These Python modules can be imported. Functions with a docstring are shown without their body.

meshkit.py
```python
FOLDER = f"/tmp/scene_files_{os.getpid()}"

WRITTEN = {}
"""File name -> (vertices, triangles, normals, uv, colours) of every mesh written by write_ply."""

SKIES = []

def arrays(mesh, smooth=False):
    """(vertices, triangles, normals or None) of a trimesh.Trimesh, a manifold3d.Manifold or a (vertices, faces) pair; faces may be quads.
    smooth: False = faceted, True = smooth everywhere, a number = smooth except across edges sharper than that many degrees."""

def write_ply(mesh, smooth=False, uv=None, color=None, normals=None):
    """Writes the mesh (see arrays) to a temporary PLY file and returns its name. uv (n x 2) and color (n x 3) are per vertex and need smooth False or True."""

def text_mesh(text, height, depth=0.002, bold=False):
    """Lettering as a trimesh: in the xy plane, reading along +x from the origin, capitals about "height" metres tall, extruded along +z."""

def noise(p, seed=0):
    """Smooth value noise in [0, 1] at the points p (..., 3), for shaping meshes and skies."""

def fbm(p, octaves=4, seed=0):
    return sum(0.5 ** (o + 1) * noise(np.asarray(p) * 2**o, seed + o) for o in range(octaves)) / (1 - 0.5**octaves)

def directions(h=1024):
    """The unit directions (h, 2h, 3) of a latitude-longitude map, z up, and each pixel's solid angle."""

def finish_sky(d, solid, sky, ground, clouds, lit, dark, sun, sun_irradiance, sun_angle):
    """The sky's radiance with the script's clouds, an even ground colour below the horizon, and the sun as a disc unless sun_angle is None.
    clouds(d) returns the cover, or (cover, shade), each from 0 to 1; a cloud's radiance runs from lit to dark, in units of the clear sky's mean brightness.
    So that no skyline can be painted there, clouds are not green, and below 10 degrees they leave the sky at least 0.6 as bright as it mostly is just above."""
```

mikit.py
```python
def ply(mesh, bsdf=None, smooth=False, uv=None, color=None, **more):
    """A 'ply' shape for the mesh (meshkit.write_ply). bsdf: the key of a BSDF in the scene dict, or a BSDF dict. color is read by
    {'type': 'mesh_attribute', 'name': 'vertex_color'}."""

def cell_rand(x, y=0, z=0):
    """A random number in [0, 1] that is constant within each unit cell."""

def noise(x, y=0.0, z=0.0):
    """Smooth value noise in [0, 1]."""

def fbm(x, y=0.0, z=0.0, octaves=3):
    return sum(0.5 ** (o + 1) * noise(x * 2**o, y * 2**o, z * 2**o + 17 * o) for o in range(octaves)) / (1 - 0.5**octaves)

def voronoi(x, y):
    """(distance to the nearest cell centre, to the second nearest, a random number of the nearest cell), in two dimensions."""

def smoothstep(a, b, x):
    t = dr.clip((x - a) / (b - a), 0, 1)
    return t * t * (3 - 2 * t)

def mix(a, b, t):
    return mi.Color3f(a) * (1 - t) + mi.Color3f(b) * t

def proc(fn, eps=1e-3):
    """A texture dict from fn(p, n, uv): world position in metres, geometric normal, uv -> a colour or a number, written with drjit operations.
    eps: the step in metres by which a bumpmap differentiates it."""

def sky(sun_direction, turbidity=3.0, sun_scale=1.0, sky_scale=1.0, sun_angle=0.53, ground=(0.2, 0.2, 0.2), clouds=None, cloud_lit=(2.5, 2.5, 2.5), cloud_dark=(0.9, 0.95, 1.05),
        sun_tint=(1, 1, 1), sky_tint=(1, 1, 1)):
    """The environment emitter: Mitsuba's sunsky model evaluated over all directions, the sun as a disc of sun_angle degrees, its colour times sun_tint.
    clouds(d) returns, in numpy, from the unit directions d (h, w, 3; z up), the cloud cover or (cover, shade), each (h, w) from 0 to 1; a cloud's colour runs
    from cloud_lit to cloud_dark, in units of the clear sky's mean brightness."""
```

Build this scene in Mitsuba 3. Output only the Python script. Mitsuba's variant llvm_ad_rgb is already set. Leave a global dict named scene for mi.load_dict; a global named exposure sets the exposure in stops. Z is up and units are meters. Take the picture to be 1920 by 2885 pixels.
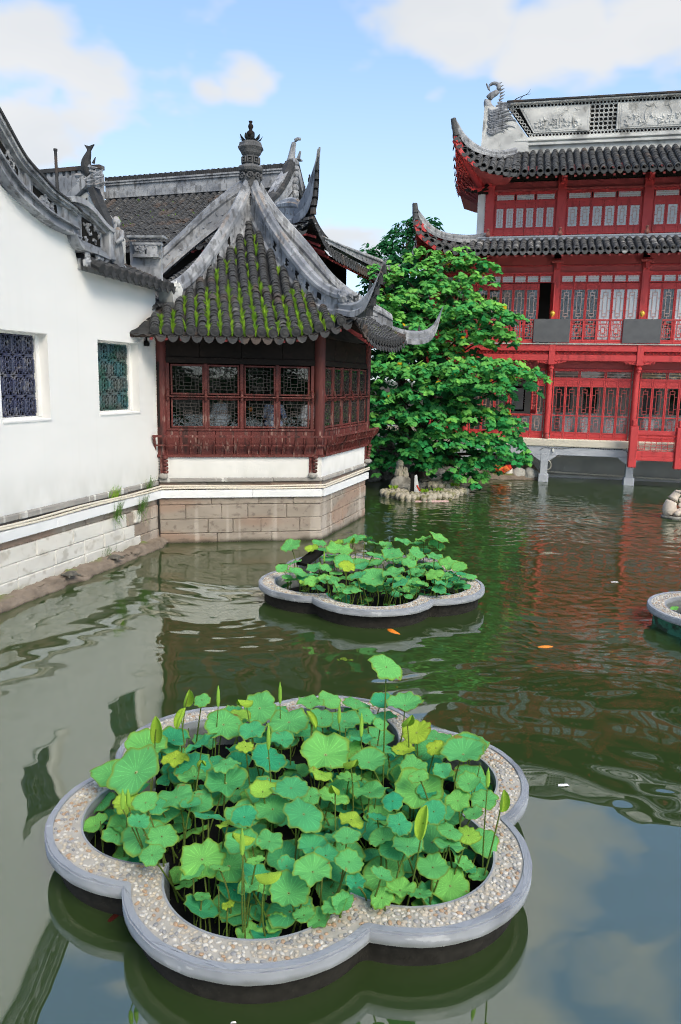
import math, random
import numpy as np, trimesh, drjit as dr, mitsuba as mi, mikit, meshkit
from mikit import noise, fbm, voronoi, cell_rand, smoothstep, mix
from shapely.geometry import Polygon, Point, LineString
from shapely.ops import unary_union
T = mi.ScalarTransform4f
scene, labels = {}, {}

# ---------------------------------------------------------------- camera, sky, exposure
PITCH, ROLL, EYE = math.radians(9.8), math.radians(-1.1), np.array([0, 0, 3.4])
_f = np.array([0, math.cos(PITCH), -math.sin(PITCH)]); _r = np.array([1.0, 0, 0]); _d = np.cross(_f, _r)
_up = math.sin(ROLL) * _r - math.cos(ROLL) * _d
scene['camera'] = {'type': 'perspective', 'fov': math.degrees(2 * math.atan(960 / 2150)), 'fov_axis': 'x', 'near_clip': 0.05, 'far_clip': 3000,
                   'to_world': T().look_at(origin=EYE.tolist(), target=(EYE + _f).tolist(), up=_up.tolist())}


def _puffs(d, list_):
    az, el = np.degrees(np.arctan2(d[..., 0], d[..., 1])), np.degrees(np.arcsin(np.clip(d[..., 2], -1, 1)))
    out = np.zeros(az.shape)
    for a, e, sa, se, w in list_:
        da = (az - a + 180) % 360 - 180
        out = np.maximum(out, w * np.exp(-(da / sa) ** 2 - ((el - e) / se) ** 2))
    return out


def clouds(d):
    q = d / np.maximum(d[..., 2:3] + 0.25, 0.1)
    n = meshkit.fbm(q * 3.6 + 7.3, 5, 3)
    n2 = meshkit.fbm(q * 11 + 1.7, 5, 9)
    big = meshkit.fbm(q * 0.9 + 3.1, 3, 5)
    m = _puffs(d, [(-21.5, 19.3, 5.4, 3.8, 1.12), (-17.4, 17.9, 4.2, 3.8, 1.05), (-22.5, 15.5, 6.5, 3.6, .95), (-7.0, 19.4, 3.6, 2.2, 1.02), (-9.2, 18.8, 2.4, 1.5, .8), (-5, 23.8, 4.5, 1.0, .6), (8.0, 22.6, 6.0, 3.6, 1.25), (14, 21.5, 6.4, 3.8, 1.3), (20, 22.0, 6.4, 3.4, 1.2), (6, 19.0, 2.2, 1.5, .62), (-1, 10.0, 8, 3.6, .66), (7, 12.8, 7, 1.8, .62), (1.5, 16, 5, 1.2, .42), (-13, 14.5, 6, 2.5, .5), (24, 13, 8, 5, .5), (-14, 34, 18, 9, 1.2), (9, 35, 12, 9, 1.2), (24, 40, 7, 7, .8), (0, 48, 34, 10, 1.25)])
    az_ = np.degrees(np.arctan2(d[..., 0], d[..., 1]))
    away = np.clip((np.degrees(np.arccos(np.clip(d[..., 1] / np.maximum(np.hypot(d[..., 0], d[..., 1]), 1e-6), -1, 1))) - 30) / 25, 0, 1)
    m = np.maximum(m, away * np.clip((big - 0.38) * 4, 0, 1) * 0.95)
    m = np.maximum(m, np.clip((d[..., 2] - 0.62) * 4, 0, 1) * np.clip((big - 0.4) * 4, 0, 1))
    c = np.clip((m * 1.05 + (n - 0.5) * 1.25 + (n2 - 0.5) * 0.75 - 0.40) * 1.75, 0, 1)
    c = c * c * (3 - 2 * c) * 0.93
    m = np.where((np.abs(az_) < 40) & (d[..., 2] < .46), np.maximum(m, .43), m)
    c = np.clip((m * 1.05 + (n - 0.5) * 1.35 + (n2 - 0.5) * 0.8 - 0.40) * 1.75, 0, 1); c = c * c * (3 - 2 * c) * .93
    veil = 0.14 + 0.34 * np.clip((0.36 - d[..., 2]) * 3.2, 0, 1)
    return np.maximum(c, veil), np.clip((n - 0.36) * 1.6, 0, 0.75) * c


SUN = (0.40, -0.64, 0.70)
scene['sky'] = mikit.sky(SUN, turbidity=3.0, sun_scale=0.42, sun_angle=28, sky_scale=1.0, clouds=clouds, cloud_lit=(1.26, 1.25, 1.23), cloud_dark=(.98, 1.03, 1.08), ground=(0.12, 0.13, 0.11), sun_tint=(0.94, 1.0, 1.08), sky_tint=(1.36, 1.36, 1.34))
exposure = 2.62
rng = random.Random(5)
nr = np.random.default_rng(5)

# ---------------------------------------------------------------- materials (base colours; variation is grain, weathering, moss)


def pr(name, col, rough=0.6, spec=0.4, bump=None, bscale=1.0, **k):
    if callable(col): col = mikit.proc(col)
    elif not isinstance(col, dict): col = {'type': 'rgb', 'value': list(col)}
    b = {'type': 'principled', 'base_color': col, 'roughness': rough, 'specular': spec, **k}
    if bump is not None: b = {'type': 'bumpmap', 'arbitrary': mikit.proc(bump, 2e-3), 'bsdf': b, 'scale': bscale}
    scene['mat_' + name] = {'type': 'twosided', 'bsdf': b}


def lerp3(a, b, t): return mix(a, b, t)


def plaster(p, n, uv):
    base = lerp3((0.73, 0.73, 0.725), (0.66, 0.67, 0.665), fbm(p.x * .7, p.y * .7, p.z * 1.1))
    low = smoothstep(2.1, 1.35, p.z) * fbm(p.x * 5, p.y * 5, p.z * 2.2)
    base = lerp3(base, (0.44, 0.45, 0.42), low * .65)
    run = smoothstep(.62, .86, noise(p.x * 9 + p.y * 9, 3.3, p.z * .5)) * fbm(p.x * 3, p.y * 3, p.z * .6)
    return lerp3(base, (0.55, 0.55, 0.52), run * .12)
pr('plaster', plaster, .85, .2, lambda p, n, uv: fbm(p.x * 3, p.y * 3, p.z * 3) * .006 + fbm(p.x * 30, p.y * 30, p.z * 30) * .0012)


def cement(p, n, uv):
    b = lerp3((0.19, 0.205, 0.235), (0.36, 0.375, 0.40), smoothstep(.3, .72, fbm(p.x * 2.3, p.y * 2.3, p.z * 2.3)))
    b = lerp3(b, (0.085, 0.085, 0.085), smoothstep(.5, .8, fbm(p.x * 15 + 9, p.y * 15, p.z * 6)) * .6)
    b = lerp3(b, (0.24, 0.165, 0.105), smoothstep(.6, .74, fbm(p.x * 1.5 + 31, p.y * 1.5, p.z * 1.5)) * .8 * smoothstep(.2, .8, n.z))
    return lerp3(b, (.035, .035, .033), smoothstep(.62, .8, noise(p.x * 14, p.y * 14, p.z * 3)) * .5)
pr('cement', cement, .85, .2, lambda p, n, uv: fbm(p.x * 18, p.y * 18, p.z * 18) * .008)


def cement2(p, n, uv):
    b = lerp3((0.40, 0.41, 0.41), (0.62, 0.63, 0.62), smoothstep(.25, .7, fbm(p.x * 2.1, p.y * 2.1, p.z * 2.1)))
    b = lerp3(b, (0.16, 0.16, 0.15), smoothstep(.58, .8, fbm(p.x * 5 + 9, p.y * 5, p.z * 2.5)) * .7)
    return b
pr('pale_cement', cement2, .85, .2, lambda p, n, uv: fbm(p.x * 14, p.y * 14, p.z * 14) * .006)


def tile(p, n, uv):
    t = cell_rand(p.x * 4.1, p.y * 4.1, p.z * 7)
    b = lerp3((0.024, 0.026, 0.029), (0.062, 0.064, 0.068), t * .2 + .8 * fbm(p.x * 9, p.y * 9, p.z * 9))
    b = lerp3(b, (0.20, 0.195, 0.18), smoothstep(.62, .85, fbm(p.x * 4 + 3, p.y * 4, p.z * 4)) * .5)
    b = lerp3(b, (0.09, 0.065, 0.052), smoothstep(.72, .85, noise(p.x * 2.2, p.y * 2.2 + 5, p.z * 2.2)) * .6)
    return lerp3(b, b * 1.8 + mi.Color3f(.10, .10, .095), smoothstep(2.76, 2.98, uv.x) * .62)
pr('tile', tile, .8, .25, lambda p, n, uv: fbm(p.x * 40, p.y * 40, p.z * 40) * .003)


def tile2(p, n, uv):
    b = lerp3((0.045, 0.048, 0.052), (0.11, 0.113, 0.12), fbm(p.x * 5, p.y * 5, p.z * 5))
    return lerp3(b, (0.36, 0.365, 0.37), smoothstep(.60, .82, fbm(p.x * 3 + 3, p.y * 3, p.z * 6)) * .8 * smoothstep(9.2, 8.6, p.z))
pr('tile_grey', tile2, .8, .25)
pr('moss', lambda p, n, uv: lerp3((.10, .13, .045), (.22, .26, .10), fbm(p.x * 9, p.y * 9, p.z * 9)), .95, .1)


def oldred(p, n, uv):
    b = lerp3((0.138, 0.030, 0.027), (0.080, 0.024, 0.021), fbm(p.x * 2, p.y * 2, p.z * 1.2))
    g = fbm(p.x * 24, p.y * 24, p.z * 3.5)
    b = lerp3(b, (0.32, 0.21, 0.18), smoothstep(.60, .76, g) * .62 * smoothstep(3.6, 2.3, p.z))
    return lerp3(b, (.018, .012, .011), smoothstep(.55, .75, fbm(p.x * 11 + 4, p.y * 11, p.z * 1.3)) * .7)
pr('old_red', oldred, .6, .35, lambda p, n, uv: fbm(p.x * 30, p.y * 30, p.z * 6) * .003)
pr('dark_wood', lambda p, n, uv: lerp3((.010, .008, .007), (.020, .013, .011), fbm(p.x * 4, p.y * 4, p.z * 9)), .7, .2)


def redp(p, n, uv):
    b = lerp3((0.52, 0.050, 0.054), (0.43, 0.046, 0.050), fbm(p.x * 1.3, p.y * 1.3, p.z * 1.3))
    b = lerp3(b, (0.20, 0.022, 0.022), smoothstep(.55, .8, fbm(p.x * 9, p.y * 9, p.z * 1.6)) * .5)
    return lerp3(b, (.5, .17, .15), smoothstep(.72, .86, fbm(p.x * 17, p.y * 17, p.z * 9)) * .4)
pr('red_paint', redp, .5, .4)
pr('red_dull', lambda p, n, uv: lerp3((0.42, 0.074, 0.078), (0.31, 0.06, 0.064), fbm(p.x * 3, p.y * 3, p.z * 3)), .6, .3)
pr('pink_stone', (.30, .12, .10), .7, .3)


def stoneb(p, n, uv):
    b = lerp3((0.22, 0.19, 0.16), (0.33, 0.29, 0.25), fbm(p.x * 1.6, p.y * 1.6, p.z * 3))
    b = lerp3(b, (0.27, 0.175, 0.13), smoothstep(.52, .72, noise(p.x * 1.1 + 3, p.y * 1.1, p.z * 2.3)) * .6)
    b = lerp3(b, (0.12, 0.10, 0.085), smoothstep(.55, .8, fbm(p.x * 12, p.y * 12, p.z * 12)) * .6)
    run = smoothstep(.66, .82, noise(p.x * 7 + p.y * 5, 1.7, p.z * .4))
    b = lerp3(b, (.52, .48, .43), run * .4)
    return lerp3(b, (.045, .043, .03), smoothstep(.16, .03, p.z + .08 * fbm(p.x * 4, p.y * 4)))
pr('brown_stone', stoneb, .85, .2, lambda p, n, uv: fbm(p.x * 22, p.y * 22, p.z * 22) * .012)


def stonep(p, n, uv):
    b = lerp3((0.50, 0.49, 0.46), (0.64, 0.64, 0.61), fbm(p.x * 2.6, p.y * 2.6, p.z * 4))
    b = lerp3(b, (0.34, 0.32, 0.27), smoothstep(.55, .78, fbm(p.x * 7, p.y * 7, p.z * 7)) * .6)
    return lerp3(b, (.30, .31, .2), smoothstep(.35, .1, p.z + .15 * fbm(p.x * 5, p.y * 5)) * .6)
pr('pale_stone', stonep, .85, .2, lambda p, n, uv: fbm(p.x * 16, p.y * 16, p.z * 16) * .014)
pr('joint', lambda p, n, uv: lerp3((.14, .12, .10), (.23, .20, .17), fbm(p.x * 8, p.y * 8, p.z * 8)), .95, .1)


def mud(p, n, uv):
    b = lerp3((0.12, 0.098, 0.078), (0.27, 0.225, 0.185), fbm(p.x * 6, p.y * 6, p.z * 6))
    b = lerp3(b, (.14, .19, .045), smoothstep(.55, .7, noise(p.x * 2.5, p.y * 2.5)) * smoothstep(.13, .2, p.z))
    return lerp3(b, (.04, .035, .028), smoothstep(.07, .0, p.z + .05 * fbm(p.x * 9, p.y * 9)))
pr('mud', mud, .9, .2, lambda p, n, uv: fbm(p.x * 20, p.y * 20, p.z * 20) * .02)
pr('pvc', (.62, .58, .50), .4, .4)
pr('white_metal', lambda p, n, uv: lerp3((.72, .74, .76), (.62, .64, .66), fbm(p.x * 3, p.y * 3, p.z * 3)), .5, .4)
pr('ledge_stone', lambda p, n, uv: lerp3(lerp3((.22, .21, .20), (.36, .35, .33), fbm(p.x * 5, p.y * 5, p.z * 9)), (.6, .6, .58), smoothstep(.66, .8, noise(p.x * 13 + p.y * 9, 2.2, p.z)) * .8), .85, .2)
pr('blue_glaze', lambda p, n, uv: lerp3(lerp3((.026, .03, .075), (.05, .06, .10), noise(p.x * 6, p.y * 6, p.z * 6)), (.20, .20, .215), smoothstep(.5, .8, fbm(p.x * 8 + 2, p.y * 8, p.z * 8)) * .8), .3, .5)
pr('green_glaze', lambda p, n, uv: lerp3(lerp3((.025, .085, .068), (.032, .10, .115), smoothstep(.35, .65, noise(p.x * 4 + 2, p.y * 4, p.z * 4))), (.09, .10, .10), smoothstep(.4, .65, fbm(p.x * 4, p.y * 4, p.z * 4)) * .8), .3, .5)
pr('black', (.012, .012, .012), .9, .1)
pr('grey_paint', lambda p, n, uv: lerp3((.40, .43, .49), (.30, .33, .38), fbm(p.x * 2.5, p.y * 2.5, p.z * 5)), .6, .3, lambda p, n, uv: fbm(p.x * 12, p.y * 12, p.z * 12) * .004)


def rimp(p, n, uv):
    b = lerp3((.235, .26, .305), (.33, .355, .39), fbm(p.x * 4, p.y * 4, p.z * 11))
    b = lerp3(b, (.12, .135, .165), smoothstep(.55, .75, fbm(p.x * 2.4 + 6, p.y * 2.4, p.z * 4)) * .55)
    b = lerp3(b, (.085, .095, .075), smoothstep(.235, .195, p.z + .05 * (fbm(p.x * 7, p.y * 7, p.z * 3) - .5)) * .6)
    return lerp3(b, (.52, .54, .57), smoothstep(.68, .8, fbm(p.x * 9, p.y * 9, p.z * 16)) * .6)
pr('rim_paint', rimp, .65, .3, lambda p, n, uv: fbm(p.x * 13, p.y * 13, p.z * 20) * .010)
pr('rim_mortar', lambda p, n, uv: lerp3((.33, .315, .285), (.47, .45, .41), fbm(p.x * 14, p.y * 14)), .9, .2, lambda p, n, uv: fbm(p.x * 30, p.y * 30, p.z * 30) * .01)
for nm, c1, c2 in (('pebble_cream', (.50, .45, .37), (.37, .34, .29)), ('pebble_grey', (.34, .34, .345), (.21, .215, .225)), ('pebble_tan', (.42, .29, .19), (.33, .24, .17)), ('pebble_pale', (.58, .56, .52), (.44, .43, .40))):
    pr(nm, (lambda c1, c2: lambda p, n, uv: lerp3(c1, c2, noise(p.x * 16, p.y * 16)))(c1, c2), .55, .4)
pr('skirt', lambda p, n, uv: lerp3((.008, .008, .007), (.026, .025, .022), fbm(p.x * 20, p.y * 20, p.z * 20)), .9, .2)
pr('skirt_green', lambda p, n, uv: lerp3((.04, .16, .11), (.03, .05, .035), smoothstep(.4, .6, fbm(p.x * 9, p.y * 9, p.z * 9))), .8, .2)
pr('cream_slab', lambda p, n, uv: lerp3((.60, .57, .50), (.48, .45, .38), fbm(p.x * 2, p.y * 2, p.z * 8)), .8, .2)
pr('concrete', lambda p, n, uv: lerp3((.34, .34, .325), (.48, .48, .46), fbm(p.x * 2.4, p.y * 2.4, p.z * 2.4)), .9, .2)


def rock(p, n, uv):
    b = lerp3((.12, .115, .105), (.34, .33, .30), smoothstep(.3, .7, fbm(p.x * 4, p.y * 4, p.z * 4)))
    return lerp3(b, (.05, .06, .035), smoothstep(.25, .0, p.z + .2 * fbm(p.x * 3, p.y * 3)) * .7)
pr('rock', rock, .9, .15, lambda p, n, uv: fbm(p.x * 12, p.y * 12, p.z * 12) * .04)
pr('carved_stone', lambda p, n, uv: lerp3(lerp3((.44, .41, .34), (.33, .30, .24), fbm(p.x * 6, p.y * 6, p.z * 6)), (.16, .16, .07), smoothstep(.5, .72, fbm(p.x * 5 + 2, p.y * 5, p.z * 5)) * smoothstep(.5, .05, p.z)), .85, .2, lambda p, n, uv: fbm(p.x * 15, p.y * 15, p.z * 15) * .015)
pr('marble', lambda p, n, uv: lerp3((.60, .53, .46), (.47, .40, .34), fbm(p.x * 7, p.y * 7, p.z * 7)), .6, .3)
pr('dark_cement', lambda p, n, uv: lerp3((.055, .057, .06), (.15, .155, .165), fbm(p.x * 7, p.y * 7, p.z * 7)), .85, .2)
pr('slate', lambda p, n, uv: lerp3((.075, .08, .09), (.11, .115, .125), fbm(p.x * 6, p.y * 6, p.z * 6)), .6, .3)
pr('gold', (.75, .46, .07), .3, .5, metallic=.6)
pr('bark', lambda p, n, uv: lerp3((.05, .038, .028), (.11, .088, .066), fbm(p.x * 9, p.y * 9, p.z * 2)), .9, .1)
pr('frosted_and_sky_pale', lambda p, n, uv: lerp3((.46, .52, .58), (.58, .64, .68), noise(p.x * .9, p.y * .9, p.z * .9)), .25, .5)  # frosted glass upstairs; on some second-floor panes it paints the reflected sky
pr('pale_bar', (.52, .36, .35), .6, .3)
pr('lattice_wood', (.045, .038, .037), .6, .3)
pr('tan_lattice', (.42, .24, .19), .6, .3)
pr('gold_lattice', (.62, .45, .26), .6, .3)
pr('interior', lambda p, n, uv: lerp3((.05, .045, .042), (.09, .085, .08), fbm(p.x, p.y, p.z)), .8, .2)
pr('interior_pale', (.46, .50, .53), .8, .2)
pr('koi', lambda p, n, uv: lerp3((.75, .17, .015), (.85, .34, .04), fbm(p.x * 6, p.y * 6, p.z * 6)), .35, .5)
pr('koi_dark', (.06, .010, .006), .4, .5)
pr('turtle', lambda p, n, uv: lerp3((.055, .055, .05), (.11, .105, .09), voronoi(p.x * 22, p.y * 22)[1]), .6, .3)
pr('cloth_orange', (.62, .16, .05), .9, .1)
pr('cloth_red', (.5, .05, .03), .9, .1)
pr('cloth_blue', lambda p, n, uv: lerp3((.30, .38, .60), (.62, .66, .75), smoothstep(.45, .55, noise(p.x * 24, p.y * 24, p.z * 24))), .9, .1)
pr('cloth_white', (.65, .66, .68), .9, .1)
pr('skin', (.42, .25, .18), .6, .3)
pr('hair', (.015, .012, .01), .6, .3)
pr('white_bit', (.8, .8, .78), .6, .3)
scene['mat_glass'] = {'type': 'thindielectric', 'int_ior': 1.5}
scene['mat_glass_mirror'] = {'type': 'thindielectric', 'int_ior': 2.1}


def leafcol(p, n, uv):
    # uv.x = angle / 2pi + 8 * tint, uv.y = radius
    k = dr.floor(uv.x / 8.0); a = uv.x - 8 * k; r = uv.y
    t = k / 20.0
    g = lerp3((0.040, 0.33, 0.165), (0.25, 0.60, 0.10), t)
    g = lerp3(g, (.36, .46, .04), smoothstep(.8, 1.0, t) * .75)
    vein = dr.abs(a * 21 - dr.floor(a * 21) - .5)
    g = lerp3(g, g * 1.45 + mi.Color3f(.015, .02, .005), smoothstep(.10, .02, vein) * smoothstep(.08, .2, r) * smoothstep(1., .6, r) * .75)
    g = lerp3(g, g * .82, smoothstep(.45, .7, fbm(p.x * 7, p.y * 7, p.z * 7)) * .6)
    g = lerp3(g, mi.Color3f(.40, .47, .22), smoothstep(.075, .05, r))
    e = smoothstep(.86, 1.0, r + .10 * (fbm(p.x * 13, p.y * 13, p.z * 13) - .4))
    g = lerp3(g, mi.Color3f(.19, .27, .03), e * .75)
    return lerp3(g, mi.Color3f(.26, .13, .035), smoothstep(.86, .91, noise(p.x * 26, p.y * 26, p.z * 26)) * smoothstep(.45, .9, r) * .7)
def leafback(p, n, uv):
    return leafcol(p, n, uv) * .9 + mi.Color3f(.02, .03, .012)
def lf(name, col, rough=.55, trans=.5):
    scene['mat_' + name] = {'type': 'principledthin', 'base_color': mikit.proc(col) if callable(col) else {'type': 'rgb', 'value': list(col)}, 'roughness': rough, 'diff_trans': trans, 'spec_trans': 0.0, 'eta': 1.4, 'sheen': 0.0}
lf('lotus_leaf', leafcol, .36, .36)
lf('stalk_green', lambda p, n, uv: lerp3((.09, .19, .03), (.14, .16, .05), fbm(p.x * 5, p.y * 5, p.z * 5)), .6, .2)


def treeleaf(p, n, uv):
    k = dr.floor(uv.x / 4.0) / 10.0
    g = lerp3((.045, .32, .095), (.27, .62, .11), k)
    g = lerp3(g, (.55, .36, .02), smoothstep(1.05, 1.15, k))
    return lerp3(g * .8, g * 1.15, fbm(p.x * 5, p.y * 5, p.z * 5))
lf('tree_leaf', treeleaf, .45, .45)
lf('dark_leaf', lambda p, n, uv: lerp3((.022, .13, .05), (.045, .19, .065), noise(p.x * 3, p.y * 3, p.z * 3)), .5, .6)
lf('weed', lambda p, n, uv: lerp3((.14, .34, .03), (.36, .55, .06), noise(p.x * 7, p.y * 7, p.z * 7)), .7, .7)
lf('grass', lambda p, n, uv: lerp3((.06, .16, .03), (.16, .28, .06), noise(p.x * 11, p.y * 11, p.z * 11)), .7, .7)

# ---------------------------------------------------------------- helpers
class M:
    """collects vertices and triangles"""
    def __init__(s): s.v, s.f, s.n, s.uv = [], [], 0, []
    def add(s, v, f, uv=None):
        v, f = np.asarray(v, float).reshape(-1, 3), np.asarray(f, int)
        if f.shape[1] == 4: f = np.vstack([f[:, [0, 1, 2]], f[:, [0, 2, 3]]])
        s.v.append(v); s.f.append(f + s.n); s.n += len(v)
        if uv is not None: s.uv.append(np.asarray(uv, float))
        return s
    def mesh(s): return np.vstack(s.v), np.vstack(s.f)


_used = {}


def key_of(name, parent=None):
    k = (parent + '__' if parent else '') + name
    c = _used.get(k, -1) + 1; _used[k] = c
    return k if c == 0 else f'{k}_{c:03d}'


def thing(name, label, cat, group=None, kind=None):
    k = key_of(name); labels[k] = {'label': label, 'category': cat}
    if group: labels[k]['group'] = group
    if kind: labels[k]['kind'] = kind
    return k


def put(name, m, mat, parent=None, smooth=False, label=None, kind=None, to=None, cat=None, group=None):
    k = key_of(name, parent)
    if isinstance(m, M):
        if not m.v: return k
        if to is not None: m.v = [v @ to[:3, :3].T + to[:3, 3] for v in m.v]
        uv = np.vstack(m.uv) if m.uv else None
        scene[k] = mikit.ply(m.mesh(), 'mat_' + mat, smooth, uv=uv)
    else:
        scene[k] = dict(m)
        if mat: scene[k]['bsdf'] = {'type': 'ref', 'id': 'mat_' + mat}
        if to is not None: scene[k]['to_world'] = T(to)
    if label or kind or cat:
        labels[k] = {a: b for a, b in (('label', label), ('kind', kind), ('category', cat), ('group', group)) if b}
    return k


class Fr:
    """local frame on a facade: u along (azimuth az, degrees from +y to +x), v outward, z up"""
    def __init__(s, p0, az, flip=1):
        a = math.radians(az); s.o = np.array([p0[0], p0[1], 0.0]); s.d = np.array([math.sin(a), math.cos(a), 0]); s.n = flip * np.array([s.d[1], -s.d[0], 0])
    def P(s, q):
        q = np.asarray(q, float); return s.o + q[..., 0:1] * s.d + q[..., 1:2] * s.n + q[..., 2:3] * np.array([0, 0, 1.0])
    def p(s, u, v, z): return s.P(np.array([u, v, z]))
    def mat(s, u=0, v=0, z=0):
        m = np.eye(4); m[:3, 0] = s.d; m[:3, 1] = s.n; m[:3, 2] = [0, 0, 1]; m[:3, 3] = s.p(u, v, z); return m
WORLD = Fr((0, 0), 90, -1)
_c = np.array([[x, y, z] for x in (-1, 1) for y in (-1, 1) for z in (-1, 1)], float)
_cf = np.array([[0, 1, 3], [0, 3, 2], [4, 6, 7], [4, 7, 5], [0, 4, 5], [0, 5, 1], [2, 3, 7], [2, 7, 6], [0, 2, 6], [0, 6, 4], [1, 5, 7], [1, 7, 3]])
_bv = []
for s_ in _c:
    for ax in range(3): _bv.append((s_, ax))
def _bev(h, b):
    out = []
    for s_, ax in _bv:
        q = s_ * (h - b); q[ax] = s_[ax] * h[ax]; out.append(q)
    return np.array(out)
_hull = trimesh.convex.convex_hull(_bev(np.array([1, 1, 1.0]), .3))
_map = [int(np.argmin(np.linalg.norm(_bev(np.array([1, 1, 1.0]), .3) - q, axis=1))) for q in _hull.vertices]
_bf = np.array(_map)[_hull.faces]


def box(m, fr, u0, u1, v0, v1, z0, z1, b=0.0, rot=None, jit=0):
    h = np.array([u1 - u0, v1 - v0, z1 - z0]) / 2; c = np.array([u0 + u1, v0 + v1, z0 + z1]) / 2
    if b > 0: q, f = _bev(h, min(b, .45 * h.min())), _bf
    else: q, f = _c * h, _cf
    if rot is not None: q = q @ rot.T
    if jit: q = q + nr.normal(0, jit, q.shape)
    fl = np.linalg.det(np.array([fr.d, fr.n, [0, 0, 1]])) < 0
    return m.add(fr.P(q + c), f[:, ::-1] if fl else f)


def rotz(a): c, s_ = math.cos(a), math.sin(a); return np.array([[c, -s_, 0], [s_, c, 0], [0, 0, 1.0]])
def rotx(a): c, s_ = math.cos(a), math.sin(a); return np.array([[1.0, 0, 0], [0, c, -s_], [0, s_, c]])
def roty(a): c, s_ = math.cos(a), math.sin(a); return np.array([[c, 0, s_], [0, 1.0, 0], [-s_, 0, c]])


def bar(m, a, b, w, h=None, up=(0, 0, 1)):
    """square bar from a to b"""
    a, b = np.asarray(a, float), np.asarray(b, float); h = h or w
    t = b - a; t = t / max(np.linalg.norm(t), 1e-9); up = np.asarray(up, float)
    if abs(t @ up) > .98: up = np.array([1.0, 0, 0])
    s_ = np.cross(t, up); s_ /= np.linalg.norm(s_); n = np.cross(s_, t)
    q = [p + i * s_ * w / 2 + j * n * h / 2 for p in (a, b) for i, j in ((-1, -1), (1, -1), (1, 1), (-1, 1))]
    return m.add(q, [[0, 1, 2], [0, 2, 3], [4, 6, 5], [4, 7, 6], [0, 5, 1], [0, 4, 5], [1, 6, 2], [1, 5, 6], [2, 7, 3], [2, 6, 7], [3, 4, 0], [3, 7, 4]])


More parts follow.
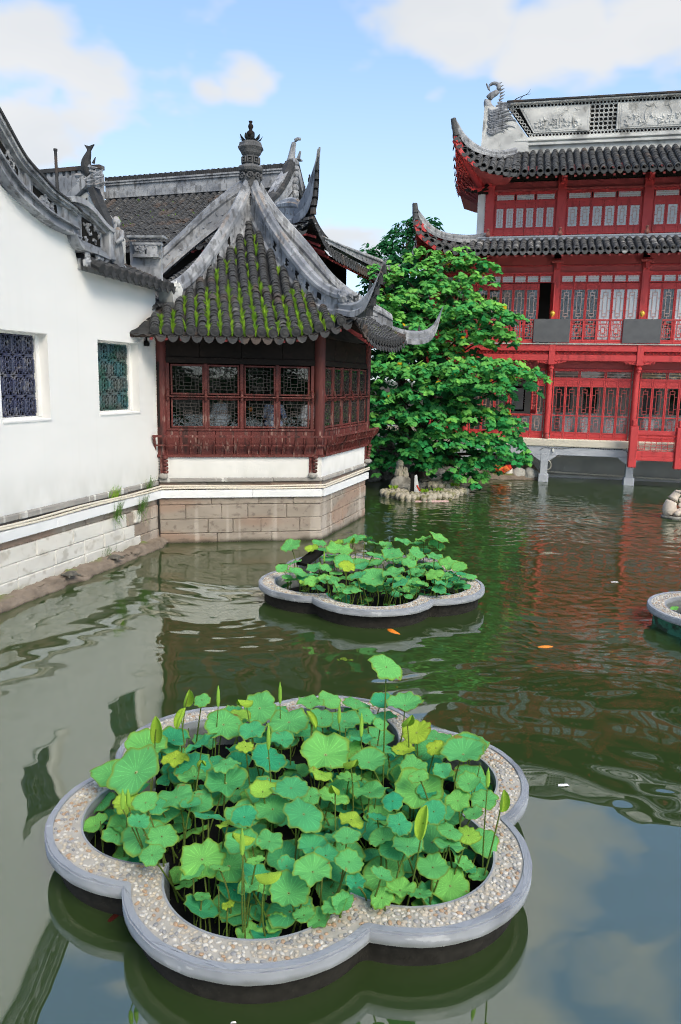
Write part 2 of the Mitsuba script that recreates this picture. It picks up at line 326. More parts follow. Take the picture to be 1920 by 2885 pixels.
def tube(m, pts, r, sides=6, cap=True):
    p = np.asarray(pts, float); r = np.broadcast_to(np.asarray(r, float), (len(p),))
    t = np.gradient(p, axis=0); t /= np.linalg.norm(t, axis=1, keepdims=True) + 1e-12
    a = np.cross(t, np.where(np.abs(t[:, 2:]) < .9, [0, 0, 1.0], [1.0, 0, 0])); a /= np.linalg.norm(a, axis=1, keepdims=True)
    b = np.cross(t, a); an = np.arange(sides) * 2 * np.pi / sides
    v = p[:, None] + r[:, None, None] * (np.cos(an)[None, :, None] * a[:, None] + np.sin(an)[None, :, None] * b[:, None])
    i, j = np.meshgrid(np.arange(len(p) - 1), np.arange(sides), indexing='ij'); k = (j + 1) % sides
    f = np.stack([i * sides + j, i * sides + k, (i + 1) * sides + k, (i + 1) * sides + j], -1).reshape(-1, 4)
    f = np.vstack([f[:, [0, 1, 2]], f[:, [0, 2, 3]]]); v = v.reshape(-1, 3)
    if cap:
        n = len(v); v = np.vstack([v, p[:1], p[-1:]]); e = np.arange(sides); g = (e + 1) % sides; o = (len(p) - 1) * sides
        f = np.vstack([f, np.stack([e * 0 + n, g, e], 1), np.stack([e * 0 + n + 1, o + e, o + g], 1)])
    return m.add(v, f)


def sweep(m, path, prof, scale=None, up=(0, 0, 1), cap=True, latscale=None):
    """profile [(lateral, up)] (closed loop) carried along path; lateral stays horizontal"""
    p = np.asarray(path, float); n = len(p); prof = np.asarray(prof, float); k = len(prof)
    t = np.gradient(p, axis=0); t /= np.linalg.norm(t, axis=1, keepdims=True) + 1e-12
    up = np.asarray(up, float); lat = np.cross(t, up); l = np.linalg.norm(lat, axis=1, keepdims=True)
    if (l < .15).any():
        h = p[-1] - p[0]; h[2] = 0; g = np.cross(h, up); g /= np.linalg.norm(g) + 1e-9; lat = np.where(l < .15, g, lat)
    lat /= np.linalg.norm(lat, axis=1, keepdims=True); nn = np.cross(lat, t)
    sc = np.ones(n) if scale is None else np.asarray(scale, float); ls = sc if latscale is None else np.asarray(latscale, float)
    v = p[:, None] + prof[None, :, 0:1] * ls[:, None, None] * lat[:, None] + prof[None, :, 1:2] * sc[:, None, None] * nn[:, None]
    i, j = np.meshgrid(np.arange(n - 1), np.arange(k), indexing='ij'); j2 = (j + 1) % k
    f = np.stack([i * k + j, i * k + j2, (i + 1) * k + j2, (i + 1) * k + j], -1).reshape(-1, 4)
    f = np.vstack([f[:, [0, 1, 2]], f[:, [0, 2, 3]]]); v = v.reshape(-1, 3)
    if cap:
        tri = trimesh.creation.triangulate_polygon(Polygon(prof).buffer(0), engine='earcut')[1] if False else None
        c0, c1 = v[:k].mean(0), v[-k:].mean(0); a = len(v); v = np.vstack([v, c0, c1]); e = np.arange(k); g = (e + 1) % k; o = (n - 1) * k
        f = np.vstack([f, np.stack([e * 0 + a, g, e], 1), np.stack([e * 0 + a + 1, o + e, o + g], 1)])
    return m.add(v, f)


def lathe(m, prof, c=(0, 0, 0), n=16, rot0=0.0, sq=None):
    pr_ = np.asarray(prof, float); an = rot0 + np.arange(n) * 2 * np.pi / n
    v = np.stack([pr_[:, None, 0] * np.cos(an), pr_[:, None, 0] * np.sin(an), np.repeat(pr_[:, 1:2], n, 1)], -1) + np.asarray(c, float)
    k = len(pr_); i, j = np.meshgrid(np.arange(k - 1), np.arange(n), indexing='ij'); j2 = (j + 1) % n
    f = np.stack([i * n + j, i * n + j2, (i + 1) * n + j2, (i + 1) * n + j], -1).reshape(-1, 4)
    return m.add(v.reshape(-1, 3), f)


def grid(m, P, uv=None, close=False):
    P = np.asarray(P, float); a, b = P.shape[:2]
    i, j = np.meshgrid(np.arange(a - 1), np.arange(b if close else b - 1), indexing='ij'); j2 = (j + 1) % b
    f = np.stack([i * b + j, i * b + j2, (i + 1) * b + j2, (i + 1) * b + j], -1).reshape(-1, 4)
    return m.add(P.reshape(-1, 3), f, None if uv is None else np.asarray(uv).reshape(-1, 2))


def prism(m, fr, poly, v0, v1):
    """polygon(s) in (u, z), from v0 to v1"""
    for g in getattr(poly, 'geoms', [poly]):
        if g.is_empty: continue
        t = trimesh.creation.extrude_polygon(g, v1 - v0, engine='earcut')
        q = np.array(t.vertices); m.add(fr.P(np.stack([q[:, 0], v0 + q[:, 2], q[:, 1]], 1)), np.array(t.faces))
    return m


def blob(m, c, r, sub=2, amp=.2, freq=2.0, seed=0, flat=None):
    s_ = trimesh.creation.icosphere(sub, 1.0); q = np.array(s_.vertices)
    d = 1 + amp * (meshkit.fbm(q * freq + seed * 7.7, 3, seed) - .5) * 2
    q = q * d[:, None] * np.asarray(r, float)
    if flat is not None: q[:, 2] = np.maximum(q[:, 2], flat)
    return m.add(q + np.asarray(c, float), np.array(s_.faces))


def smooth_path(pts, n=24):
    p = np.asarray(pts, float)
    from scipy.interpolate import CubicSpline, PchipInterpolator
    d = np.r_[0, np.cumsum(np.linalg.norm(np.diff(p, axis=0), axis=1))]
    return PchipInterpolator(d, p, axis=0)(np.linspace(0, d[-1], n)) if len(p) < 4 else CubicSpline(d, p, axis=0)(np.linspace(0, d[-1], n))


def align(a, b, origin=None):
    """4x4: local x along a, local z close to b"""
    x = np.asarray(a, float); x = x / np.linalg.norm(x); b = np.asarray(b, float); y = np.cross(b, x); y /= np.linalg.norm(y); z = np.cross(x, y)
    m = np.eye(4); m[:3, 0], m[:3, 1], m[:3, 2] = x, y, z
    if origin is not None: m[:3, 3] = origin
    return m


def carving(m, fr, u0, u1, v, z0, z1, n, s_, seed=0):
    """relief lumps on a panel"""
    g = random.Random(seed)
    for i in range(n):
        u, z = g.uniform(u0, u1), g.uniform(z0, z1); r = s_ * g.uniform(.5, 1.3)
        L = r * g.uniform(1, 2.6); a = g.uniform(0, 6.28)
        P = [[u + L * (t - .5) * math.cos(a + t * 1.6), v, z + L * (t - .5) * math.sin(a + t * 1.6)] for t in (0, .33, .66, 1)]
        tube(m, fr.P(np.array(P)), [r * .25, r * .42, r * .38, r * .1], 5, False)


# ---------------------------------------------------------------- the setting: ground, pond
m = M(); m.add([[-400, -60, -.9], [400, -60, -.9], [400, 700, -.9], [-400, 700, -.9]], [[0, 1, 2, 3]])
put('ground', m, 'mud', label='dark bed and ground under the pond and buildings', kind='structure')


def wave(p, n, uv):
    x, y = p.x, p.y
    cx = x + .8 * (noise(x * .6, y * .6) - .5); cy = y + .8 * (noise(x * .6 + 9, y * .6) - .5)
    far = smoothstep(6.5, 13., y) * smoothstep(-3.6, 1.2, x - .06 * y)
    patch = smoothstep(.32, .62, noise(x * .28 + 3, y * .22))
    big = noise(cx * 1.15, cy * 2.0) * .013 + noise(cx * 2.6 + 5, cy * 4.4) * .0045 * (.4 + patch)
    rip = mi.Float(0)
    for a, k, w in ((.25, 13., 1.), (-.4, 19., .7), (.7, 26., .45), (-.1, 34., .34), (1.2, 23., .3)):
        rip += w * dr.sin(k * (cx * math.sin(a) + cy * math.cos(a)) + 5 * noise(x * 1.3 + k, y * 1.3))
    mid = smoothstep(8., 10., y) * smoothstep(15.5, 12., y) * smoothstep(-4.6, -1.5, x)
    return big * (1. + .25 * far) + rip * .0013 * (.04 + far * (.65 + 1.0 * patch) + .4 * mid * patch)
scene['mat_water_look'] = {'type': 'bumpmap', 'arbitrary': mikit.proc(wave, 4e-3), 'scale': 1.0,
                       'bsdf': {'type': 'plastic', 'int_ior': 2.8, 'nonlinear': True, 'diffuse_reflectance': {'type': 'rgb', 'value': [.25, .385, .15]}}}
m = M(); m.add([[-60, -40, 0], [60, -40, 0], [60, 60, 0], [-60, 60, 0]], [[0, 1, 2, 3]])
put('water', m, 'water_look', label='murky green pond water with ripples and reflections', kind='structure')

# ---------------------------------------------------------------- left garden wall
W = Fr((-3.72, 15.44), 16.0)
wall = thing('garden_wall', 'white plastered garden wall with curved grey dragon coping and glazed lattice windows', 'wall')
low = [(-4.75, 6.52), (-4.371, 6.17), (-4.21, 6.008), (-4.014, 5.921), (-3.716, 5.805), (-3.4, 5.699), (-3.063, 5.635), (-2.7, 5.6)]
wtop = [(-9, 6.95), (-5.6, 6.95)] + low + [(-2.55, 5.42), (-2.48, 5.2), (-2.25, 5.12), (-1.4, 5.1), (-.6, 5.08), (.02, 5.07)]
outer = Polygon([(-9, 1.33)] + wtop + [(.02, 1.33)])
holes = [(-4.45, -3.35, 2.715, 4.03), (-2.0, -.665, 2.735, 4.015)]
solid = outer
for a, b, c, d in holes: solid = solid.difference(Polygon([(a, c), (b, c), (b, d), (a, d)]))
m = M(); prism(m, W, solid, -.36, 0); put('wall_panel', m, 'plaster', wall)
REV = .21
for wi, (a, b, c, d) in enumerate(holes):
    wk = put('window', box(M(), W, a - .02, b + .02, -.365, -.34, c - .02, d + .02), 'black', wall, label='blue glazed lattice window' if wi == 0 else 'green glazed lattice window')
    fm = M(); t = .035
    for q in ((a, b, -REV - .05, -REV + .03, c, c + t), (a, b, -REV - .05, -REV + .03, d - t, d), (a, a + t, -REV - .05, -REV + .03, c + t, d - t), (b - t - .05, b, -REV - .05, -REV + .05, c + t, d - t)): box(fm, W, *q)
    box(fm, W, a - .0, b + .012, -.002, .02, c - .03, c)
    put('frame', fm, 'plaster', wk)
    cols = 4; cw = (b - .05 - a - 2 * t) / cols; ch = (d - c - 2 * t) / 4
    for r in range(4):
        for cc in range(cols):
            u0, z0 = a + t + cc * cw, c + t + r * ch; tm = M(); w2, h2 = cw / 2, ch / 2; cu, cz = u0 + w2, z0 + h2; g = .012
            P = lambda x, z: W.p(cu + x * w2, -REV, cz + z * h2)
            oc = [(-.93, -.6), (-.6, -.93), (.6, -.93), (.93, -.6), (.93, .6), (.6, .93), (-.6, .93), (-.93, .6)]
            lp = [P(*q) for q in oc + oc[:1]]
            tube(tm, lp, .018, 5, False)
            for x, z, s_ in ((0, .52, .24), (0, -.52, .24), (.52, .28, .2), (-.52, .28, .2), (.52, -.28, .2), (-.52, -.28, .2), (0, 0, .27)):
                tube(tm, [P(x + s_ * 1.0 * math.cos(q), z + s_ * 1.15 * math.sin(q)) for q in np.linspace(0, 6.28, 9)], .0135, 4, False)
            for q in range(4):
                x, z = ((-1, -1), (1, -1), (1, 1), (-1, 1))[q]
                tube(tm, [P(x * .9, z * .9), P(x * .55, z * .6)], .016, 4, False)
            put('lattice_tile', tm, 'blue_glaze' if wi == 0 else 'green_glaze', wk, smooth=True)
# coping: two stepped segments following the curve
def wpath(pts, n=30, v=.0): q = smooth_path([(a, v, b) for a, b in pts], n); return W.P(q)
lowp = [(-9, 6.96), (-7, 6.96), (-5.6, 6.93), (-4.75, 6.52), (-4.371, 6.17), (-4.014, 5.921), (-3.716, 5.805), (-3.4, 5.699), (-3.063, 5.635), (-2.56, 5.59)]
topp = [(-9, 7.62), (-7, 7.6), (-5.6, 7.5), (-4.75, 7.18), (-4.319, 6.82), (-4.117, 6.622), (-3.904, 6.441), (-3.606, 6.301), (-3.29, 6.16), (-3.03, 6.095), (-2.62, 5.98)]
lo, to_ = smooth_path([(a, 0, b) for a, b in lowp], 60), smooth_path([(a, 0, b) for a, b in topp], 60)
cm = M()
def band(m_, lo_, hi_, f0, f1, v0, v1):
    """strip between fractions f0..f1 of the way from the lower to the upper curve"""
    A, B = lo_ + (hi_ - lo_) * f0, lo_ + (hi_ - lo_) * f1
    P = np.stack([np.stack([A[:, 0], A[:, 0] * 0 + v0, A[:, 2]], 1), np.stack([A[:, 0], A[:, 0] * 0 + v1, A[:, 2]], 1), np.stack([B[:, 0], B[:, 0] * 0 + v1, B[:, 2]], 1), np.stack([B[:, 0], B[:, 0] * 0 + v0, B[:, 2]], 1)], 0)
    grid(m_, W.P(np.concatenate([P, P[:1]], 0)))
    for e in (0, -1):
        q = W.P(P[:, e]); m_.add(q, [[0, 1, 2, 3]])
for f0, f1, v1 in ((0, .05, .17), (.05, .10, .13), (.10, .34, .08), (.34, .40, .15), (.40, .84, .05), (.84, .92, .15), (.92, 1.0, .20)):
    band(cm, lo, to_, f0, f1, -.36 - v1, v1)
cop = put('coping', cm, 'cement', wall)
dm = M(); band(dm, lo, to_, 1.0, 1.06, -.58, .23); put('cap', dm, 'tile', cop)
for i in range(9):  # framed panels with carving between pilasters
    k = 24 + i * 4
    if k + 3 >= 60: break
    A, B, C, D = lo[k] + (to_[k] - lo[k]) * .42, lo[k] + (to_[k] - lo[k]) * .82, lo[k + 1] + (to_[k + 1] - lo[k + 1]) * .82, lo[k + 1] + (to_[k + 1] - lo[k + 1]) * .42
    if i % 2 == 0:
        pm = M(); pol = Polygon([(q[0], q[2]) for q in (A, B, C, D)]); prism(pm, W, pol, .05, .10); put('pilaster', pm, 'cement', wall)
    elif i % 2 == 1:
        k2 = k + 3; C, D = lo[k2] + (to_[k2] - lo[k2]) * .76, lo[k2] + (to_[k2] - lo[k2]) * .46
        A, B = lo[k - 2] + (to_[k - 2] - lo[k - 2]) * .46, lo[k - 2] + (to_[k - 2] - lo[k - 2]) * .76
        pm = M(); prism(pm, W, Polygon([(q[0], q[2]) for q in (A, B, C, D)]), .051, .056); rc = put('recess', pm, 'black', wall)
        gm = M(); gz = (A + C) / 2
        carving(gm, W, A[0] + .1, C[0] - .1, .06, gz[2] - .09, gz[2] + .09, 14, .075, i); put('carving', gm, 'cement', wall)
# lower scroll end
lo2 = smooth_path([(a, 0, b) for a, b in [(-2.74, 5.57), (-2.571, 5.42), (-2.3, 5.40), (-2.0, 5.38), (-1.80, 5.36)]], 24)
hi2 = smooth_path([(a, 0, b) for a, b in [(-2.95, 6.14), (-2.637, 6.19), (-2.348, 6.13), (-2.05, 5.98), (-1.72, 5.88)]], 24)
em = M()
for f0, f1, v1 in ((0, .10, .20), (.10, .2, .15), (.2, .78, .08), (.78, .88, .17), (.88, 1.0, .25)): band(em, lo2, hi2, f0, f1, -.36 - v1, v1)
sc_ = put('coping', em, 'cement', wall, label='scrolled end piece of the wall coping')
gm = M(); prism(gm, W, Polygon([(-2.45, 5.58), (-2.45, 5.95), (-2.2, 5.9), (-1.95, 5.72), (-1.95, 5.55)]), .081, .09); put('recess', gm, 'black', sc_)
gm = M(); carving(gm, W, -2.4, -2.0, .10, 5.62, 5.85, 12, .07, 3)
box(gm, W, -1.86, -1.70, -.5, .22, 5.36, 5.88, .02); carving(gm, W, -2.5, -1.3, .15, 5.2, 5.4, 36, .08, 4); put('carving', gm, 'cement', sc_)
# little tile eave on the wall
ev = put('eave', prism(M(), W, Polygon([(-2.5, 5.12), (-2.45, 5.3), (-2.2, 5.36), (-1.5, 5.33), (.2, 5.28), (.2, 5.07), (-2.2, 5.11)]), -.6, .02), 'cement', wall)
nt = 11
for i in range(nt):
    u = -2.3 + 2.35 * i / (nt - 1); z0 = 5.15 - .02 * i / nt; tm = M()
    path = W.P(np.array([[u, .34, z0], [u, .1, z0 + .12], [u, -.25, z0 + .26]])); tube(tm, path, [.075, .08, .08], 8)
    for q in np.linspace(0, 1, 7):
        p = path[0] * (1 - q) + path[2] * q; p[2] += .02 * math.sin(3.14 * q); tube(tm, [p, p + (path[2] - path[0]) * .03], [.088, .085], 8)
    put('barrel_tile', tm, 'tile', ev, smooth=35)
    tm = M(); us = u + 1.175 / (nt - 1)
    prism(tm, W, Polygon([(us - .1, z0 + .04), (us - .075, z0 - .04), (us, z0 - .13), (us + .075, z0 - .04), (us + .1, z0 + .04)]), .31, .335); put('drip_tile', tm, 'tile', ev)
tm = M(); grid(tm, W.P(np.array([[[-2.45, .32, 5.12], [.15, .32, 5.08]], [[-2.45, -.35, 5.36], [.15, -.35, 5.33]]]))); put('underlay', tm, 'tile', ev)
# stone plinth below the wall
pl = thing('stone_plinth', 'plinth of pale stone blocks under the white garden wall at the water edge', 'plinth')
put('backing', box(M(), W, -9, -.02, -.5, -.05, -.8, 1.33), 'joint', pl)
def course(fr, u0, u1, z0, z1, mat, parent, lens, vout, seed, jit=.003, gap=.007):
    g = random.Random(seed); u = u0
    while u < u1 - .02:
        L = min(g.uniform(*lens), u1 - u)
        if u1 - (u + L) < lens[0] * .4: L = u1 - u
        o = g.uniform(-.012, .012)
        put('stone', box(M(), fr, u + gap / 2, u + L - gap / 2, -.3, vout + o, z0 + gap / 2, z1 - gap / 2, .014, jit=jit), mat, parent); u += L
course(W, -7.2, -.05, 1.225, 1.33, 'ledge_stone', pl, (.7, 1.3), .045, 1)
course(W, -7.2, -.05, .82, .95, 'brown_stone', pl, (.8, 1.4), -.02, 2)
course(W, -7.2, -1.22, .57, .82, 'pale_stone', pl, (.55, .95), .0, 3)
course(W, -7.2, -.98, .32, .57, 'pale_stone', pl, (.5, 1.05), .005, 4)
course(W, -7.2, -.75, .08, .32, 'pale_stone', pl, (.5, .9), .01, 5)
course(W, -1.22, -.05, .57, .82, 'brown_stone', pl, (.35, .5), .0, 6)
course(W, -.98, -.05, .32, .57, 'brown_stone', pl, (.4, .6), .0, 7)
course(W, -.75, -.05, .08, .32, 'brown_stone', pl, (.4, .6), .0, 8)
put('stone', box(M(), W, -1.02, -.80, -.1, .06, .60, .84, .02, jit=.006), 'pale_stone', pl, label='square pale stone with a mossy hole')
put('backing', box(M(), W, -7.2, -.05, -.2, .0, .95, 1.225), 'joint', pl)
# white trunking and two pipes along wall and pavilion
FR = Fr((-3.72, 15.44), 78.6); RT = Fr((-.417, 16.107), 18.5)
k = thing('cable_trunking', 'white metal cable trunking running along the wall and pavilion base', 'trunking')
for fr, u0, u1 in ((W, -7.2, .012), (FR, .0, 3.37), (RT, .0, 3.3)):
    e = u0
    while e < u1: f = min(e + 1.9, u1); put('trunking_length', box(M(), fr, e + .002, f - .002, .0, .075, .955, 1.12, .008), 'white_metal', k); e = f
for i, z in enumerate((1.155, 1.20)):
    pts = [W.p(u, .075, z + .012 * math.sin(u * 2.1 + i)) for u in np.linspace(-7.2, -.05, 14)] + [FR.p(u, .075, z + .008 * math.sin(u * 2 + i)) for u in np.linspace(.06, 3.38, 8)] + [RT.p(u, .075, z + .012 * u) for u in np.linspace(.05, 3.3, 6)]
    m = M(); tube(m, pts, .021, 6); put('water_pipe', m, 'pvc', None, True, ('upper' if i else 'lower') + ' of two cream plastic pipes above the white trunking', cat='pipe')
# muddy ledge at the waterline
m = M(); us = np.linspace(-7.5, .55, 260); rows = []
for j, (v, z) in enumerate(((-.05, .17), (.03, .17), (.10, .15), (.17, .13), (.20, .10), (.23, .06), (.26, .02), (.29, -.10), (.31, -.3))):
    a = np.stack([us, v + .14 * (meshkit.fbm(np.stack([us * 3.3, us * 0 + j, us * 0], 1), 3, 1) - .5) - .30 * np.clip((us + .4) / 1.2, 0, 1), z + .13 * (meshkit.fbm(np.stack([us * 7, us * 0 + j * 2.7, us * 0], 1), 4, 2) - .5)], 1); rows.append(W.P(a))
grid(m, np.array(rows)); put('mud_ledge', m, 'mud', smooth=True, label='low crumbling ledge of mud and mortar along the stone plinth', kind='structure')

# ---------------------------------------------------------------- tiled roofs
def tile_piece(r0, r1, L, sides=7):
    a = np.linspace(0, math.pi, sides)
    f = np.stack([a * 0, r1 * np.cos(a), r1 * np.sin(a)], 1); b = np.stack([a * 0 + L, r0 * np.cos(a), r0 * np.sin(a)], 1)
    n = sides; i = np.arange(n - 1); w = f * np.array([1, .8, .8])
    v = np.vstack([f, b, f, w]); uv = np.r_[np.full(n, 3.0), np.full(n, 2.0), np.full(n, 3.0), np.full(n, 2.6)]
    fc = np.vstack([np.stack([i, i + 1, n + i + 1], 1), np.stack([i, n + i + 1, n + i], 1), np.stack([2 * n + i + 1, 2 * n + i, 3 * n + i], 1), np.stack([2 * n + i + 1, 3 * n + i, 3 * n + i + 1], 1)])
    return v, fc, np.c_[uv, uv * 0]


def slope_row(m, path, nrm, r, step, parent=None, mat='tile', limit=None, jit=.006, shared=None, lip=.13):
    """one row of overlapping barrel tiles along path (eave first)"""
    d = np.r_[0, np.cumsum(np.linalg.norm(np.diff(path, axis=0), axis=1))]; n = max(2, int(d[-1] / step))
    s_ = np.arange(n) * d[-1] / n
    P = np.stack([np.interp(s_, d, path[:, k]) for k in range(3)], 1); Q = np.stack([np.interp(s_ + .02, d, path[:, k]) for k in range(3)], 1)
    Q[-1] = P[-1] + (P[-1] - P[-2]) * .2
    out = []
    for i in range(n):
        mt = align(Q[i] - P[i] + np.array([0, 0, -.0]), nrm, P[i] + nr.normal(0, jit, 3))
        out.append(mt)
        if m is not None:
            v, f, uv = shared; m.add(v @ mt[:3, :3].T + mt[:3, 3], f, uv)
    return out


def disc_end(m, p, out, up, r):
    """round eave tile facing outward"""
    mt = align(out, up, p); v = []; k = 10
    for x, q in ((0, 1.0), (.02, 1.0), (.02, .8), (.008, .74), (.02, .3), (.022, 0)):
        for j in range(k):
            a = 2 * math.pi * j / k; v.append([x, q * r * math.cos(a), q * r * math.sin(a)])
    v = np.array(v) @ mt[:3, :3].T + mt[:3, 3]; f = []
    for i in range(5):
        for j in range(k): f.append([i * k + j, i * k + (j + 1) % k, (i + 1) * k + (j + 1) % k, (i + 1) * k + j])
    m.add(v, f)


def drip_end(m, p, out, up, w, h, tilt=.35):
    """pointed drip tile hanging from the eave between two rows"""
    out, up = np.asarray(out, float), np.asarray(up, float); mt = align(out, up, p)
    s_ = [(-w, .0), (-w * .95, -h * .38), (-w * .62, -h * .78), (0, -h), (w * .62, -h * .78), (w * .95, -h * .38), (w, 0), (w * .5, -.18 * h), (0, -.25 * h), (-w * .5, -.18 * h)]
    v = []
    for x in (0, .018):
        for a, b in s_: v.append([x - b * tilt, a, b])
    k = len(s_); v = np.array(v) @ mt[:3, :3].T + mt[:3, 3]
    f = [[j, (j + 1) % k, k + (j + 1) % k] for j in range(k)] + [[j, k + (j + 1) % k, k + j] for j in range(k)]
    for o in (0, k):
        f += [[o + 0, o + 1, o + 9], [o + 1, o + 2, o + 8], [o + 1, o + 8, o + 9], [o + 2, o + 3, o + 8], [o + 3, o + 4, o + 8], [o + 4, o + 5, o + 8], [o + 5, o + 7, o + 8], [o + 5, o + 6, o + 7]]
    m.add(v, f)


RIDGE = [(-.13, 0), (-.13, .09), (-.075, .12), (-.075, .36), (-.12, .40), (-.12, .47), (-.085, .50), (-.06, .57), (0, .60), (.06, .57), (.085, .50), (.12, .47), (.12, .40), (.075, .36), (.075, .12), (.13, .09), (.13, 0)]
FLY = [(-.12, 0), (-.12, .10), (-.07, .13), (-.09, .22), (-.05, .27), (0, .285), (.05, .27), (.09, .22), (.07, .13), (.12, .10), (.12, 0)]


def ridge(parent, bottom, top, prof=RIDGE, lat=1.0, mat='cement', name='ridge', label=None, carve=0, seed=0, n=28, upv=(0, 0, 1)):
    """ridge standing on the bottom path, as tall as the top path says"""
    b, t = smooth_path(bottom, n), smooth_path(top, n)
    h = np.linalg.norm(t - b, axis=1); H = max(q[1] for q in prof); m = M()
    prof = np.asarray(prof, float); p = b; tt = np.gradient(p, axis=0); tt /= np.linalg.norm(tt, axis=1, keepdims=True)
    hd = p[-1] - p[0]; hd[2] = 0; la = np.cross(hd, [0, 0, 1]); la /= np.linalg.norm(la); la = np.repeat(la[None], n, 0)
    nn = (t - b) / np.maximum(h, 1e-6)[:, None]
    lsc = np.broadcast_to(np.asarray(lat, float), (n,)) if np.ndim(lat) == 0 else np.interp(np.linspace(0, 1, n), np.linspace(0, 1, len(lat)), lat)
    v = p[:, None] + prof[None, :, 0:1] * lsc[:, None, None] * la[:, None] + prof[None, :, 1:2] * (h / H)[:, None, None] * nn[:, None]
    k = len(prof); i, j = np.meshgrid(np.arange(n - 1), np.arange(k - 1), indexing='ij')
    f = np.stack([i * k + j, i * k + j + 1, (i + 1) * k + j + 1, (i + 1) * k + j], -1).reshape(-1, 4)
    m.add(v.reshape(-1, 3), f)
    for e in (0, n - 1):
        q = v[e]; c = q.mean(0); m.add(np.vstack([q, c]), [[a, (a + 1) % k, k] for a in range(k)])
    key = put(name, m, mat, parent, smooth=22, label=label)
    if carve > 40:   # pierced openings along the panel
        for s_ in (-1, 1):
            for fr_ in (.36, .5, .62, .72, .82):
                i = int(fr_ * (n - 1)); om = M(); q = []
                for a_, c_ in ((i, .36), (i + 1, .36), (i + 1, .56), (i, .56)): q.append(b[a_] + (t[a_] - b[a_]) * c_ + la[a_] * s_ * .079 * lsc[a_])
                om.add(q, [[0, 1, 2], [0, 2, 3]]); put('opening', om, 'black', key)
    if carve:
        g = random.Random(seed); cm_ = M()
        for c in range(carve):
            i = g.uniform(.12, .93) * (n - 1); a = int(i); s_ = g.choice((-1, 1)); fr_ = g.uniform(.3, .52)
            P = b[a] + (t[a] - b[a]) * fr_ + la[a] * s_ * .08 * lsc[a]
            A = tt[a] * .05 * g.uniform(.5, 1.4); B = nn[a] * .05 * g.uniform(-1, 1)
            tube(cm_, [P - A - B * .3, P - A * .3 + B, P + A * .4 - B, P + A + B * .5], [.010, .02, .022, .008], 4, False)
        put('carving', cm_, mat, key)
    return key


def beast(m, p, d, s_, kind=0):
    """small ridge animal on four legs or a seated figure"""
    p, d = np.asarray(p, float), np.asarray(d, float); d = d / np.linalg.norm(d); z = np.array([0, 0, 1.0]); l = np.cross(d, z)
    if kind == 0:
        tube(m, [p - d * s_ * .5 + z * s_ * .55, p + z * s_ * .5, p + d * s_ * .5 + z * s_ * .6], [s_ * .17, s_ * .19, s_ * .17], 6)
        tube(m, [p + d * s_ * .5 + z * s_ * .6, p + d * s_ * .66 + z * s_ * .95, p + d * s_ * .9 + z * s_ * .92], [s_ * .14, s_ * .15, s_ * .08], 6)
        for a in (-.42, .42):
            for b in (-.1, .1): tube(m, [p + d * a * s_ + l * b * s_ + z * s_ * .5, p + d * a * s_ + l * b * s_ - z * .02], [s_ * .08, s_ * .06], 5)
        tube(m, [p - d * s_ * .5 + z * s_ * .6, p - d * s_ * .75 + z * s_ * .9], [s_ * .05, s_ * .03], 5)
    else:
        tube(m, [p - z * .02, p + z * s_ * .4, p + z * s_ * .8], [s_ * .28, s_ * .25, s_ * .12], 7); blob(m, p + z * s_ * .95, s_ * .16, 1, .1)
        tube(m, [p + z * s_ * .6, p + d * s_ * .3 + z * s_ * .45], [s_ * .09, s_ * .06], 5)


# ---------------------------------------------------------------- the waterside pavilion
pav = thing('pavilion', 'hexagonal waterside pavilion with weedy grey tile roof, upturned corners and dark red windows', 'pavilion')
def hexstep(p, az, L): a = math.radians(az); return (p[0] + L * math.sin(a), p[1] + L * math.cos(a))
hc = [(-3.72, 15.44), (-.417, 16.107)]; AZ = [78.6, 18.5, -41.5, -101.5, -161.5, 138.5]
hc.append(hexstep(hc[1], 18.5, 3.27)); hc.append(hexstep(hc[2], -41.5, 3.4)); hc.append(hexstep(hc[3], -101.5, 3.4)); hc.append(hexstep(hc[0], -41.5, 3.37))
LF, LR = 3.37, 3.27
# stone base, both faces
m = M(); prism(m, WORLD, Polygon([(0, 0), (1, 0), (0, 1)]), 0, .001) if False else None
base = Polygon([(x, y) for x, y in hc]).buffer(-.03)
t_ = trimesh.creation.extrude_polygon(base, 2.16, engine='earcut'); t_.apply_translation([0, 0, -.8]); m = M(); m.add(t_.vertices, t_.faces); put('base_core', m, 'joint', pav)
bs = pav
for fr, L, sd in ((FR, LF, 20), (RT, LR, 40)):
    course(fr, .0 if fr is FR else .0, L, .80, .95, 'brown_stone', bs, (.6, 1.1), .0, sd)
    course(fr, .0, L, .50, .80, 'brown_stone', bs, (.45, .9), .004, sd + 1)
    course(fr, .0, L, .20, .50, 'brown_stone', bs, (.5, 1.0), .004, sd + 2)
    course(fr, .0, L, -.4, .20, 'brown_stone', bs, (.7, 1.2), .012, sd + 3)
    course(fr, .0, L, 1.28, 1.36, 'ledge_stone', bs, (.9, 1.5), .05, sd + 4)
    course(fr, .0, L, 1.14, 1.28, 'brown_stone', bs, (.7, 1.4), -.01, sd + 5)
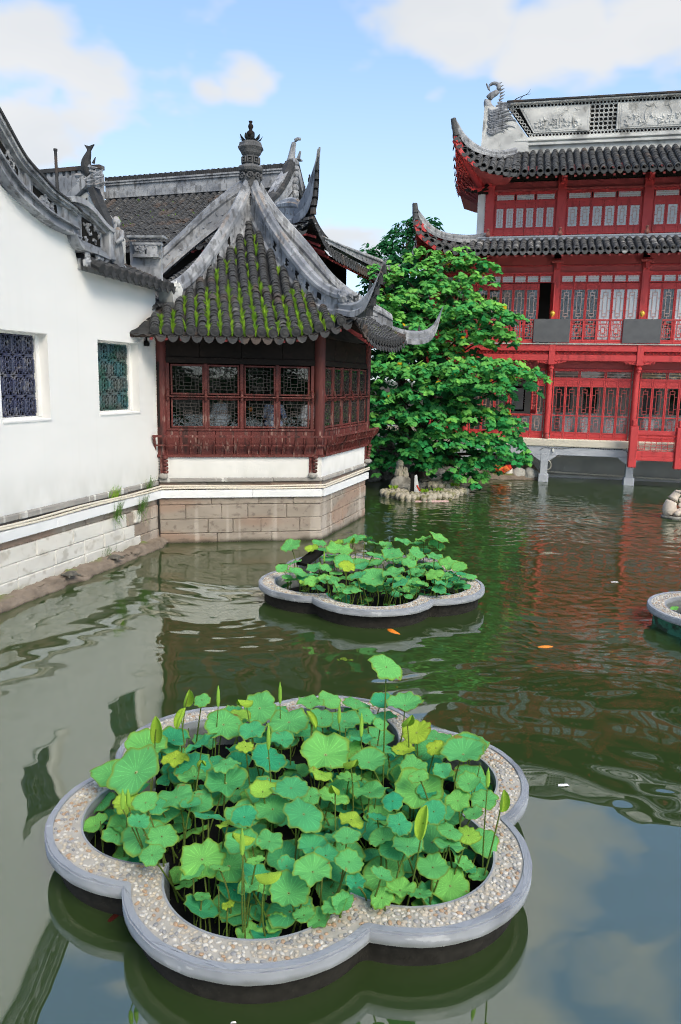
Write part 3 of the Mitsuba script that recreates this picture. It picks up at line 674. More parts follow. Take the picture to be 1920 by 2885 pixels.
for k, (fr, L) in enumerate(((FR, LF), (RT, LR))):
    put('white_panel', box(M(), fr, .0, L, -.2, -.012 + .002 * k, 1.36, 1.82), 'plaster', pav)
    put('floor_beam', box(M(), fr, -.04, L + .03, -.2, .05 + .002 * k, 1.79, 1.85, .01), 'old_red', pav)
    nb = 9
    for i in range(nb):
        a, b = .06 + (L - .1) * i / nb, .06 + (L - .1) * (i + 1) / nb
        put('board', box(M(), fr, a + .004, b - .004, -.05, .0, 1.85, 2.34, .006), 'old_red', pav)
    put('sill', box(M(), fr, 0, L, -.08, .025, 2.33, 2.375, .008), 'old_red', pav)
    put('lintel', box(M(), fr, 0, L, -.10, .0, 3.68, 3.80, .008), 'dark_wood', pav)  # shade under the eave, with soot, put into this dark colour
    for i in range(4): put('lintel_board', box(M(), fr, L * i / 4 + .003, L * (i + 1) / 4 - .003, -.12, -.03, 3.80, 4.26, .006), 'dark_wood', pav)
    # carved brackets with stone drums under the balustrade
    for u in ((.10, L - .20) if fr is FR else (L - .06,)):
        bm = M(); box(bm, fr, u - .07, u + .05, -.02, .02, 1.36, 1.80, .006)
        for q in range(5): z = 1.46 + q * .075; lathe(bm, [(0, 0), (.045, .008), (.055, .035), (.045, .062), (0, .07)], fr.p(u + .045, .05 + .012 * q, z), 7)
        put('bracket', bm, 'old_red', pav, smooth=30)
        put('drum_stone', lathe(M(), [(0, 0), (.07, 0), (.10, .03), (.10, .07), (.07, .10), (0, .10)], fr.p(u, .06, 1.362), 10), 'ledge_stone', pav, smooth=30)
    # goose-neck balustrade
    for q, (v, z) in enumerate(((.25, 2.235), (.135, 2.045))):
        e0, e1 = (-.12 if fr is FR else -v * .577 * 0 + .02), (L + .577 * v if fr is FR else L + .577 * v)
        if fr is RT: e0 = -.577 * v * 0 + .577 * v
        put('rail', bar(M(), fr.p(-.10 if fr is FR else v * .577, v, z), fr.p(e1, v, z), .05 if q == 0 else .032, .042 if q == 0 else .03), 'old_red', pav, label=('upper' if q == 0 else 'lower') + ' rail of the curved balustrade')
    n = 15
    for i in range(n + 1):
        u = -.06 + (L + .16) * i / n if fr is FR else .12 + (L + .0) * i / n
        P = fr.P(smooth_path([(u, .03, 1.83), (u, .045, 1.93), (u, .13, 2.045), (u, .20, 2.12), (u, .25, 2.235)], 9)); bm = M()
        big = (i in (0, n) if fr is FR else i == n)
        for a, b in zip(P[:-1], P[1:]): bar(bm, a, b + (b - a) * .12, .024 if not big else .045, .055 if not big else .07, fr.n)
        put('baluster', bm, 'old_red', pav)
    # columns and window mullions
    if fr is FR:
        for u, r in ((.085, .10), (L - .06, .115)):
            put('column', tube(M(), [fr.p(u, -.03, 1.84), fr.p(u, -.03, 4.3)], r, 14), 'old_red', pav, smooth=35)
        wins = [(.30, .90), (1.03, 1.61), (1.77, 2.35), (2.48, 3.06)]
    else:
        put('column', tube(M(), [fr.p(L - .03, -.03, 1.84), fr.p(L - .03, -.03, 4.3)], .10, 14), 'old_red', pav, smooth=35)
        wins = [(.12 + .62 * i, .12 + .62 * i + .50) for i in range(5)]
    edges = [wins[0][0] - .09] + [(wins[i][1] + wins[i + 1][0]) / 2 for i in range(len(wins) - 1)] + [wins[-1][1] + .09]
    for i, e in enumerate(edges):
        put('mullion', box(M(), fr, e - .035, e + .035, -.05, .006, 2.375, 3.68, .006), 'old_red', pav)
        hk = M()
        P = fr.P(np.array([(e, .0, 3.16), (e, .035, 3.14), (e, .03, 3.08), (e, .075, 3.02), (e, .04, 2.95)]))
        for a, b in zip(P[:-1], P[1:]): bar(hk, a, b + (b - a) * .1, .045, .03, fr.n)
        put('hook', hk, 'old_red', pav)
    put('rod', tube(M(), [fr.p(edges[0] - .03, .05, 3.02), fr.p(edges[-1] + .03, .05, 3.02)], .018, 8), 'old_red', pav, smooth=True)
    for a, b in wins:
        for z0, z1 in ((3.055, 3.66), (2.39, 2.99)):
            wm = M(); t = .035; A, B = a - .03, b + .03
            box(wm, fr, A, B, -.045, -.004, z0, z0 + t, .005); box(wm, fr, A, B, -.045, -.004, z1 - t, z1, .005)
            box(wm, fr, A, A + t, -.045, -.004, z0 + t, z1 - t, .005); box(wm, fr, B - t, B, -.045, -.004, z0 + t, z1 - t, .005)
            wk = put('window', wm, 'old_red', pav)
            a0, a1, c0, c1 = A + t, B - t, z0 + t, z1 - t
            gm = M(); gm.add(fr.P(np.array([[a0, -.03, c0], [a1, -.03, c0], [a1, -.03, c1], [a0, -.03, c1]])), [[0, 1, 2], [0, 2, 3]]); put('pane', gm, 'glass' if fr is FR else 'glass_mirror', wk)
            lm = M(); W_, H_ = a1 - a0, c1 - c0; g = H_ / 7.6; w_ = .0095
            ring = 0; x0, x1, y0, y1 = a0, a1, c0, c1
            def lb(u0, u1, s0, s1): box(lm, fr, u0, u1, -.026, -.014, s0, s1)
            while y1 - y0 > 1.6 * g and x1 - x0 > 1.6 * g:
                nx0, nx1, ny0, ny1 = x0 + g, x1 - g, y0 + g, y1 - g
                kx, ky = max(1, round((x1 - x0) / (2.0 * g))), max(1, round((y1 - y0) / (2.2 * g)))
                for q in range(kx + (ring % 2)):
                    xx = x0 + (x1 - x0) * ((q + .5) / (kx + ring % 2))
                    lb(xx - w_ / 2, xx + w_ / 2, y0, ny0); lb(xx - w_ / 2, xx + w_ / 2, ny1, y1)
                for q in range(ky + (ring % 2)):
                    yy = ny0 + (ny1 - ny0) * ((q + .5) / (ky + ring % 2))
                    lb(x0, nx0, yy - w_ / 2, yy + w_ / 2); lb(nx1, x1, yy - w_ / 2, yy + w_ / 2)
                lb(nx0, nx1, ny0 - w_ / 2, ny0 + w_ / 2); lb(nx0, nx1, ny1 - w_ / 2, ny1 + w_ / 2); lb(nx0 - w_ / 2, nx0 + w_ / 2, ny0, ny1); lb(nx1 - w_ / 2, nx1 + w_ / 2, ny0, ny1)
                x0, x1, y0, y1 = nx0, nx1, ny0, ny1; ring += 1
            put('lattice', lm, 'lattice_wood', wk)
# room inside: floor, ceiling, far walls with pale windows
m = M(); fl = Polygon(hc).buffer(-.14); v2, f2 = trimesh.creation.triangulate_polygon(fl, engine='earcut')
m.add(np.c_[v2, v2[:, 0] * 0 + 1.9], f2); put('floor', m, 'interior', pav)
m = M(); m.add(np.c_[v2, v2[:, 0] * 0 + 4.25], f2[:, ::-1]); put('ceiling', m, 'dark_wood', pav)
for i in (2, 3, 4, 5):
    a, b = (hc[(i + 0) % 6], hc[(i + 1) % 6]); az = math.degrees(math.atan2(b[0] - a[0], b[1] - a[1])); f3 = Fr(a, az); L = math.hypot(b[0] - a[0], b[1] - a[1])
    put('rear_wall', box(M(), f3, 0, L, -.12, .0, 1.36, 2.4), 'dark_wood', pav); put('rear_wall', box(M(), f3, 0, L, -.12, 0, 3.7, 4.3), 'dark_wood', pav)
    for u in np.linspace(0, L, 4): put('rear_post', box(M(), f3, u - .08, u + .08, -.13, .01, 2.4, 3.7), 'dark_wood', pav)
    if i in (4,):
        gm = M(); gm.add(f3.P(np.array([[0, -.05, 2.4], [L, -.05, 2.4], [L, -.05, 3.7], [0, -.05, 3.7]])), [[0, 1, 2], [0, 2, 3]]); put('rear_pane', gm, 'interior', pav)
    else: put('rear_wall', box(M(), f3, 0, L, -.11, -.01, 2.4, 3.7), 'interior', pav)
# ---- roof
AP = np.array([-2.19, 18.4]); OV = .85
def bis(i):
    n1, n2 = [np.array([math.cos(math.radians(AZ[(i - k) % 6])), -math.sin(math.radians(AZ[(i - k) % 6]))]) for k in (0, 1)]
    b = n1 + n2; return b / np.linalg.norm(b)
EV = [np.array(hc[i]) + OV / math.cos(math.pi / 6) * bis(i) for i in range(6)]
def zq(q): return 4.2 + .62 * q + .019 * q ** 3
class Face:
    def __init__(s, i, lift0=.0, lift1=.38):
        s.a, s.b = EV[i], EV[(i + 1) % 6]; d = s.b - s.a; s.L = np.linalg.norm(d); s.d = d / s.L; s.n = np.array([-s.d[1], s.d[0]])
        w = AP - s.a; s.xa, s.qa = w @ s.d, w @ s.n
        if s.qa < 0: s.n = -s.n; s.qa = -s.qa
        s.l0, s.l1 = lift0, lift1
    def qmax(s, x): return s.qa * np.where(x < s.xa, x / s.xa, (s.L - x) / (s.L - s.xa))
    def z(s, x, q):
        li = s.l1 * np.clip((x - s.L + 1.7) / 1.7, 0, 1) ** 2 + s.l0 * np.clip((1.7 - x) / 1.7, 0, 1) ** 2
        return zq(q * 3.448 / s.qa) + li * np.exp(-q / .8)
    def P(s, x, q, dz=0):
        x, q = np.broadcast_arrays(np.asarray(x, float), np.asarray(q, float)); h = s.a + x[..., None] * s.d + q[..., None] * s.n
        return np.concatenate([h, (s.z(x, q) + dz)[..., None]], -1)
roof = pav
TV = tile_piece(.068, .092, .118)
tile_ply = mikit.ply(TV[:2], 'mat_tile', True, uv=TV[2])
tiles_left = 300
weed_m = M()
def tiled_face(fc, spacing, x0, x1, individually, ridge_gap=.16):
    global tiles_left
    xs = np.arange(x0, x1, spacing); rest = M(); dm_, rm = M(), M()
    for x in xs:
        qm = float(fc.qmax(x)) - ridge_gap
        if qm < .25: continue
        q = np.linspace(0, qm, 30); path = fc.P(np.full(30, x), q, .060); nrm = np.array([-fc.n[0], -fc.n[1], 1.2])
        if individually:
            ms = slope_row(None, path, nrm, .1, .090)
            for k, mt in enumerate(ms):
                if tiles_left > 0 and k < 17: put('tile', tile_ply, None, roof, to=mt); tiles_left -= 1
                else: rest.add(TV[0] @ mt[:3, :3].T + mt[:3, 3], TV[1], TV[2])
        else:
            rm = M(); slope_row(rm, path, nrm, .1, .11, shared=TV); put('tile_row', rm, 'tile', roof, smooth=True)
        o = np.array([-fc.n[0], -fc.n[1], -.25]); e = path[0]; em_ = M(); disc_end(em_, e + o * .012 + np.array([0, 0, .012]), o, (0, 0, 1), .094); put('eave_disc', em_, 'tile', roof)
        em_ = M(); drip_end(em_, fc.P(x + spacing / 2, -.02, -.015), o, (0, 0, 1), spacing * .43, .12, .5); put('drip_tile', em_, 'tile', roof)
    if rest.v: put('upper_tiles', rest, 'tile', roof, smooth=True, kind='stuff')
    # pan tiles between the rows: stepped sheet
    nx, nq = int((x1 - x0) / spacing * 4) + 1, 74; pm = M()
    X = np.linspace(max(x0 - spacing, .02), min(x1, fc.L - .02), nx); G = np.zeros((nq, nx, 3))
    for j, x in enumerate(X):
        qm = max(float(fc.qmax(x)) - .02, .01); q = np.linspace(0, qm, nq); ph = ((x - x0) / spacing) % 1
        saw = ((np.arange(nq) % 2) * .022); G[:, j] = fc.P(np.full(nq, x), q, 0) + np.stack([q * 0, q * 0, saw - .055 * math.sin(math.pi * ph)], 1)
    grid(pm, G); put('pan_tiles', pm, 'tile', roof, kind='stuff')
    # boards and rafters under the eave
    sm = M(); X = np.linspace(.02, fc.L - .02, 24); Q = np.linspace(0, 1, 8)
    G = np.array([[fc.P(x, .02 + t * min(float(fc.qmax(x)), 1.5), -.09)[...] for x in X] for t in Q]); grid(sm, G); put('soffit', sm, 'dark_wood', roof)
    for x in np.arange(x0 + .1, x1 - .05, spacing * 1.25):
        if float(fc.qmax(x)) < .4: continue
        put('rafter', bar(M(), fc.P(x, .03, -.115), fc.P(x, .75, -.115), .06, .05), 'red_dull', roof)
    em_ = M(); X = np.linspace(max(x0 - .1, .0), x1, 30); path = fc.P(X, X * 0 + .03, -.06); sweep(em_, path, [(-.02, -.03), (.02, -.03), (.02, .03), (-.02, .03)]); put('eave_board', em_, 'dark_wood', roof)
F0, F1, F5 = Face(0, 0, .40), Face(1, .40, .34), Face(5, .1, 0)
tiled_face(F0, .222, .06, F0.L - .06, True)
tiled_face(F1, .23, .12, F1.L - .05, False)
tiled_face(F5, .235, F5.L - 1.9, F5.L - .3, False)
for i in (2, 3, 4):
    fc = Face(i, .3, .3); X = np.linspace(.02, fc.L - .02, 20); G = np.array([[fc.P(x, t * float(fc.qmax(x)), 0) for x in X] for t in np.linspace(0, 1, 16)]); grid(sm := M(), G); put('rear_slope', sm, 'tile', roof)
# moss and weeds in the gutters
def weeds(m_, p, up, s_, n, g):
    for k in range(n):
        a = g.uniform(0, 6.28); h = s_ * g.uniform(.6, 1.35); lean = np.array([math.cos(a), math.sin(a), 0]) * h * g.uniform(.15, .6); t = p + lean + np.array([0, 0, h]); w = np.cross(lean, [0, 0, 1]); w = w / (np.linalg.norm(w) + 1e-9) * s_ * .16
        mid = p + lean * .4 + np.array([0, 0, h * .6]); m_.add([p - w * .5, p + w * .5, mid + w, mid - w, t], [[0, 1, 2], [0, 2, 3], [3, 2, 4]])
g = random.Random(11)
for x in np.arange(.06, F0.L - .5, .222):
    xm = x + .111; qm = float(F0.qmax(xm)) - .3; base_ = .18 if xm < 1.1 else .72
    if qm < .2: continue
    dens = g.uniform(.55, 1.0) * (1.0 if 1.3 < xm < 3.7 else .42); q = .02
    while q < qm:
        if g.random() < dens * (1.25 - q / (2.6 if 1.6 < xm < 2.7 else 1.7)): weeds(weed_m, F0.P(xm + g.uniform(-.025, .025), q, -.03), None, g.uniform(.09, .18), 12, g)
        q += .055
wd = put('roof_weeds', weed_m, 'weed', None, label='bright green weeds growing in the gutters between the roof tile rows', kind='stuff', cat='weeds')
mm_ = M()
for k in range(420):
    x, q = g.uniform(.6, F1.L - .4), g.uniform(.1, 1.3)
    if q < float(F1.qmax(x)) - .2 and meshkit.noise(np.array([x * 1.6, q * 1.8, 3.])) > .42: weeds(mm_, F1.P(x, q, .10), None, .05, 4, g)
put('roof_moss', mm_, 'moss', None, label='pale green moss on the right slope of the pavilion roof', kind='stuff', cat='moss')
# ---- ridges
def hp(i, k, z, off=0.0):
    B = EV[i]; d = B - AP; L = np.linalg.norm(d); d = d / L; h = AP + d * k; return [h[0], h[1], z]
rf = ridge(roof, [hp(1, .05, 7.02), hp(1, .78, 6.17), hp(1, 1.8, 5.33), hp(1, 2.75, 4.82), hp(1, 3.42, 4.68)], [hp(1, .23, 7.83), hp(1, .86, 7.01), hp(1, 1.79, 6.166), hp(1, 2.73, 5.458), hp(1, 3.44, 5.17)], carve=46, seed=1, lat=.95, label='right front ridge with a beast head')
fl_ = ridge(roof, [hp(1, 3.30, 4.70), hp(1, 3.62, 4.66), hp(1, 3.95, 4.62), hp(1, 4.22, 4.72), hp(1, 4.40, 4.98), hp(1, 4.53, 5.24), hp(1, 4.66, 5.56)], [hp(1, 3.30, 4.96), hp(1, 3.60, 4.925), hp(1, 3.98, 4.94), hp(1, 4.29, 5.11), hp(1, 4.50, 5.32), hp(1, 4.62, 5.48), hp(1, 4.73, 5.64)], FLY, [1, 1, 1, .8, .6, .45, .3], name='upturned_tip')
bm = M(); hb = hp(1, 3.50, 5.02); dd = EV[1] - AP; dd = np.r_[dd / np.linalg.norm(dd), 0]
blob(bm, hb, (.13, .13, .15), 2, .35, 2.5, 3); tube(bm, [np.array(hb) + dd * .05, np.array(hb) + dd * .2 + [0, 0, .03]], [.07, .04], 6); tube(bm, [np.array(hb) - [0, 0, .02], np.array(hb) + dd * .17 - [0, 0, .06]], [.05, .03], 6); tube(bm, [np.array(hb) + [0, 0, .1], np.array(hb) - dd * .04 + [0, 0, .2]], [.04, .02], 5); put('beast_head', bm, 'cement', rf)
bm = M(); beast(bm, hp(1, 3.86, 4.945), dd, .13); put('ridge_animal', bm, 'tile', fl_)
bm = M(); beast(bm, hp(1, 4.28, 5.10), dd, .16, 1); put('ridge_animal', bm, 'tile', fl_)
tm = M()
for q in range(5): a = np.array(hp(1, 4.28 + .1 * q, 4.62 + .19 * q)); tube(tm, [a, a + [.01, -.01, .15]], [.075 - .008 * q, .062 - .008 * q], 6)
put('corner_tiles', tm, 'tile', fl_)
lf_ = ridge(roof, [hp(0, .10, 6.98), hp(0, .86, 6.04), hp(0, 1.7, 5.28), hp(0, 2.47, 4.72), hp(0, 2.95, 4.60)], [hp(0, .225, 7.82), hp(0, 1.02, 6.85), hp(0, 1.84, 6.044), hp(0, 2.6, 5.463), hp(0, 3.0, 5.26)], carve=46, seed=2, lat=.95, label='left front ridge ending in a carved scroll block')
bm = M(); e0, e1 = np.array(hp(0, 2.86, 4.52)), np.array(hp(0, 3.10, 4.66))
lfr = Fr((hp(0, 2.9, 0)[0], hp(0, 2.9, 0)[1]), math.degrees(math.atan2(*(EV[0] - AP))))
sp = Polygon([(-.14, 4.42), (-.08, 4.68), (-.02, 4.92), (-.10, 5.12), (.0, 5.24), (.20, 5.22), (.26, 5.05), (.22, 4.86), (.14, 4.72), (.05, 4.52), (.0, 4.40)]); prism(bm, lfr, sp, -.17, .17)
for sv in (-.175, .17):
    for uu, zz in ((.05, 5.0), (.13, 5.1), (.12, 4.95), (.06, 4.82)): box(bm, lfr, uu - .05, uu + .04, sv, sv + .02, zz - .02, zz + .015); box(bm, lfr, uu + .02, uu + .04, sv, sv + .02, zz - .05, zz - .02)
carving(bm, lfr, -.05, .22, .17, 5.08, 5.24, 10, .06, 5); carving(bm, lfr, -.05, .22, -.17, 5.1, 5.24, 10, .06, 6); put('scroll_block', bm, 'pale_cement', lf_)
rb = ridge(roof, [hp(2, .1, 7.0), hp(2, .73, 6.2), hp(2, 1.5, 5.5), hp(2, 2.2, 5.0), hp(2, 2.9, 4.74), hp(2, 3.50, 4.55)], [hp(2, .226, 7.85), hp(2, .733, 7.189), hp(2, 1.464, 6.462), hp(2, 2.0, 5.87), hp(2, 2.88, 5.334), hp(2, 3.46, 5.03)], carve=26, seed=3, lat=.9, label='right rear ridge of the pavilion')
fl2 = ridge(roof, [hp(2, 3.40, 4.46), hp(2, 3.8, 4.34), hp(2, 4.15, 4.31), hp(2, 4.46, 4.40), hp(2, 4.66, 4.72), hp(2, 4.79, 5.22)], [hp(2, 3.40, 4.79), hp(2, 3.8, 4.67), hp(2, 4.15, 4.65), hp(2, 4.45, 4.72), hp(2, 4.66, 4.96), hp(2, 4.82, 5.27)], FLY, [1, 1, .9, .8, .55, .35], name='upturned_tip')
bm = M(); d2 = EV[2] - AP; d2 = np.r_[d2 / np.linalg.norm(d2), 0]; beast(bm, hp(2, 3.85, 4.66), d2, .13); put('ridge_animal', bm, 'tile', fl2)
bm = M(); beast(bm, hp(2, 4.2, 4.64), d2, .13, 1); put('ridge_animal', bm, 'tile', fl2)
lb_ = ridge(roof, [hp(5, .1, 7.2), hp(5, .76, 6.75), hp(5, 1.55, 6.1), hp(5, 2.16, 5.55)], [hp(5, .17, 7.86), hp(5, .76, 7.435), hp(5, 1.55, 6.697), hp(5, 2.16, 6.15)], carve=18, seed=4, lat=.9, label='left rear ridge of the pavilion')
bm = M(); sweep(bm, smooth_path([hp(5, 2.0, 5.45), hp(5, 2.5, 5.3), hp(5, 3.1, 5.25)], 8), [(-.1, 0), (-.1, .3), (0, .36), (.1, .3), (.1, 0)]); put('ridge', bm, 'cement', roof)
# finial
fin = put("finial", lathe(M(), [(r_ * .88, z_) for r_, z_ in [(.18, 7.55), (.23, 7.74), (.27, 7.86), (.25, 7.93), (.19, 7.97), (.32, 8.03), (.345, 8.09), (.30, 8.14), (.20, 8.17), (.20, 8.36), (.26, 8.41), (.29, 8.47), (.345, 8.53), (.31, 8.57), (.30, 8.63), (.17, 8.68), (0, 8.68)]], (AP[0], AP[1], 0), 8, .4), 'dark_cement', roof, label='octagonal stone finial base')
bm = M()
for q in range(8):
    a = .4 + math.pi / 8 + q * math.pi / 4; c = np.array([AP[0] + .19 * math.cos(a), AP[1] + .19 * math.sin(a), 8.265]); fq = Fr(c[:2], 90 - math.degrees(a) + 90)
    for x0, x1, z0, z1 in ((-.06, .06, 8.2, 8.215), (-.06, .06, 8.315, 8.33), (-.06, -.045, 8.215, 8.315), (.045, .06, 8.215, 8.315), (-.02, .02, 8.25, 8.28)): box(bm, fq, x0, x1, -.02, .02, z0, z1)
    c2 = np.array([AP[0] + .245 * math.cos(a), AP[1] + .245 * math.sin(a), 7.90]); an = np.linspace(0, 8, 12)
    tube(bm, [c2 + (np.array([-math.sin(a), math.cos(a), 0]) * math.cos(t) + np.array([0, 0, 1]) * math.sin(t)) * .085 * (1 - t / 10) for t in an], .02, 5)
put('carving', bm, 'dark_cement', fin)
gd = put('gourd', lathe(M(), [(0, 8.66), (.09, 8.67), (.125, 8.75), (.12, 8.80), (.06, 8.87), (.05, 8.89), (.11, 8.91), (.10, 8.935), (.05, 8.945), (.06, 8.96), (.095, 9.0), (.09, 9.06), (.04, 9.10), (.035, 9.12), (.06, 9.17), (.055, 9.21), (.025, 9.25), (.04, 9.27), (.045, 9.295), (0, 9.30)], (AP[0], AP[1], -.19 + .0), 14), 'dark_wood', fin, True)
for q in range(10):
    a = q * .628; o = np.array([math.cos(a), math.sin(a), 0]); b0 = np.array([AP[0], AP[1], 8.66]); t = np.cross(o, [0, 0, 1]); pm = M()
    rows = [[b0 + o * r + t * w * s_ + np.array([0, 0, z]) for s_ in (-1, 0, 1)] for r, z, w in ((.08, 0, .02), (.16, .015, .05), (.23, .06, .05), (.27, .13, .01))]
    grid(pm, rows); put('petal', pm, 'tile', fin)

# ---------------------------------------------------------------- the large hall behind
hall = thing('hall', 'large old hall behind the pavilion with long grey ridge and swept-up roof corners', 'hall')
H = Fr((-.88, 21.4), 109.0, 1); Hf = H  # u along the front eave (to the right), v outward to the front
HS = Fr((-.88, 21.4), 19.0)             # u backwards along the right eave, v outward to the right
HT = tile_piece(.085, .10, .17, 6)
def hz(q): return 7.1 + .41 * q + .040 * q * q   # height above the eave line at depth q
RIDGEQ = 4.22
# front slope
for i in range(38):
    u = -.4 - i * .262
    if u < -9.6: break
    q = np.linspace(0, RIDGEQ - .2, 16); lift = .5 * max(0, (u + 1.6) / 1.6) ** 2
    if u > -2.35: q = q * min(1, max(.10, (-u) * .85 / RIDGEQ))
    path = H.P(np.stack([q * 0 + u, -q, hz(q) + .04 + lift * np.exp(-q)], 1)); rm = M(); slope_row(rm, path, H.n + np.array([0, 0, 1.5]), .1, .155, shared=HT, jit=.008); put('tile_row', rm, 'tile', hall, smooth=True)
    em_ = M(); drip_end(em_, H.p(u + .13, .02, hz(0) - .02 + lift), H.n, (0, 0, 1), .115, .14); put('drip_tile', em_, 'tile', hall)
m = M(); uw_ = lambda w_, q: max(-9.8, w_ * 9.8 - 9.8 + (-.05 - min(q, 2.0) * 1.1) * w_)
G = [[H.p(uw_(w_, q), -q, hz(q) - .02 + .5 * max(0, (uw_(w_, q) + 1.6) / 1.6) ** 2 * math.exp(-q)) for w_ in np.linspace(0, 1, 30)] for q in np.linspace(0, RIDGEQ, 20)]; grid(m, G); put('front_slope', m, 'tile', hall)
m = M(); G = [[H.p(u, -2 * RIDGEQ + q, hz(q) - .02) for u in np.linspace(-9.8, -2.2, 8)] for q in np.linspace(0, RIDGEQ, 12)]; grid(m, G); put('rear_slope', m, 'tile', hall)
g = random.Random(3); wm = M()
for k in range(70):
    u, q = -1.2 - g.random() * 7, g.uniform(.3, 4.2)
    if meshkit.noise(np.array([u * .7, q * .9, 1.])) > .5: weeds(wm, H.p(u, -q, hz(q) + .02), None, .12, 5, g)
put('hall_roof_weeds', wm, 'weed', None, label='sparse weeds on the tiled front slope of the hall behind', kind='stuff', cat='weeds')
# ridge wall along the top with dark ribbed cap
rk = put('ridge', box(M(), H, -9.5, -2.52, -RIDGEQ - .14, -RIDGEQ + .14, 9.55, 9.78), 'cement', hall, label='long grey ridge of the hall')
for a, b, w in ((9.78, 9.98, .10), (9.98, 10.02, .15), (10.02, 10.06, .12), (10.06, 10.11, .17)): put('moulding', box(M(), H, -9.48, -2.54, -RIDGEQ - w, -RIDGEQ + w, a, b), 'cement', rk)
m = M()
for u in np.arange(-9.45, -2.55, .075): box(m, H, u, u + .062, -RIDGEQ - .16, -RIDGEQ + .16, 10.11, 10.25 + .012 * math.sin(u * 31))
put('cap', m, 'tile', rk)
# right end: gable, its curved ribs and hook
gb = put('gable', prism(M(), HS, Polygon([(RIDGEQ - 3.1, 8.1), (RIDGEQ - 1.9, 8.75), (RIDGEQ - .8, 9.7), (RIDGEQ, 10.3), (RIDGEQ + .8, 9.7), (RIDGEQ + 1.9, 8.75), (RIDGEQ + 3.1, 8.1)]), -2.55, -2.3), 'cement', hall)
for s_ in (-1, 1):
    P = [(RIDGEQ + s_ * d, z) for d, z in ((.05, 10.22), (.45, 9.75), (1.1, 9.15), (2.0, 8.62), (3.0, 8.35))]
    m = M(); sweep(m, smooth_path([HS.p(a, -2.4, b) for a, b in P], 18), [(-.18, 0), (-.18, .14), (0, .2), (.18, .14), (.18, 0)]); put('gable_rib', m, 'tile', gb)
    m = M(); sweep(m, smooth_path([HS.p(a, -2.36, b - .16) for a, b in P], 18), [(-.1, -.1), (-.1, .12), (.16, .12), (.16, -.1)]); put('gable_rib', m, 'cement', gb)
m = M(); tube(m, smooth_path([H.p(-2.62, -RIDGEQ, 10.0), H.p(-2.45, -RIDGEQ, 10.35), H.p(-2.38, -RIDGEQ, 10.72), H.p(-2.28, -RIDGEQ, 10.97), H.p(-2.12, -RIDGEQ, 10.98)], 14), np.linspace(.17, .045, 14), 8); put('hook_ornament', m, 'cement', gb, True)
m = M()
for z, r in ((9.9, .12), (10.08, .10), (10.25, .13), (9.7, .13), (9.5, .12), (9.3, .14)): blob(m, H.p(-2.25, -RIDGEQ + .1, z), (.12, .12, r), 1, .3, 2, int(z * 10))
box(m, H, -2.4, -2.1, -RIDGEQ - .15, -RIDGEQ + .15, 10.34, 10.38); tube(m, [H.p(-2.2, -RIDGEQ, 10.36), H.p(-2.12, -RIDGEQ, 10.62)], [.07, .03], 5); put('carving', m, 'cement', gb)
# right skirt roof with two swept corners
HSL = 9.1
def hs(u, q):  # u back along the right eave, q inwards
    lift = .62 * np.clip((1.9 - u) / 1.9, 0, 1) ** 2.2 + .62 * np.clip((u - HSL + 1.9) / 1.9, 0, 1) ** 2.2
    return 7.0 - .02 * u + .52 * q + lift * np.exp(-q / .9)
qh = lambda u, t: t * min(2.2, max(u, 0) + .08, max(HSL - u, 0) + .08)
m = M(); G = [[HS.p(u, -qh(u, t), hs(u, qh(u, t))) for u in np.linspace(-.05, HSL + .05, 40)] for t in np.linspace(0, 1, 10)]; grid(m, G); put('side_slope', m, 'tile', hall)
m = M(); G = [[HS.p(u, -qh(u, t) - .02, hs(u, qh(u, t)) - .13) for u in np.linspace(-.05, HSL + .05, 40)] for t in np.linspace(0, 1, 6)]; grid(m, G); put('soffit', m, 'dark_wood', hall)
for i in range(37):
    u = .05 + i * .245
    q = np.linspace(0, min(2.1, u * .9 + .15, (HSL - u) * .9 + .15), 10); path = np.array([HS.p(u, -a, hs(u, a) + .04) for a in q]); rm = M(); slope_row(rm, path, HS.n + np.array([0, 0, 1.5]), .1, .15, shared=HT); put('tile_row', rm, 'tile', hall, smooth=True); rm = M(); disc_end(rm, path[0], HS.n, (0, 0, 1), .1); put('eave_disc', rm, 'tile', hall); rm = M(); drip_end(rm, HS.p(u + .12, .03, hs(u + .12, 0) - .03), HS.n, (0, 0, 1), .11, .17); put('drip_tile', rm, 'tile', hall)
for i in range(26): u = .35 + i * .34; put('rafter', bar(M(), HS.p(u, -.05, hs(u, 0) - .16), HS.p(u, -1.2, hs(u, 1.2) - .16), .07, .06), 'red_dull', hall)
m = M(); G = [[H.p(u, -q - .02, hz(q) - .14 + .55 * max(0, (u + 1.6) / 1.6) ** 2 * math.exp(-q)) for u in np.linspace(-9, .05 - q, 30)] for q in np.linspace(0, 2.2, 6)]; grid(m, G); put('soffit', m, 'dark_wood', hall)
for i in range(12): u = -.3 - i * .34; put('rafter', bar(M(), H.p(u, -.05, hz(0) - .17 + .5 * max(0, (u + 1.6) / 1.6) ** 2), H.p(u, -1.2, hz(1.2) - .17), .07, .06), 'red_dull', hall)
put('side_wall', box(M(), HS, 1.6, HSL - 1.6, -1.9, -1.6, 1.0, 7.6), 'dark_wood', hall)
put('front_wall', box(M(), H, -9.5, -1.6, -1.9, -1.6, 1.0, 7.4), 'dark_wood', hall)
HB = Fr((-.88, 21.4), 154.0)
def hb_(k, z): return HB.p(k, 0, z)
ck = ridge(hall, [hb_(-2.7, 8.10), hb_(-1.9, 7.82), hb_(-1.25, 7.70), hb_(-.62, 7.66)], [hb_(-2.65, 8.55), hb_(-1.9, 8.53), hb_(-1.3, 8.42), hb_(-.95, 8.28)], carve=20, seed=7, label='front corner ridge of the hall')
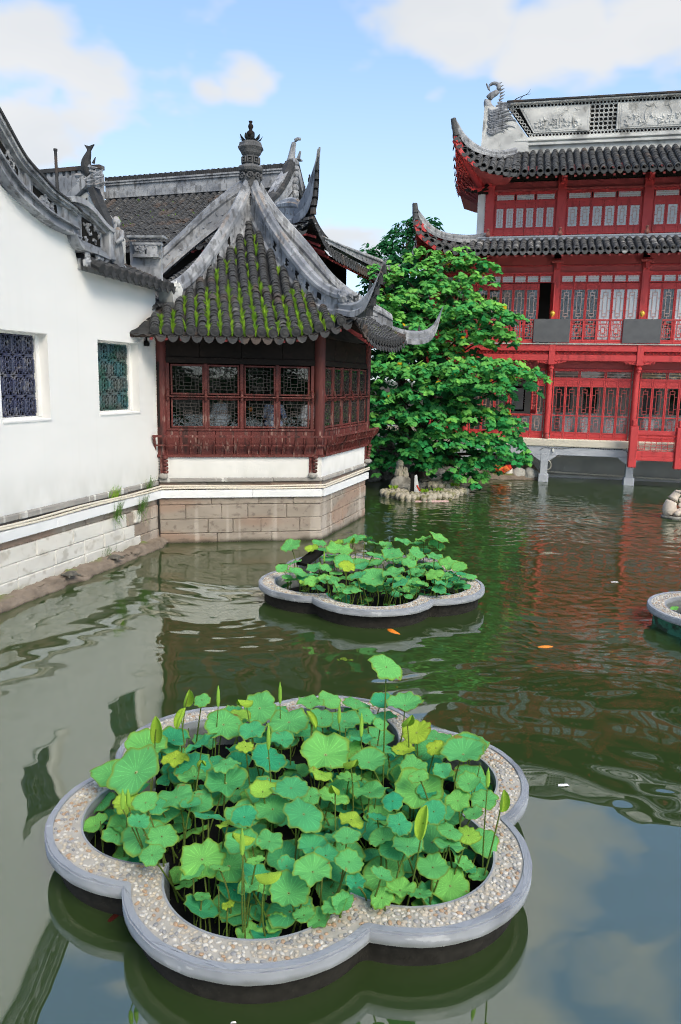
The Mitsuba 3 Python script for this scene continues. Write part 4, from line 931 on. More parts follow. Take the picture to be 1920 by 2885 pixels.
t1 = ridge(hall, [hb_(-1.2, 7.72), hb_(-.62, 7.70), hb_(-.2, 7.78), hb_(.04, 8.0), hb_(.17, 8.34), hb_(.22, 8.75), hb_(.30, 9.28)], [hb_(-1.2, 8.05), hb_(-.85, 8.24), hb_(-.5, 8.45), hb_(-.25, 8.66), hb_(-.02, 8.88), hb_(.15, 9.05), hb_(.38, 9.34)], FLY, [1.1, 1.1, 1., .8, .6, .5, .35], name='upturned_tip')
m = M(); beast(m, hb_(-.62, 8.38), HB.d, .2, 1); beast(m, hb_(-.28, 8.64), HB.d, .16, 1); put('ridge_animal', m, 'tile', t1)
m = M()
for q in range(6): a = hb_(-.0 + .05 * q, 7.75 + .21 * q); tube(m, [a, a + [0, 0, .17]], [.095 - .008 * q, .075 - .008 * q], 6)
put('corner_tiles', m, 'tile', t1)
HC = Fr(tuple(HS.p(HSL, 0, 0)[:2]), 64.0)
def hc_(k, z): return HC.p(k, 0, z)
b2 = [HS.p(2.2, -.6, 7.42), HS.p(4.5, -.6, 7.42), HS.p(6.8, -.6, 7.42), HS.p(8.4, -.5, 7.42)]; t2 = [HS.p(2.2, -.6, 7.62), HS.p(3.8, -.6, 7.66), HS.p(6.6, -.6, 7.80), HS.p(8.2, -.5, 7.84)]
ridge(hall, b2, t2, carve=24, seed=8, mat='cement', label='low carved ridge along the right eave')
ridge(hall, [HS.p(8.0, -.5, 7.36), hc_(-.3, 7.46), hc_(.0, 7.5), hc_(.35, 7.85), hc_(.55, 8.3), hc_(.72, 8.88)], [HS.p(8.0, -.5, 7.6), hc_(-.3, 7.70), hc_(.05, 7.78), hc_(.42, 8.05), hc_(.65, 8.45), hc_(.78, 8.95)], FLY, [1, 1, .9, .7, .5, .3], name='upturned_tip')
# fire wall gable with fish ornament and rod, left of the hall
fw = thing('gable_wall', 'stepped grey gable wall topped by a leaping fish ornament behind the white wall', 'gable wall')
K = Fr((-4.6, 18.0), 109.0)
put('wall_panel', prism(M(), K, Polygon([(-2.6, 5.0), (-2.6, 6.9), (-2.0, 7.25), (-1.45, 7.55), (-1.05, 6.95), (-.78, 6.55), (-.78, 5.0)]), -.5, .0), 'pale_cement', fw)
m = M(); sweep(m, smooth_path([K.p(-2.5, .0, 6.95), K.p(-2.1, .0, 7.22), K.p(-1.7, 0, 7.5), K.p(-1.38, 0, 7.72)], 10), [(-.12, -.06), (-.12, .12), (0, .18), (.12, .12), (.12, -.06)]); put('cap', m, 'cement', fw)
m = M(); sweep(m, smooth_path([K.p(-1.25, .0, 7.6), K.p(-1.1, .0, 7.25), K.p(-.92, 0, 6.9), K.p(-.76, 0, 6.55)], 10), [(-.14, -.06), (-.14, .07), (.14, .07), (.14, -.06)]); put('cap', m, 'tile', fw)
for u, z in ((-1.55, 7.28), (-1.95, 7.02), (-1.1, 7.02)): put('opening', prism(M(), K, Polygon([(u - .13, z - .13), (u + .12, z + .03), (u + .12, z + .14), (u - .13, z - .01)]), .004, .012), 'black', fw)
m = M(); carving(m, K, -1.75, -1.05, .02, 6.75, 7.1, 10, .1, 2); put('carving', m, 'pale_cement', fw)
m = M(); g = random.Random(8)
for k in range(22):
    u, z = -1.38 + g.gauss(0, .16), 7.74 + g.gauss(0, .13); a = g.uniform(-.6, .9); tube(m, K.P(smooth_path([(u, .05, z), (u + .14 * math.cos(a), .08, z + .1 * math.sin(a)), (u + .26 * math.cos(a), .06, z + .2 * math.sin(a) + .04)], 5)), [.06, .05, .04, .025, .008], 5)
put('wave_ornament', m, 'cement', fw)
fm = M(); tube(fm, K.P(smooth_path([(-1.30, .03, 7.9), (-1.40, .03, 8.05), (-1.40, .03, 8.2), (-1.33, .03, 8.36), (-1.31, .03, 8.46)], 12)), [.08, .11, .125, .13, .125, .12, .11, .095, .08, .065, .05, .045], 8)
fm2 = prism(fm, K, Polygon([(-1.33, 8.40), (-1.43, 8.55), (-1.30, 8.51), (-1.17, 8.54), (-1.28, 8.40)]), .01, .05); prism(fm, K, Polygon([(-1.25, 8.15), (-1.15, 8.27), (-1.19, 8.12)]), .01, .04); put('fish_ornament', fm, 'tile', fw, smooth=40)
rd = thing('lightning_rod', 'dark upright rod with a thicker foot left of the fish ornament', 'rod')
put('rod', tube(M(), [K.p(-2.2, .05, 6.9), K.p(-2.2, .05, 7.22), K.p(-2.2, .05, 7.24), K.p(-2.2, .05, 7.55), K.p(-2.21, .05, 7.56), K.p(-2.22, .05, 8.48)], [.10, .085, .07, .065, .042, .034], 8), 'tile', rd)
put('rod_cap', lathe(M(), [(.045, 0), (.05, .02), (.045, .05), (0, .06)], K.p(-2.22, .05, 8.47), 8), 'tile', rd)
# short distant ridge left
dr_ = thing('distant_ridge', 'dark pierced roof ridge seen behind the fish ornament at far left', 'roof ridge')
D_ = Fr(tuple(H.p(-9.0, -RIDGEQ + .5, 0)[:2]), 109)
put('cap', box(M(), D_, -5, -.3, -.15, .15, 10.42, 10.55), 'tile', dr_); put('ridge_wall', box(M(), D_, -5, -.3, -.1, .1, 9.2, 10.28), 'cement', dr_)
m = M()
for u in np.arange(-4.9, -.4, .26): box(m, D_, u, u + .14, -.09, .09, 10.28, 10.42)
put('pierced_course', m, 'cement', dr_); put('roof_slope', prism(M(), D_, Polygon([(-5, 5), (-5, 9.3), (-.3, 9.3), (-.3, 5)]), -.12, -.10), 'tile', dr_)
# weathered seated figure on the wall end and bridging eave strip behind it
st = thing('stone_figure', 'weathered stone figure of a robed old man on the end of the wall coping', 'statue')
c = W.p(-1.42, .05, 0)
bm = M(); tube(bm, [c + [0, 0, 5.3], c + [0, 0, 5.5], c + [.0, 0, 5.75], c + [.02, 0, 5.92], c + [.03, 0, 5.98]], [.13, .14, .115, .13, .05], 10); tube(bm, [c + [-.10, -.06, 5.9], c + [-.14, -.13, 5.75], c + [-.02, -.18, 5.66]], [.05, .05, .035], 6); tube(bm, [c + [.12, -.04, 5.9], c + [.15, -.12, 5.76], c + [.06, -.18, 5.68]], [.05, .05, .035], 6)
put('robe', bm, 'cement', st, True)
bm = M(); blob(bm, c + [.03, -.02, 6.06], (.075, .08, .095), 2, .12, 2, 1); tube(bm, [c + [.03, -.09, 6.06], c + [.03, -.115, 6.04]], [.02, .012], 5); tube(bm, [c + [.03, -.08, 6.0], c + [.03, -.11, 5.88]], [.035, .01], 5); put('head', bm, 'cement', st, True)
lk = thing('link_eave', 'narrow grey tiled strip with carved panels linking wall and hall', 'eave')
Q = Fr((-3.98, 14.9), 95)
put('beam', box(M(), Q, .0, .55, -.1, .05, 5.82, 5.86), 'cement', lk); put('cap', box(M(), Q, -.08, .62, -.13, .10, 5.94, 5.98), 'cement', lk); put('beam', box(M(), Q, 0, .5, -.1, .05, 5.60, 5.65), 'cement', lk)
for u in (.03, .27): put('panel', box(M(), Q, u, u + .2, -.05, .03, 5.65, 5.82), 'cement', lk)
m = M(); carving(m, Q, .05, .45, .04, 5.68, 5.8, 10, .06, 9); put('carving', m, 'cement', lk)
put('rear_panel', box(M(), Q, -.1, .5, -.2, -.1, 5.2, 5.9), 'cement', lk)

# ---------------------------------------------------------------- the red three-storey building
red = thing('red_building', 'three-storey red timber teahouse on grey concrete piers with black tiled eaves', 'building')
B = Fr((8.57, 26.68), 102.5)
def rbox(name, u0, u1, v0, v1, z0, z1, mat='red_paint', b=.008, parent=None, label=None, smooth=False):
    return put(name, box(M(), B, u0, u1, v0, v1, z0, z1, b), mat, parent or red, label=label)
COL = [-5.6, -4.26, -1.40, 1.46, 4.32, 7.18]
XR = 7.3
# under-structure
for u in (-4.28, -1.42, 1.45, 4.31, 7.17):
    pm = M(); box(pm, B, u - .125, u + .125, -.13, .13, .25, 1.0, .01); box(pm, B, u - .175, u + .175, -.18, .18, -.8, .27, .02)
    prism(pm, B, Polygon([(u - .125, .72), (u - .125, .95), (u - .42, .95), (u - .36, .88)]), -.115, .115); prism(pm, B, Polygon([(u + .125, .72), (u + .125, .95), (u + .42, .95), (u + .36, .88)]), -.115, .115)
    put('pier', pm, 'grey_paint', red)
rbox('edge_beam', -5.7, 1.50, -.14, .10, .95, 1.25, 'grey_paint', .01); rbox('edge_beam', 1.50, XR, -.14, .09, .95, 1.25, 'grey_paint', .01)
rbox('floor_slab', -5.7, 1.44, -3.5, .16, 1.25, 1.51, 'cream_slab', .03); rbox('floor_slab', 1.44, XR, -3.5, .05, 1.25, 1.508, 'cream_slab', .03)
rbox('rear_wall', -5.7, XR, -2.2, -1.7, -.9, 1.25, 'concrete'); rbox('footing', -1.3, XR, -1.75, -1.35, -.9, .10, 'concrete', .03)
put('drain_pipe', tube(M(), [B.p(u, -1.33, .17 - .02 * u) for u in np.linspace(-1.3, 5, 8)], .03, 7), 'pvc', red, True)
put('floodlight', box(M(), B, -1.18, -1.11, .10, .16, 1.06, 1.18, .01), 'pale_cement', red)
put('cable', tube(M(), smooth_path([B.p(-1.6, .11, 1.1), B.p(-1.35, .115, 1.2), B.p(-1.15, .13, 1.18), B.p(-.6, .12, 1.22), B.p(.2, .12, 1.235), B.p(.9, .12, 1.22), B.p(1.25, .12, 1.2), B.p(1.4, .12, 1.05)], 24), .008, 4), 'black', red)
put('cable', tube(M(), smooth_path([B.p(-1.27, .14, .75), B.p(-1.18, .16, .62), B.p(-1.2, .15, .5), B.p(-1.3, .14, .42)], 12), .012, 4), 'pvc', red)


def nested(m, u0, u1, z0, z1, v, w=.020, dense=False):
    """rectangular Chinese lattice: long inner rectangle tied to the frame by stubs"""
    W_, H_ = u1 - u0, z1 - z0
    def b(a0, a1, c0, c1): box(m, B, a0, a1, v - .008, v + .008, c0, c1)
    i1 = .26 * W_; x0, x1, y0, y1 = u0 + i1, u1 - i1, z0 + i1 * 1.0, z1 - i1 * 1.0
    b(x0, x1, y0, y0 + w); b(x0, x1, y1 - w, y1); b(x0, x0 + w, y0 + w, y1 - w); b(x1 - w, x1, y0 + w, y1 - w)
    xm = (u0 + u1) / 2; b(xm - w / 2, xm + w / 2, z0, y0); b(xm - w / 2, xm + w / 2, y1, z1)
    n = max(1, int(H_ / .34))
    for k in range(n):
        z = y0 + (y1 - y0) * (k + .5) / n; b(u0, x0, z - w / 2, z + w / 2); b(x1, u1, z - w / 2, z + w / 2)
    if H_ > .5:
        for z in (y0 + .1, y1 - .1 - w): b(x0 + w, x1 - w, z, z + w)


def leaf(u0, u1, v, zs, lat, pane='glass', name='window_leaf', label=None, fr_=.042, matf='red_paint'):
    """one casement: zs = list of (z0, z1, kind) from the bottom: 'p' solid panel, 'g' glazed with lattice"""
    m = M(); t = fr_; z0, z1 = zs[0][0], zs[-1][1]
    box(m, B, u0 + .004, u0 + t, v - .03, v + .02, z0, z1, .004); box(m, B, u1 - t, u1 - .004, v - .03, v + .02, z0, z1, .004)
    for i, (a, b, k) in enumerate(zs):
        box(m, B, u0 + t, u1 - t, v - .028, v + .018, a, a + t * .8, .004)
        if i == len(zs) - 1: box(m, B, u0 + t, u1 - t, v - .028, v + .018, b - t * .8, b, .004)
        if k == 'p': box(m, B, u0 + t, u1 - t, v - .025, v + .002, a + t * .8, b - (t * .8 if i == len(zs) - 1 else 0)); box(m, B, u0 + t + .03, u1 - t - .03, v - .02, v + .011, a + t * .8 + .03, b - t * .8 * (i == len(zs) - 1) - .03, .006)
    wk = put(name, m, matf, red, label=label)
    for i, (a, b, k) in enumerate(zs):
        if k != 'g': continue
        c0, c1 = a + t * .8, b - (t * .8 if i == len(zs) - 1 else 0)
        gm = M(); gm.add(B.P(np.array([[u0 + t, v - .012, c0], [u1 - t, v - .012, c0], [u1 - t, v - .012, c1], [u0 + t, v - .012, c1]])), [[0, 1, 2], [0, 2, 3]]); put('pane', gm, pane, wk)
        lm = M(); nested(lm, u0 + t, u1 - t, c0, c1, v + (.004 if pane != 'glass' else -.024)); put('lattice', lm, lat, wk)
    return wk


def transom(u0, u1, v, z0, z1, lat, pane):
    m = M(); t = .032
    box(m, B, u0, u1, v - .03, v + .02, z0, z0 + t, .004); box(m, B, u0, u1, v - .03, v + .02, z1 - t, z1, .004); box(m, B, u0, u0 + t, v - .03, v + .02, z0 + t, z1 - t, .004); box(m, B, u1 - t, u1, v - .03, v + .02, z0 + t, z1 - t, .004)
    wk = put('transom', m, 'red_paint', red); gm = M(); gm.add(B.P(np.array([[u0 + t, v - .01, z0 + t], [u1 - t, v - .01, z0 + t], [u1 - t, v - .01, z1 - t], [u0 + t, v - .01, z1 - t]])), [[0, 1, 2], [0, 2, 3]]); put('pane', gm, pane, wk)
    lm = M(); a, b, c, d = u0 + t, u1 - t, z0 + t, z1 - t; w = .014
    for q in ((a, b, c + (d - c) * .28, 0), (a, b, c + (d - c) * .7, 0)): box(lm, B, q[0], q[1], v - .004, v + .006, q[2], q[2] + w)
    for q in (.2, .5, .8): box(lm, B, a + (b - a) * q, a + (b - a) * q + w, v - .004, v + .006, c, c + (d - c) * .28); box(lm, B, a + (b - a) * (q - .08), a + (b - a) * (q - .08) + w, v - .004, v + .006, c + (d - c) * .7, d)
    put('lattice', lm, lat, wk)


gr = random.Random(2)
# ground floor
GV = -.2
for u in COL[:-1]:
    put('column', tube(M(), [B.p(u, -.12, 1.51), B.p(u, -.12, 4.3)], .105, 14), 'red_paint', red, smooth=35)
for bi, (c0, c1) in enumerate(zip(COL[:-1], COL[1:])):
    nl = 6 if c1 - c0 > 2 else 2
    e = np.linspace(c0 + .13, c1 - .13, nl + 1)
    for i in range(nl):
        a, b = e[i], e[i + 1]
        if bi == 1 and i in (3, 4): continue
        leaf(a, b, GV, [(1.53, 1.72, 'p'), (1.72, 2.31, 'g'), (2.31, 3.33, 'g'), (3.33, 3.58, 'p')], 'tan_lattice' if bi < 2 else 'red_dull', 'glass')
    if bi == 1:
        for i in (3, 4): leaf(e[i], e[i + 1], GV, [(1.53, 1.72, 'p'), (1.72, 2.31, 'g')], 'tan_lattice', 'glass', label='low panel under the open window')
        rbox('sill', e[3], e[5], GV - .04, GV + .05, 2.31, 2.35)
        for u, side in ((e[3] + .02, 1), (e[5] - .02, 1)):   # opened casements, standing out from the wall
            sm = M(); fr2 = Fr(tuple(B.p(u, GV + .02, 0)[:2]), 102.5 + (72 if u < -2.2 else 62)); Bk = B
            def sb(a0, a1, z0, z1, v0=-.02, v1=.02): box(sm, fr2, a0, a1, v0, v1, z0, z1, .004)
            sb(0, .045, 2.37, 3.5); sb(.355, .40, 2.37, 3.5); sb(.045, .355, 2.37, 2.41); sb(.045, .355, 3.46, 3.5); sb(.045, .355, 3.26, 3.46, -.012, .008); sb(.045, .355, 2.41, 2.52, -.012, .008)
            for q in np.linspace(.1, .3, 4): sb(q, q + .012, 2.52, 3.26, -.006, .006)
            for q in np.linspace(2.6, 3.2, 6): sb(.045, .355, q, q + .012, -.006, .006)
            put('open_casement', sm, 'red_paint', red, label='casement standing open')
        put('wall_picture', box(M(), B, e[3] + .12, e[4] + .22, -2.9, -2.86, 2.35, 3.3, .01), 'black', red); put('picture_sheet', box(M(), B, e[3] + .17, e[4] + .17, -2.858, -2.852, 2.42, 3.23), 'interior_pale', red)
    t3 = np.linspace(c0 + .13, c1 - .13, (4 if nl == 6 else 2))
    for i in range(len(t3) - 1): transom(t3[i] + .01, t3[i + 1] - .01, GV, 3.61, 3.89, 'pale_bar' if bi != 3 else 'gold_lattice', 'glass')
    rbox('head_rail', c0 + .1, c1 - .1, GV - .04, GV + .03, 3.89, 3.95); rbox('board', c0 + .1, c1 - .1, GV - .05, GV - .01, 3.95, 4.36, 'red_dull')
    rbox('mid_rail', c0 + .1, c1 - .1, GV - .03, GV + .03, 3.575, 3.615)
rbox('sill_beam', -5.65, XR, GV - .06, GV + .04, 1.508, 1.535)
for u in (-1.40,): put('clay_pot', lathe(M(), [(0, 0), (.06, 0), (.085, .06), (.075, .12), (.05, .15), (.055, .18), (.075, .20), (.07, .215), (0, .20)], B.p(u, .07, 1.512), 12), 'red_dull', red, smooth=True)
# balcony beams with carved strip
for bi, (c0, c1) in enumerate(zip(COL[:-1], COL[1:])):
    a, b = c0 + .105, c1 - .105
    rbox('lower_beam', a, b, .16, .30, 4.205, 4.405); rbox('upper_beam', a, b, .16, .31, 4.525, 4.745); rbox('strip_back', a, b, .16, .20, 4.405, 4.525, 'red_dull')
    m = M(); n = 22
    for k in range(n):
        uu = a + (b - a) * (k + .5) / n; s_ = 1 if k % 2 else -1
        tube(m, B.P(smooth_path([(uu - .055, .235, 4.465 - s_ * .04), (uu - .02, .245, 4.465 - s_ * .03), (uu + .02, .245, 4.465 + s_ * .03), (uu + .055, .235, 4.465 + s_ * .04)], 6)), .014, 4); tube(m, [B.p(uu, .235, 4.465 + s_ * .035), B.p(uu + .03, .25, 4.465 - s_ * .01), B.p(uu, .235, 4.465 - s_ * .03)], [.014, .012, .006], 4)
    put('carved_strip', m, 'red_paint', red)
    for uu, s_ in ((a, 1), (b, -1)):
        m = M(); prism(m, B, Polygon([(uu, 4.205), (uu, 4.09), (uu + s_ * .16, 4.11), (uu + s_ * .26, 4.145), (uu + s_ * .38, 4.165), (uu + s_ * .40, 4.205)]), .19, .27); carving(m, B, min(uu, uu + s_ * .34), max(uu, uu + s_ * .34), .275, 4.13, 4.19, 9, .05, bi); put('corner_bracket', m, 'red_paint', red)
for u in COL:
    rbox('beam_post', u - .105, u + .105, .13, .335, 4.07, 4.76); put('post_drop', lathe(M(), [(0, 0), (.05, .0), (.08, .05), (.06, .09), (.095, .12), (.095, .17), (.06, .2), (.1, .23), (0, .25)], B.p(u, .23, 3.82), 12), 'red_paint', red, smooth=35)
rbox('balcony_slab', -5.7, XR, -.6, .36, 4.745, 4.785, 'concrete', .006)
# second floor balustrade
ends = [(-5.7, -2.066), (-.865, .831), (2.034, 3.70), (4.9, XR)]
rbox('top_rail', -5.7, XR, .27, .35, 5.53, 5.585, 'red_dull'); rbox('bottom_rail', -5.7, XR, .285, .335, 4.86, 4.90)
def sboard(k, u0, u1, lab): put('notice_board', box(M(), B, u0, u1, .352, .39, 4.80, 5.585, .012), 'slate', red, label=lab)
sboard(0, -2.066, -.865, 'blank dark slate board nearer the tree'); sboard(1, .831, 2.034, 'blank dark slate board further right'); sboard(2, 3.70, 4.90, 'blank dark slate board')
for a, b in ends:
    n = max(1, round((b - a) / .43)); e = np.linspace(a, b, n + 1)
    for i in range(n + 1): rbox('post', e[i] - .025, e[i] + .025, .28, .34, 4.785, 5.53)
    for i in range(n):
        m = M(); x0, x1 = e[i] + .025, e[i + 1] - .025; z0, z1 = 4.90, 5.53; w = .018
        def q(a0, a1, c0, c1): box(m, B, a0, a1, .30, .32, c0, c1)
        xm, zm = (x0 + x1) / 2, 5.2
        q(x0, x1, 5.40, 5.40 + w); q(x0, x1, 5.0, 5.0 + w); q(x0 + .05, x0 + .05 + w, 5.0, 5.53); q(x1 - .05 - w, x1 - .05, 5.0, 5.53)
        q(xm - .07, xm + .07, 5.12, 5.12 + w); q(xm - .07, xm + .07, 5.29, 5.29 + w); q(xm - .07, xm - .07 + w, 5.12, 5.29); q(xm + .07 - w, xm + .07, 5.12, 5.29); q(xm - w / 2, xm + w / 2, 5.29, 5.40); q(xm - w / 2, xm + w / 2, 5.0, 5.12); q(x0 + .05, xm - .07, 5.20, 5.20 + w); q(xm + .07, x1 - .05, 5.2, 5.2 + w); q(xm - .1, xm - .1 + w, 5.4, 5.53); q(xm + .1, xm + .1 + w, 5.4, 5.53); q(x0, x0 + .05, 5.13, 5.13 + w); q(x1 - .05, x1, 5.3, 5.3 + w)
        put('lattice_panel', m, 'red_paint', red)
        rbox('skirt_panel', x0, x1, .295, .325, 4.79, 4.86)
for u in (-1.467, 1.409, 4.28):
    rbox('newel', u - .05, u + .05, .26, .36, 5.585, 5.66); put('gilt_ball', lathe(M(), [(0, 5.66), (.05, 5.66), (.045, 5.69), (.075, 5.715), (.092, 5.76), (.08, 5.81), (.045, 5.845), (.012, 5.865), (0, 5.88)], B.p(u, .31, 0), 14), 'gold', red, True)
# second floor wall
SV = -.4
C2 = [-5.55, -4.24, -1.376, 1.51, 4.37, 7.2]
for u in C2[:-1]:
    rbox('column', u - .115, u + .115, -.5, -.30, 4.785, 7.66); rbox('column_bracket', u - .05, u + .05, -.30, -.16, 7.28, 7.56); rbox('bracket_arm', u - .2, u + .2, -.24, -.12, 7.50, 7.58, 'red_dull')
for bi, (c0, c1) in enumerate(zip(C2[:-1], C2[1:])):
    nl = 6 if c1 - c0 > 2 else 2
    e = np.linspace(c0 + .15, c1 - .15, nl + 1)
    for i in range(nl):
        dark = bi == 1 and i == 5
        mir = (bi == 2 and i in (3, 4, 5)) or (bi == 3 and i in (0, 2, 3))  # clear panes whose sky reflection is painted as a pale solid colour
        if not dark: leaf(e[i] if i else e[0], e[i + 1], SV, [(4.80, 4.92, 'p'), (4.92, 5.60, 'g'), (5.60, 6.63, 'g'), (6.63, 6.84, 'p')], 'tan_lattice' if not mir else 'pale_bar', 'frosted_and_sky_pale' if mir else 'glass', label='window leaf with pale pane' if mir else None)
        else:
            rbox('door_jamb', e[5], e[5] + .03, SV - .05, SV + .03, 4.9, 6.84); m = M(); f2_ = Fr(tuple(B.p(e[6], SV, 0)[:2]), 102.5 + 76); box(m, f2_, 0, .38, -.02, .02, 4.9, 6.84, .005); put('open_door', m, 'red_paint', red, label='door leaf standing open')
        transom(e[i] + .005, e[i + 1] - .005, SV, 6.86, 7.12, 'pale_bar', 'frosted_and_sky_pale' if True else 'glass')
    rbox('head_rail', c0 + .11, c1 - .11, SV - .03, SV + .07, 7.15, 7.21); rbox('board', c0 + .11, c1 - .11, SV - .04, SV + .01, 7.21, 7.42, 'red_dull'); rbox('head_rail', c0 + .11, c1 - .11, SV - .03, SV + .03, 7.42, 7.45); rbox('board', c0 + .11, c1 - .11, SV - .04, SV, 7.45, 7.80, 'red_dull'); rbox('head_rail', c0 + .11, c1 - .11, SV - .03, SV + .02, 7.12, 7.15)
    rbox('stile', c0 + .11, c0 + .15, SV - .04, SV + .01, 4.9, 7.15); rbox('stile', c1 - .15, c1 - .11, SV - .04, SV + .01, 4.9, 7.15)
# third floor wall
TV3 = -.8
C3 = [-3.79, -1.36, 1.45, 4.3, 7.2]
rbox('end_pier', -4.21, -3.945, -1.9, -.78, 7.9, 10.5, 'plaster', .01, label='white end wall of the top storey')
for u in C3[:-1]:
    rbox('column', u - .15, u + .15, -.95, -.70, 8.3, 10.45); rbox('column_bracket', u - .055, u + .055, -.70, -.52, 10.18, 10.46)
    m = M(); p = B.p(u, -.42, 8.40); blob(m, p + [0, 0, .10], (.085, .08, .085), 2, .2, 2, 3); tube(m, [p + [0, 0, .12], p + [0, 0, .22]], [.05, .045], 7); blob(m, p + [0, 0, .26], (.055, .07, .05), 2, .15, 2, 4); put('ridge_figure', m, 'pink_stone', red, True)
for bi, (c0, c1) in enumerate(zip(C3[:-1], C3[1:])):
    e = np.linspace(c0 + .19, c1 - .19, 7)
    for i in range(6): leaf(e[i], e[i + 1], TV3, [(8.52, 8.75, 'p'), (8.75, 9.43, 'g'), (9.43, 9.65, 'p')], 'pale_bar', 'frosted_and_sky_pale', fr_=.055)
    t3 = np.linspace(c0 + .19, c1 - .19, 4)
    for i in range(3): transom(t3[i] + .02, t3[i + 1] - .02, TV3, 9.68, 9.91, 'pale_bar', 'frosted_and_sky_pale')
    rbox('mid_rail', c0 + .15, c1 - .15, TV3 - .04, TV3 + .01, 9.64, 9.69); rbox('head_rail', c0 + .15, c1 - .15, TV3 - .04, TV3 + .02, 9.91, 9.98); rbox('head_rail', c0 + .15, c1 - .15, TV3 - .04, TV3 + .09, 9.98, 10.05, 'red_dull'); rbox('board', c0 + .15, c1 - .15, TV3 - .05, TV3 + .01, 10.05, 10.30, 'red_dull'); rbox('stile', c0 + .15, c0 + .19, TV3 - .04, TV3 + .01, 8.5, 9.9); rbox('stile', c1 - .19, c1 - .15, TV3 - .04, TV3 + .01, 8.5, 9.9)
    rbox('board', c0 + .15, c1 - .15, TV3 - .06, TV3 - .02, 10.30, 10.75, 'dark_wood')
# interior: floors, back walls, side walls
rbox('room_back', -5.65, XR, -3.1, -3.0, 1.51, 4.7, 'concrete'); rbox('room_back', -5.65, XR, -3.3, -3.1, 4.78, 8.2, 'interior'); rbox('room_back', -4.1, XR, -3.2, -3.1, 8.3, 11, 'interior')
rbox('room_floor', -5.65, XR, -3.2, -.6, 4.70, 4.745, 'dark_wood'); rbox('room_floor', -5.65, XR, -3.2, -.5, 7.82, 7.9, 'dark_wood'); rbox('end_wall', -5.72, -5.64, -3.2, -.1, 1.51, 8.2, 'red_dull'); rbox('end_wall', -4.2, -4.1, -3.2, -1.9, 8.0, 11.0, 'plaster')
for i, u in enumerate((-.95, .02, 2.2, 3.1)): put('wall_picture', box(M(), B, u, u + .5, -2.995, -2.96, 2.35, 3.3, .01), 'black' if i % 2 else 'slate', red)
for i, u in enumerate((-.8, -.1, .7, 2.1, 2.8)): put('chair_back', box(M(), B, u, u + .3, -1.6, -1.55, 1.55, 2.2, .02), 'cloth_white' if i % 2 else 'interior_pale', red)
for i in range(16): put('chair_back', box(M(), B, -5.2 + .62 * i, -4.9 + .62 * i, -1.5, -1.45, 4.8, 5.42, .02), 'cloth_white', red)
# eaves
BT = tile_piece(.088, .104, .30, 6)
def eave(z0, z1, v0, v1, ustart, uend, mat, sp, cornerfn, lab):
    zz = lambda t: z0 + .06 + (z1 - z0 - .06) * (t * .8 + .2 * t * t)
    for u in np.arange(ustart, uend, sp):
        t = np.linspace(0, 1, 8); path = B.P(np.stack([t * 0 + u, v0 + (v1 - v0) * t, zz(t) + .03], 1)); rm = M(); slope_row(rm, path, B.n + np.array([0, 0, 1.2]), .1, .27, shared=BT, jit=.007); put('tile_row', rm, mat, red, smooth=True)
        dm_ = M(); drip_end(dm_, B.p(u, v0 + .02, z0 + .10), B.n, (0, 0, 1), sp * .42, .17, .2); put('drip_tile', dm_, mat, red)
    m = M(); grid(m, B.P(np.array([[(u, v0 + (v1 - v0) * t, zz(t) - .02 - .02 * (k % 2)) for k, u in enumerate(np.arange(ustart - sp, uend + sp, sp / 2))] for t in np.linspace(0, 1, 6)]))); put('pan_tiles', m, mat, red)
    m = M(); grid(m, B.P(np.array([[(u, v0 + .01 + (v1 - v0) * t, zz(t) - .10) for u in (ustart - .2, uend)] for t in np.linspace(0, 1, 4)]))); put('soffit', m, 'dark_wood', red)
    for u in np.arange(ustart, uend, .30): put('rafter', bar(M(), B.p(u, v0 - .02, zz(0) - .13), B.p(u, v0 - 1.0, zz(.5) - .13), .07, .06), 'red_dull', red)
eave(7.66, 8.30, .80, -.50, -4.3, XR, 'tile_grey', .247, None, '')
eave(10.12, 11.44, .80, -1.6, -3.15, XR, 'tile', .247, None, '')
rbox('ridge_cap', -4.3, XR, -.62, -.40, 8.28, 8.37, 'grey_paint', .02); put('ridge_roll', tube(M(), [B.p(-4.3, -.44, 8.40), B.p(XR, -.44, 8.40)], .045, 8), 'grey_paint', red, True)


def corner(hipb, hipt, eavep, nrows, mat, lat, lab, hipcem='cement'):
    """upturned corner: ridge on the hip, tiles falling to the curved eave, red underside"""
    hb, ht, ep = [smooth_path([(a, b, c) for a, b, c in q], 40) for q in (hipb, hipt, eavep)]
    key = ridge(red, B.P(hb), B.P(ht), [(-.16, 0), (-.16, .08), (-.10, .11), (-.12, .18), (-.06, .24), (0, .255), (.06, .24), (.12, .18), (.10, .11), (.16, .08), (.16, 0)], lat, hipcem, 'upturned_tip', lab)
    eo = B.P(ep); ho = B.P(hb)
    g_ = M(); grid(g_, np.stack([eo, (eo + ho) / 2 - [0, 0, .05], ho], 0)); put('corner_slope', g_, mat, key)
    for t in np.linspace(.02, .95, nrows):
        i = t * 39; a = int(i); E_, H_ = eo[a], ho[min(39, a + 1)]; path = np.array([E_ + (H_ - E_) * s_ + [0, 0, .04 - .06 * math.sin(3.14 * s_)] for s_ in np.linspace(0, 1, 5)])
        if np.linalg.norm(H_ - E_) > .3:
            rm = M(); slope_row(rm, path, B.n + np.array([0, 0, 1.2]), .1, .2, shared=BT); put('tile_row', rm, mat, key, smooth=True)
        dm_ = M(); drip_end(dm_, E_ + [0, 0, .02] + B.n * .03, B.n, (0, 0, 1), .11, .16, .2); put('drip_tile', dm_, mat, key)
    return key, eo, ho
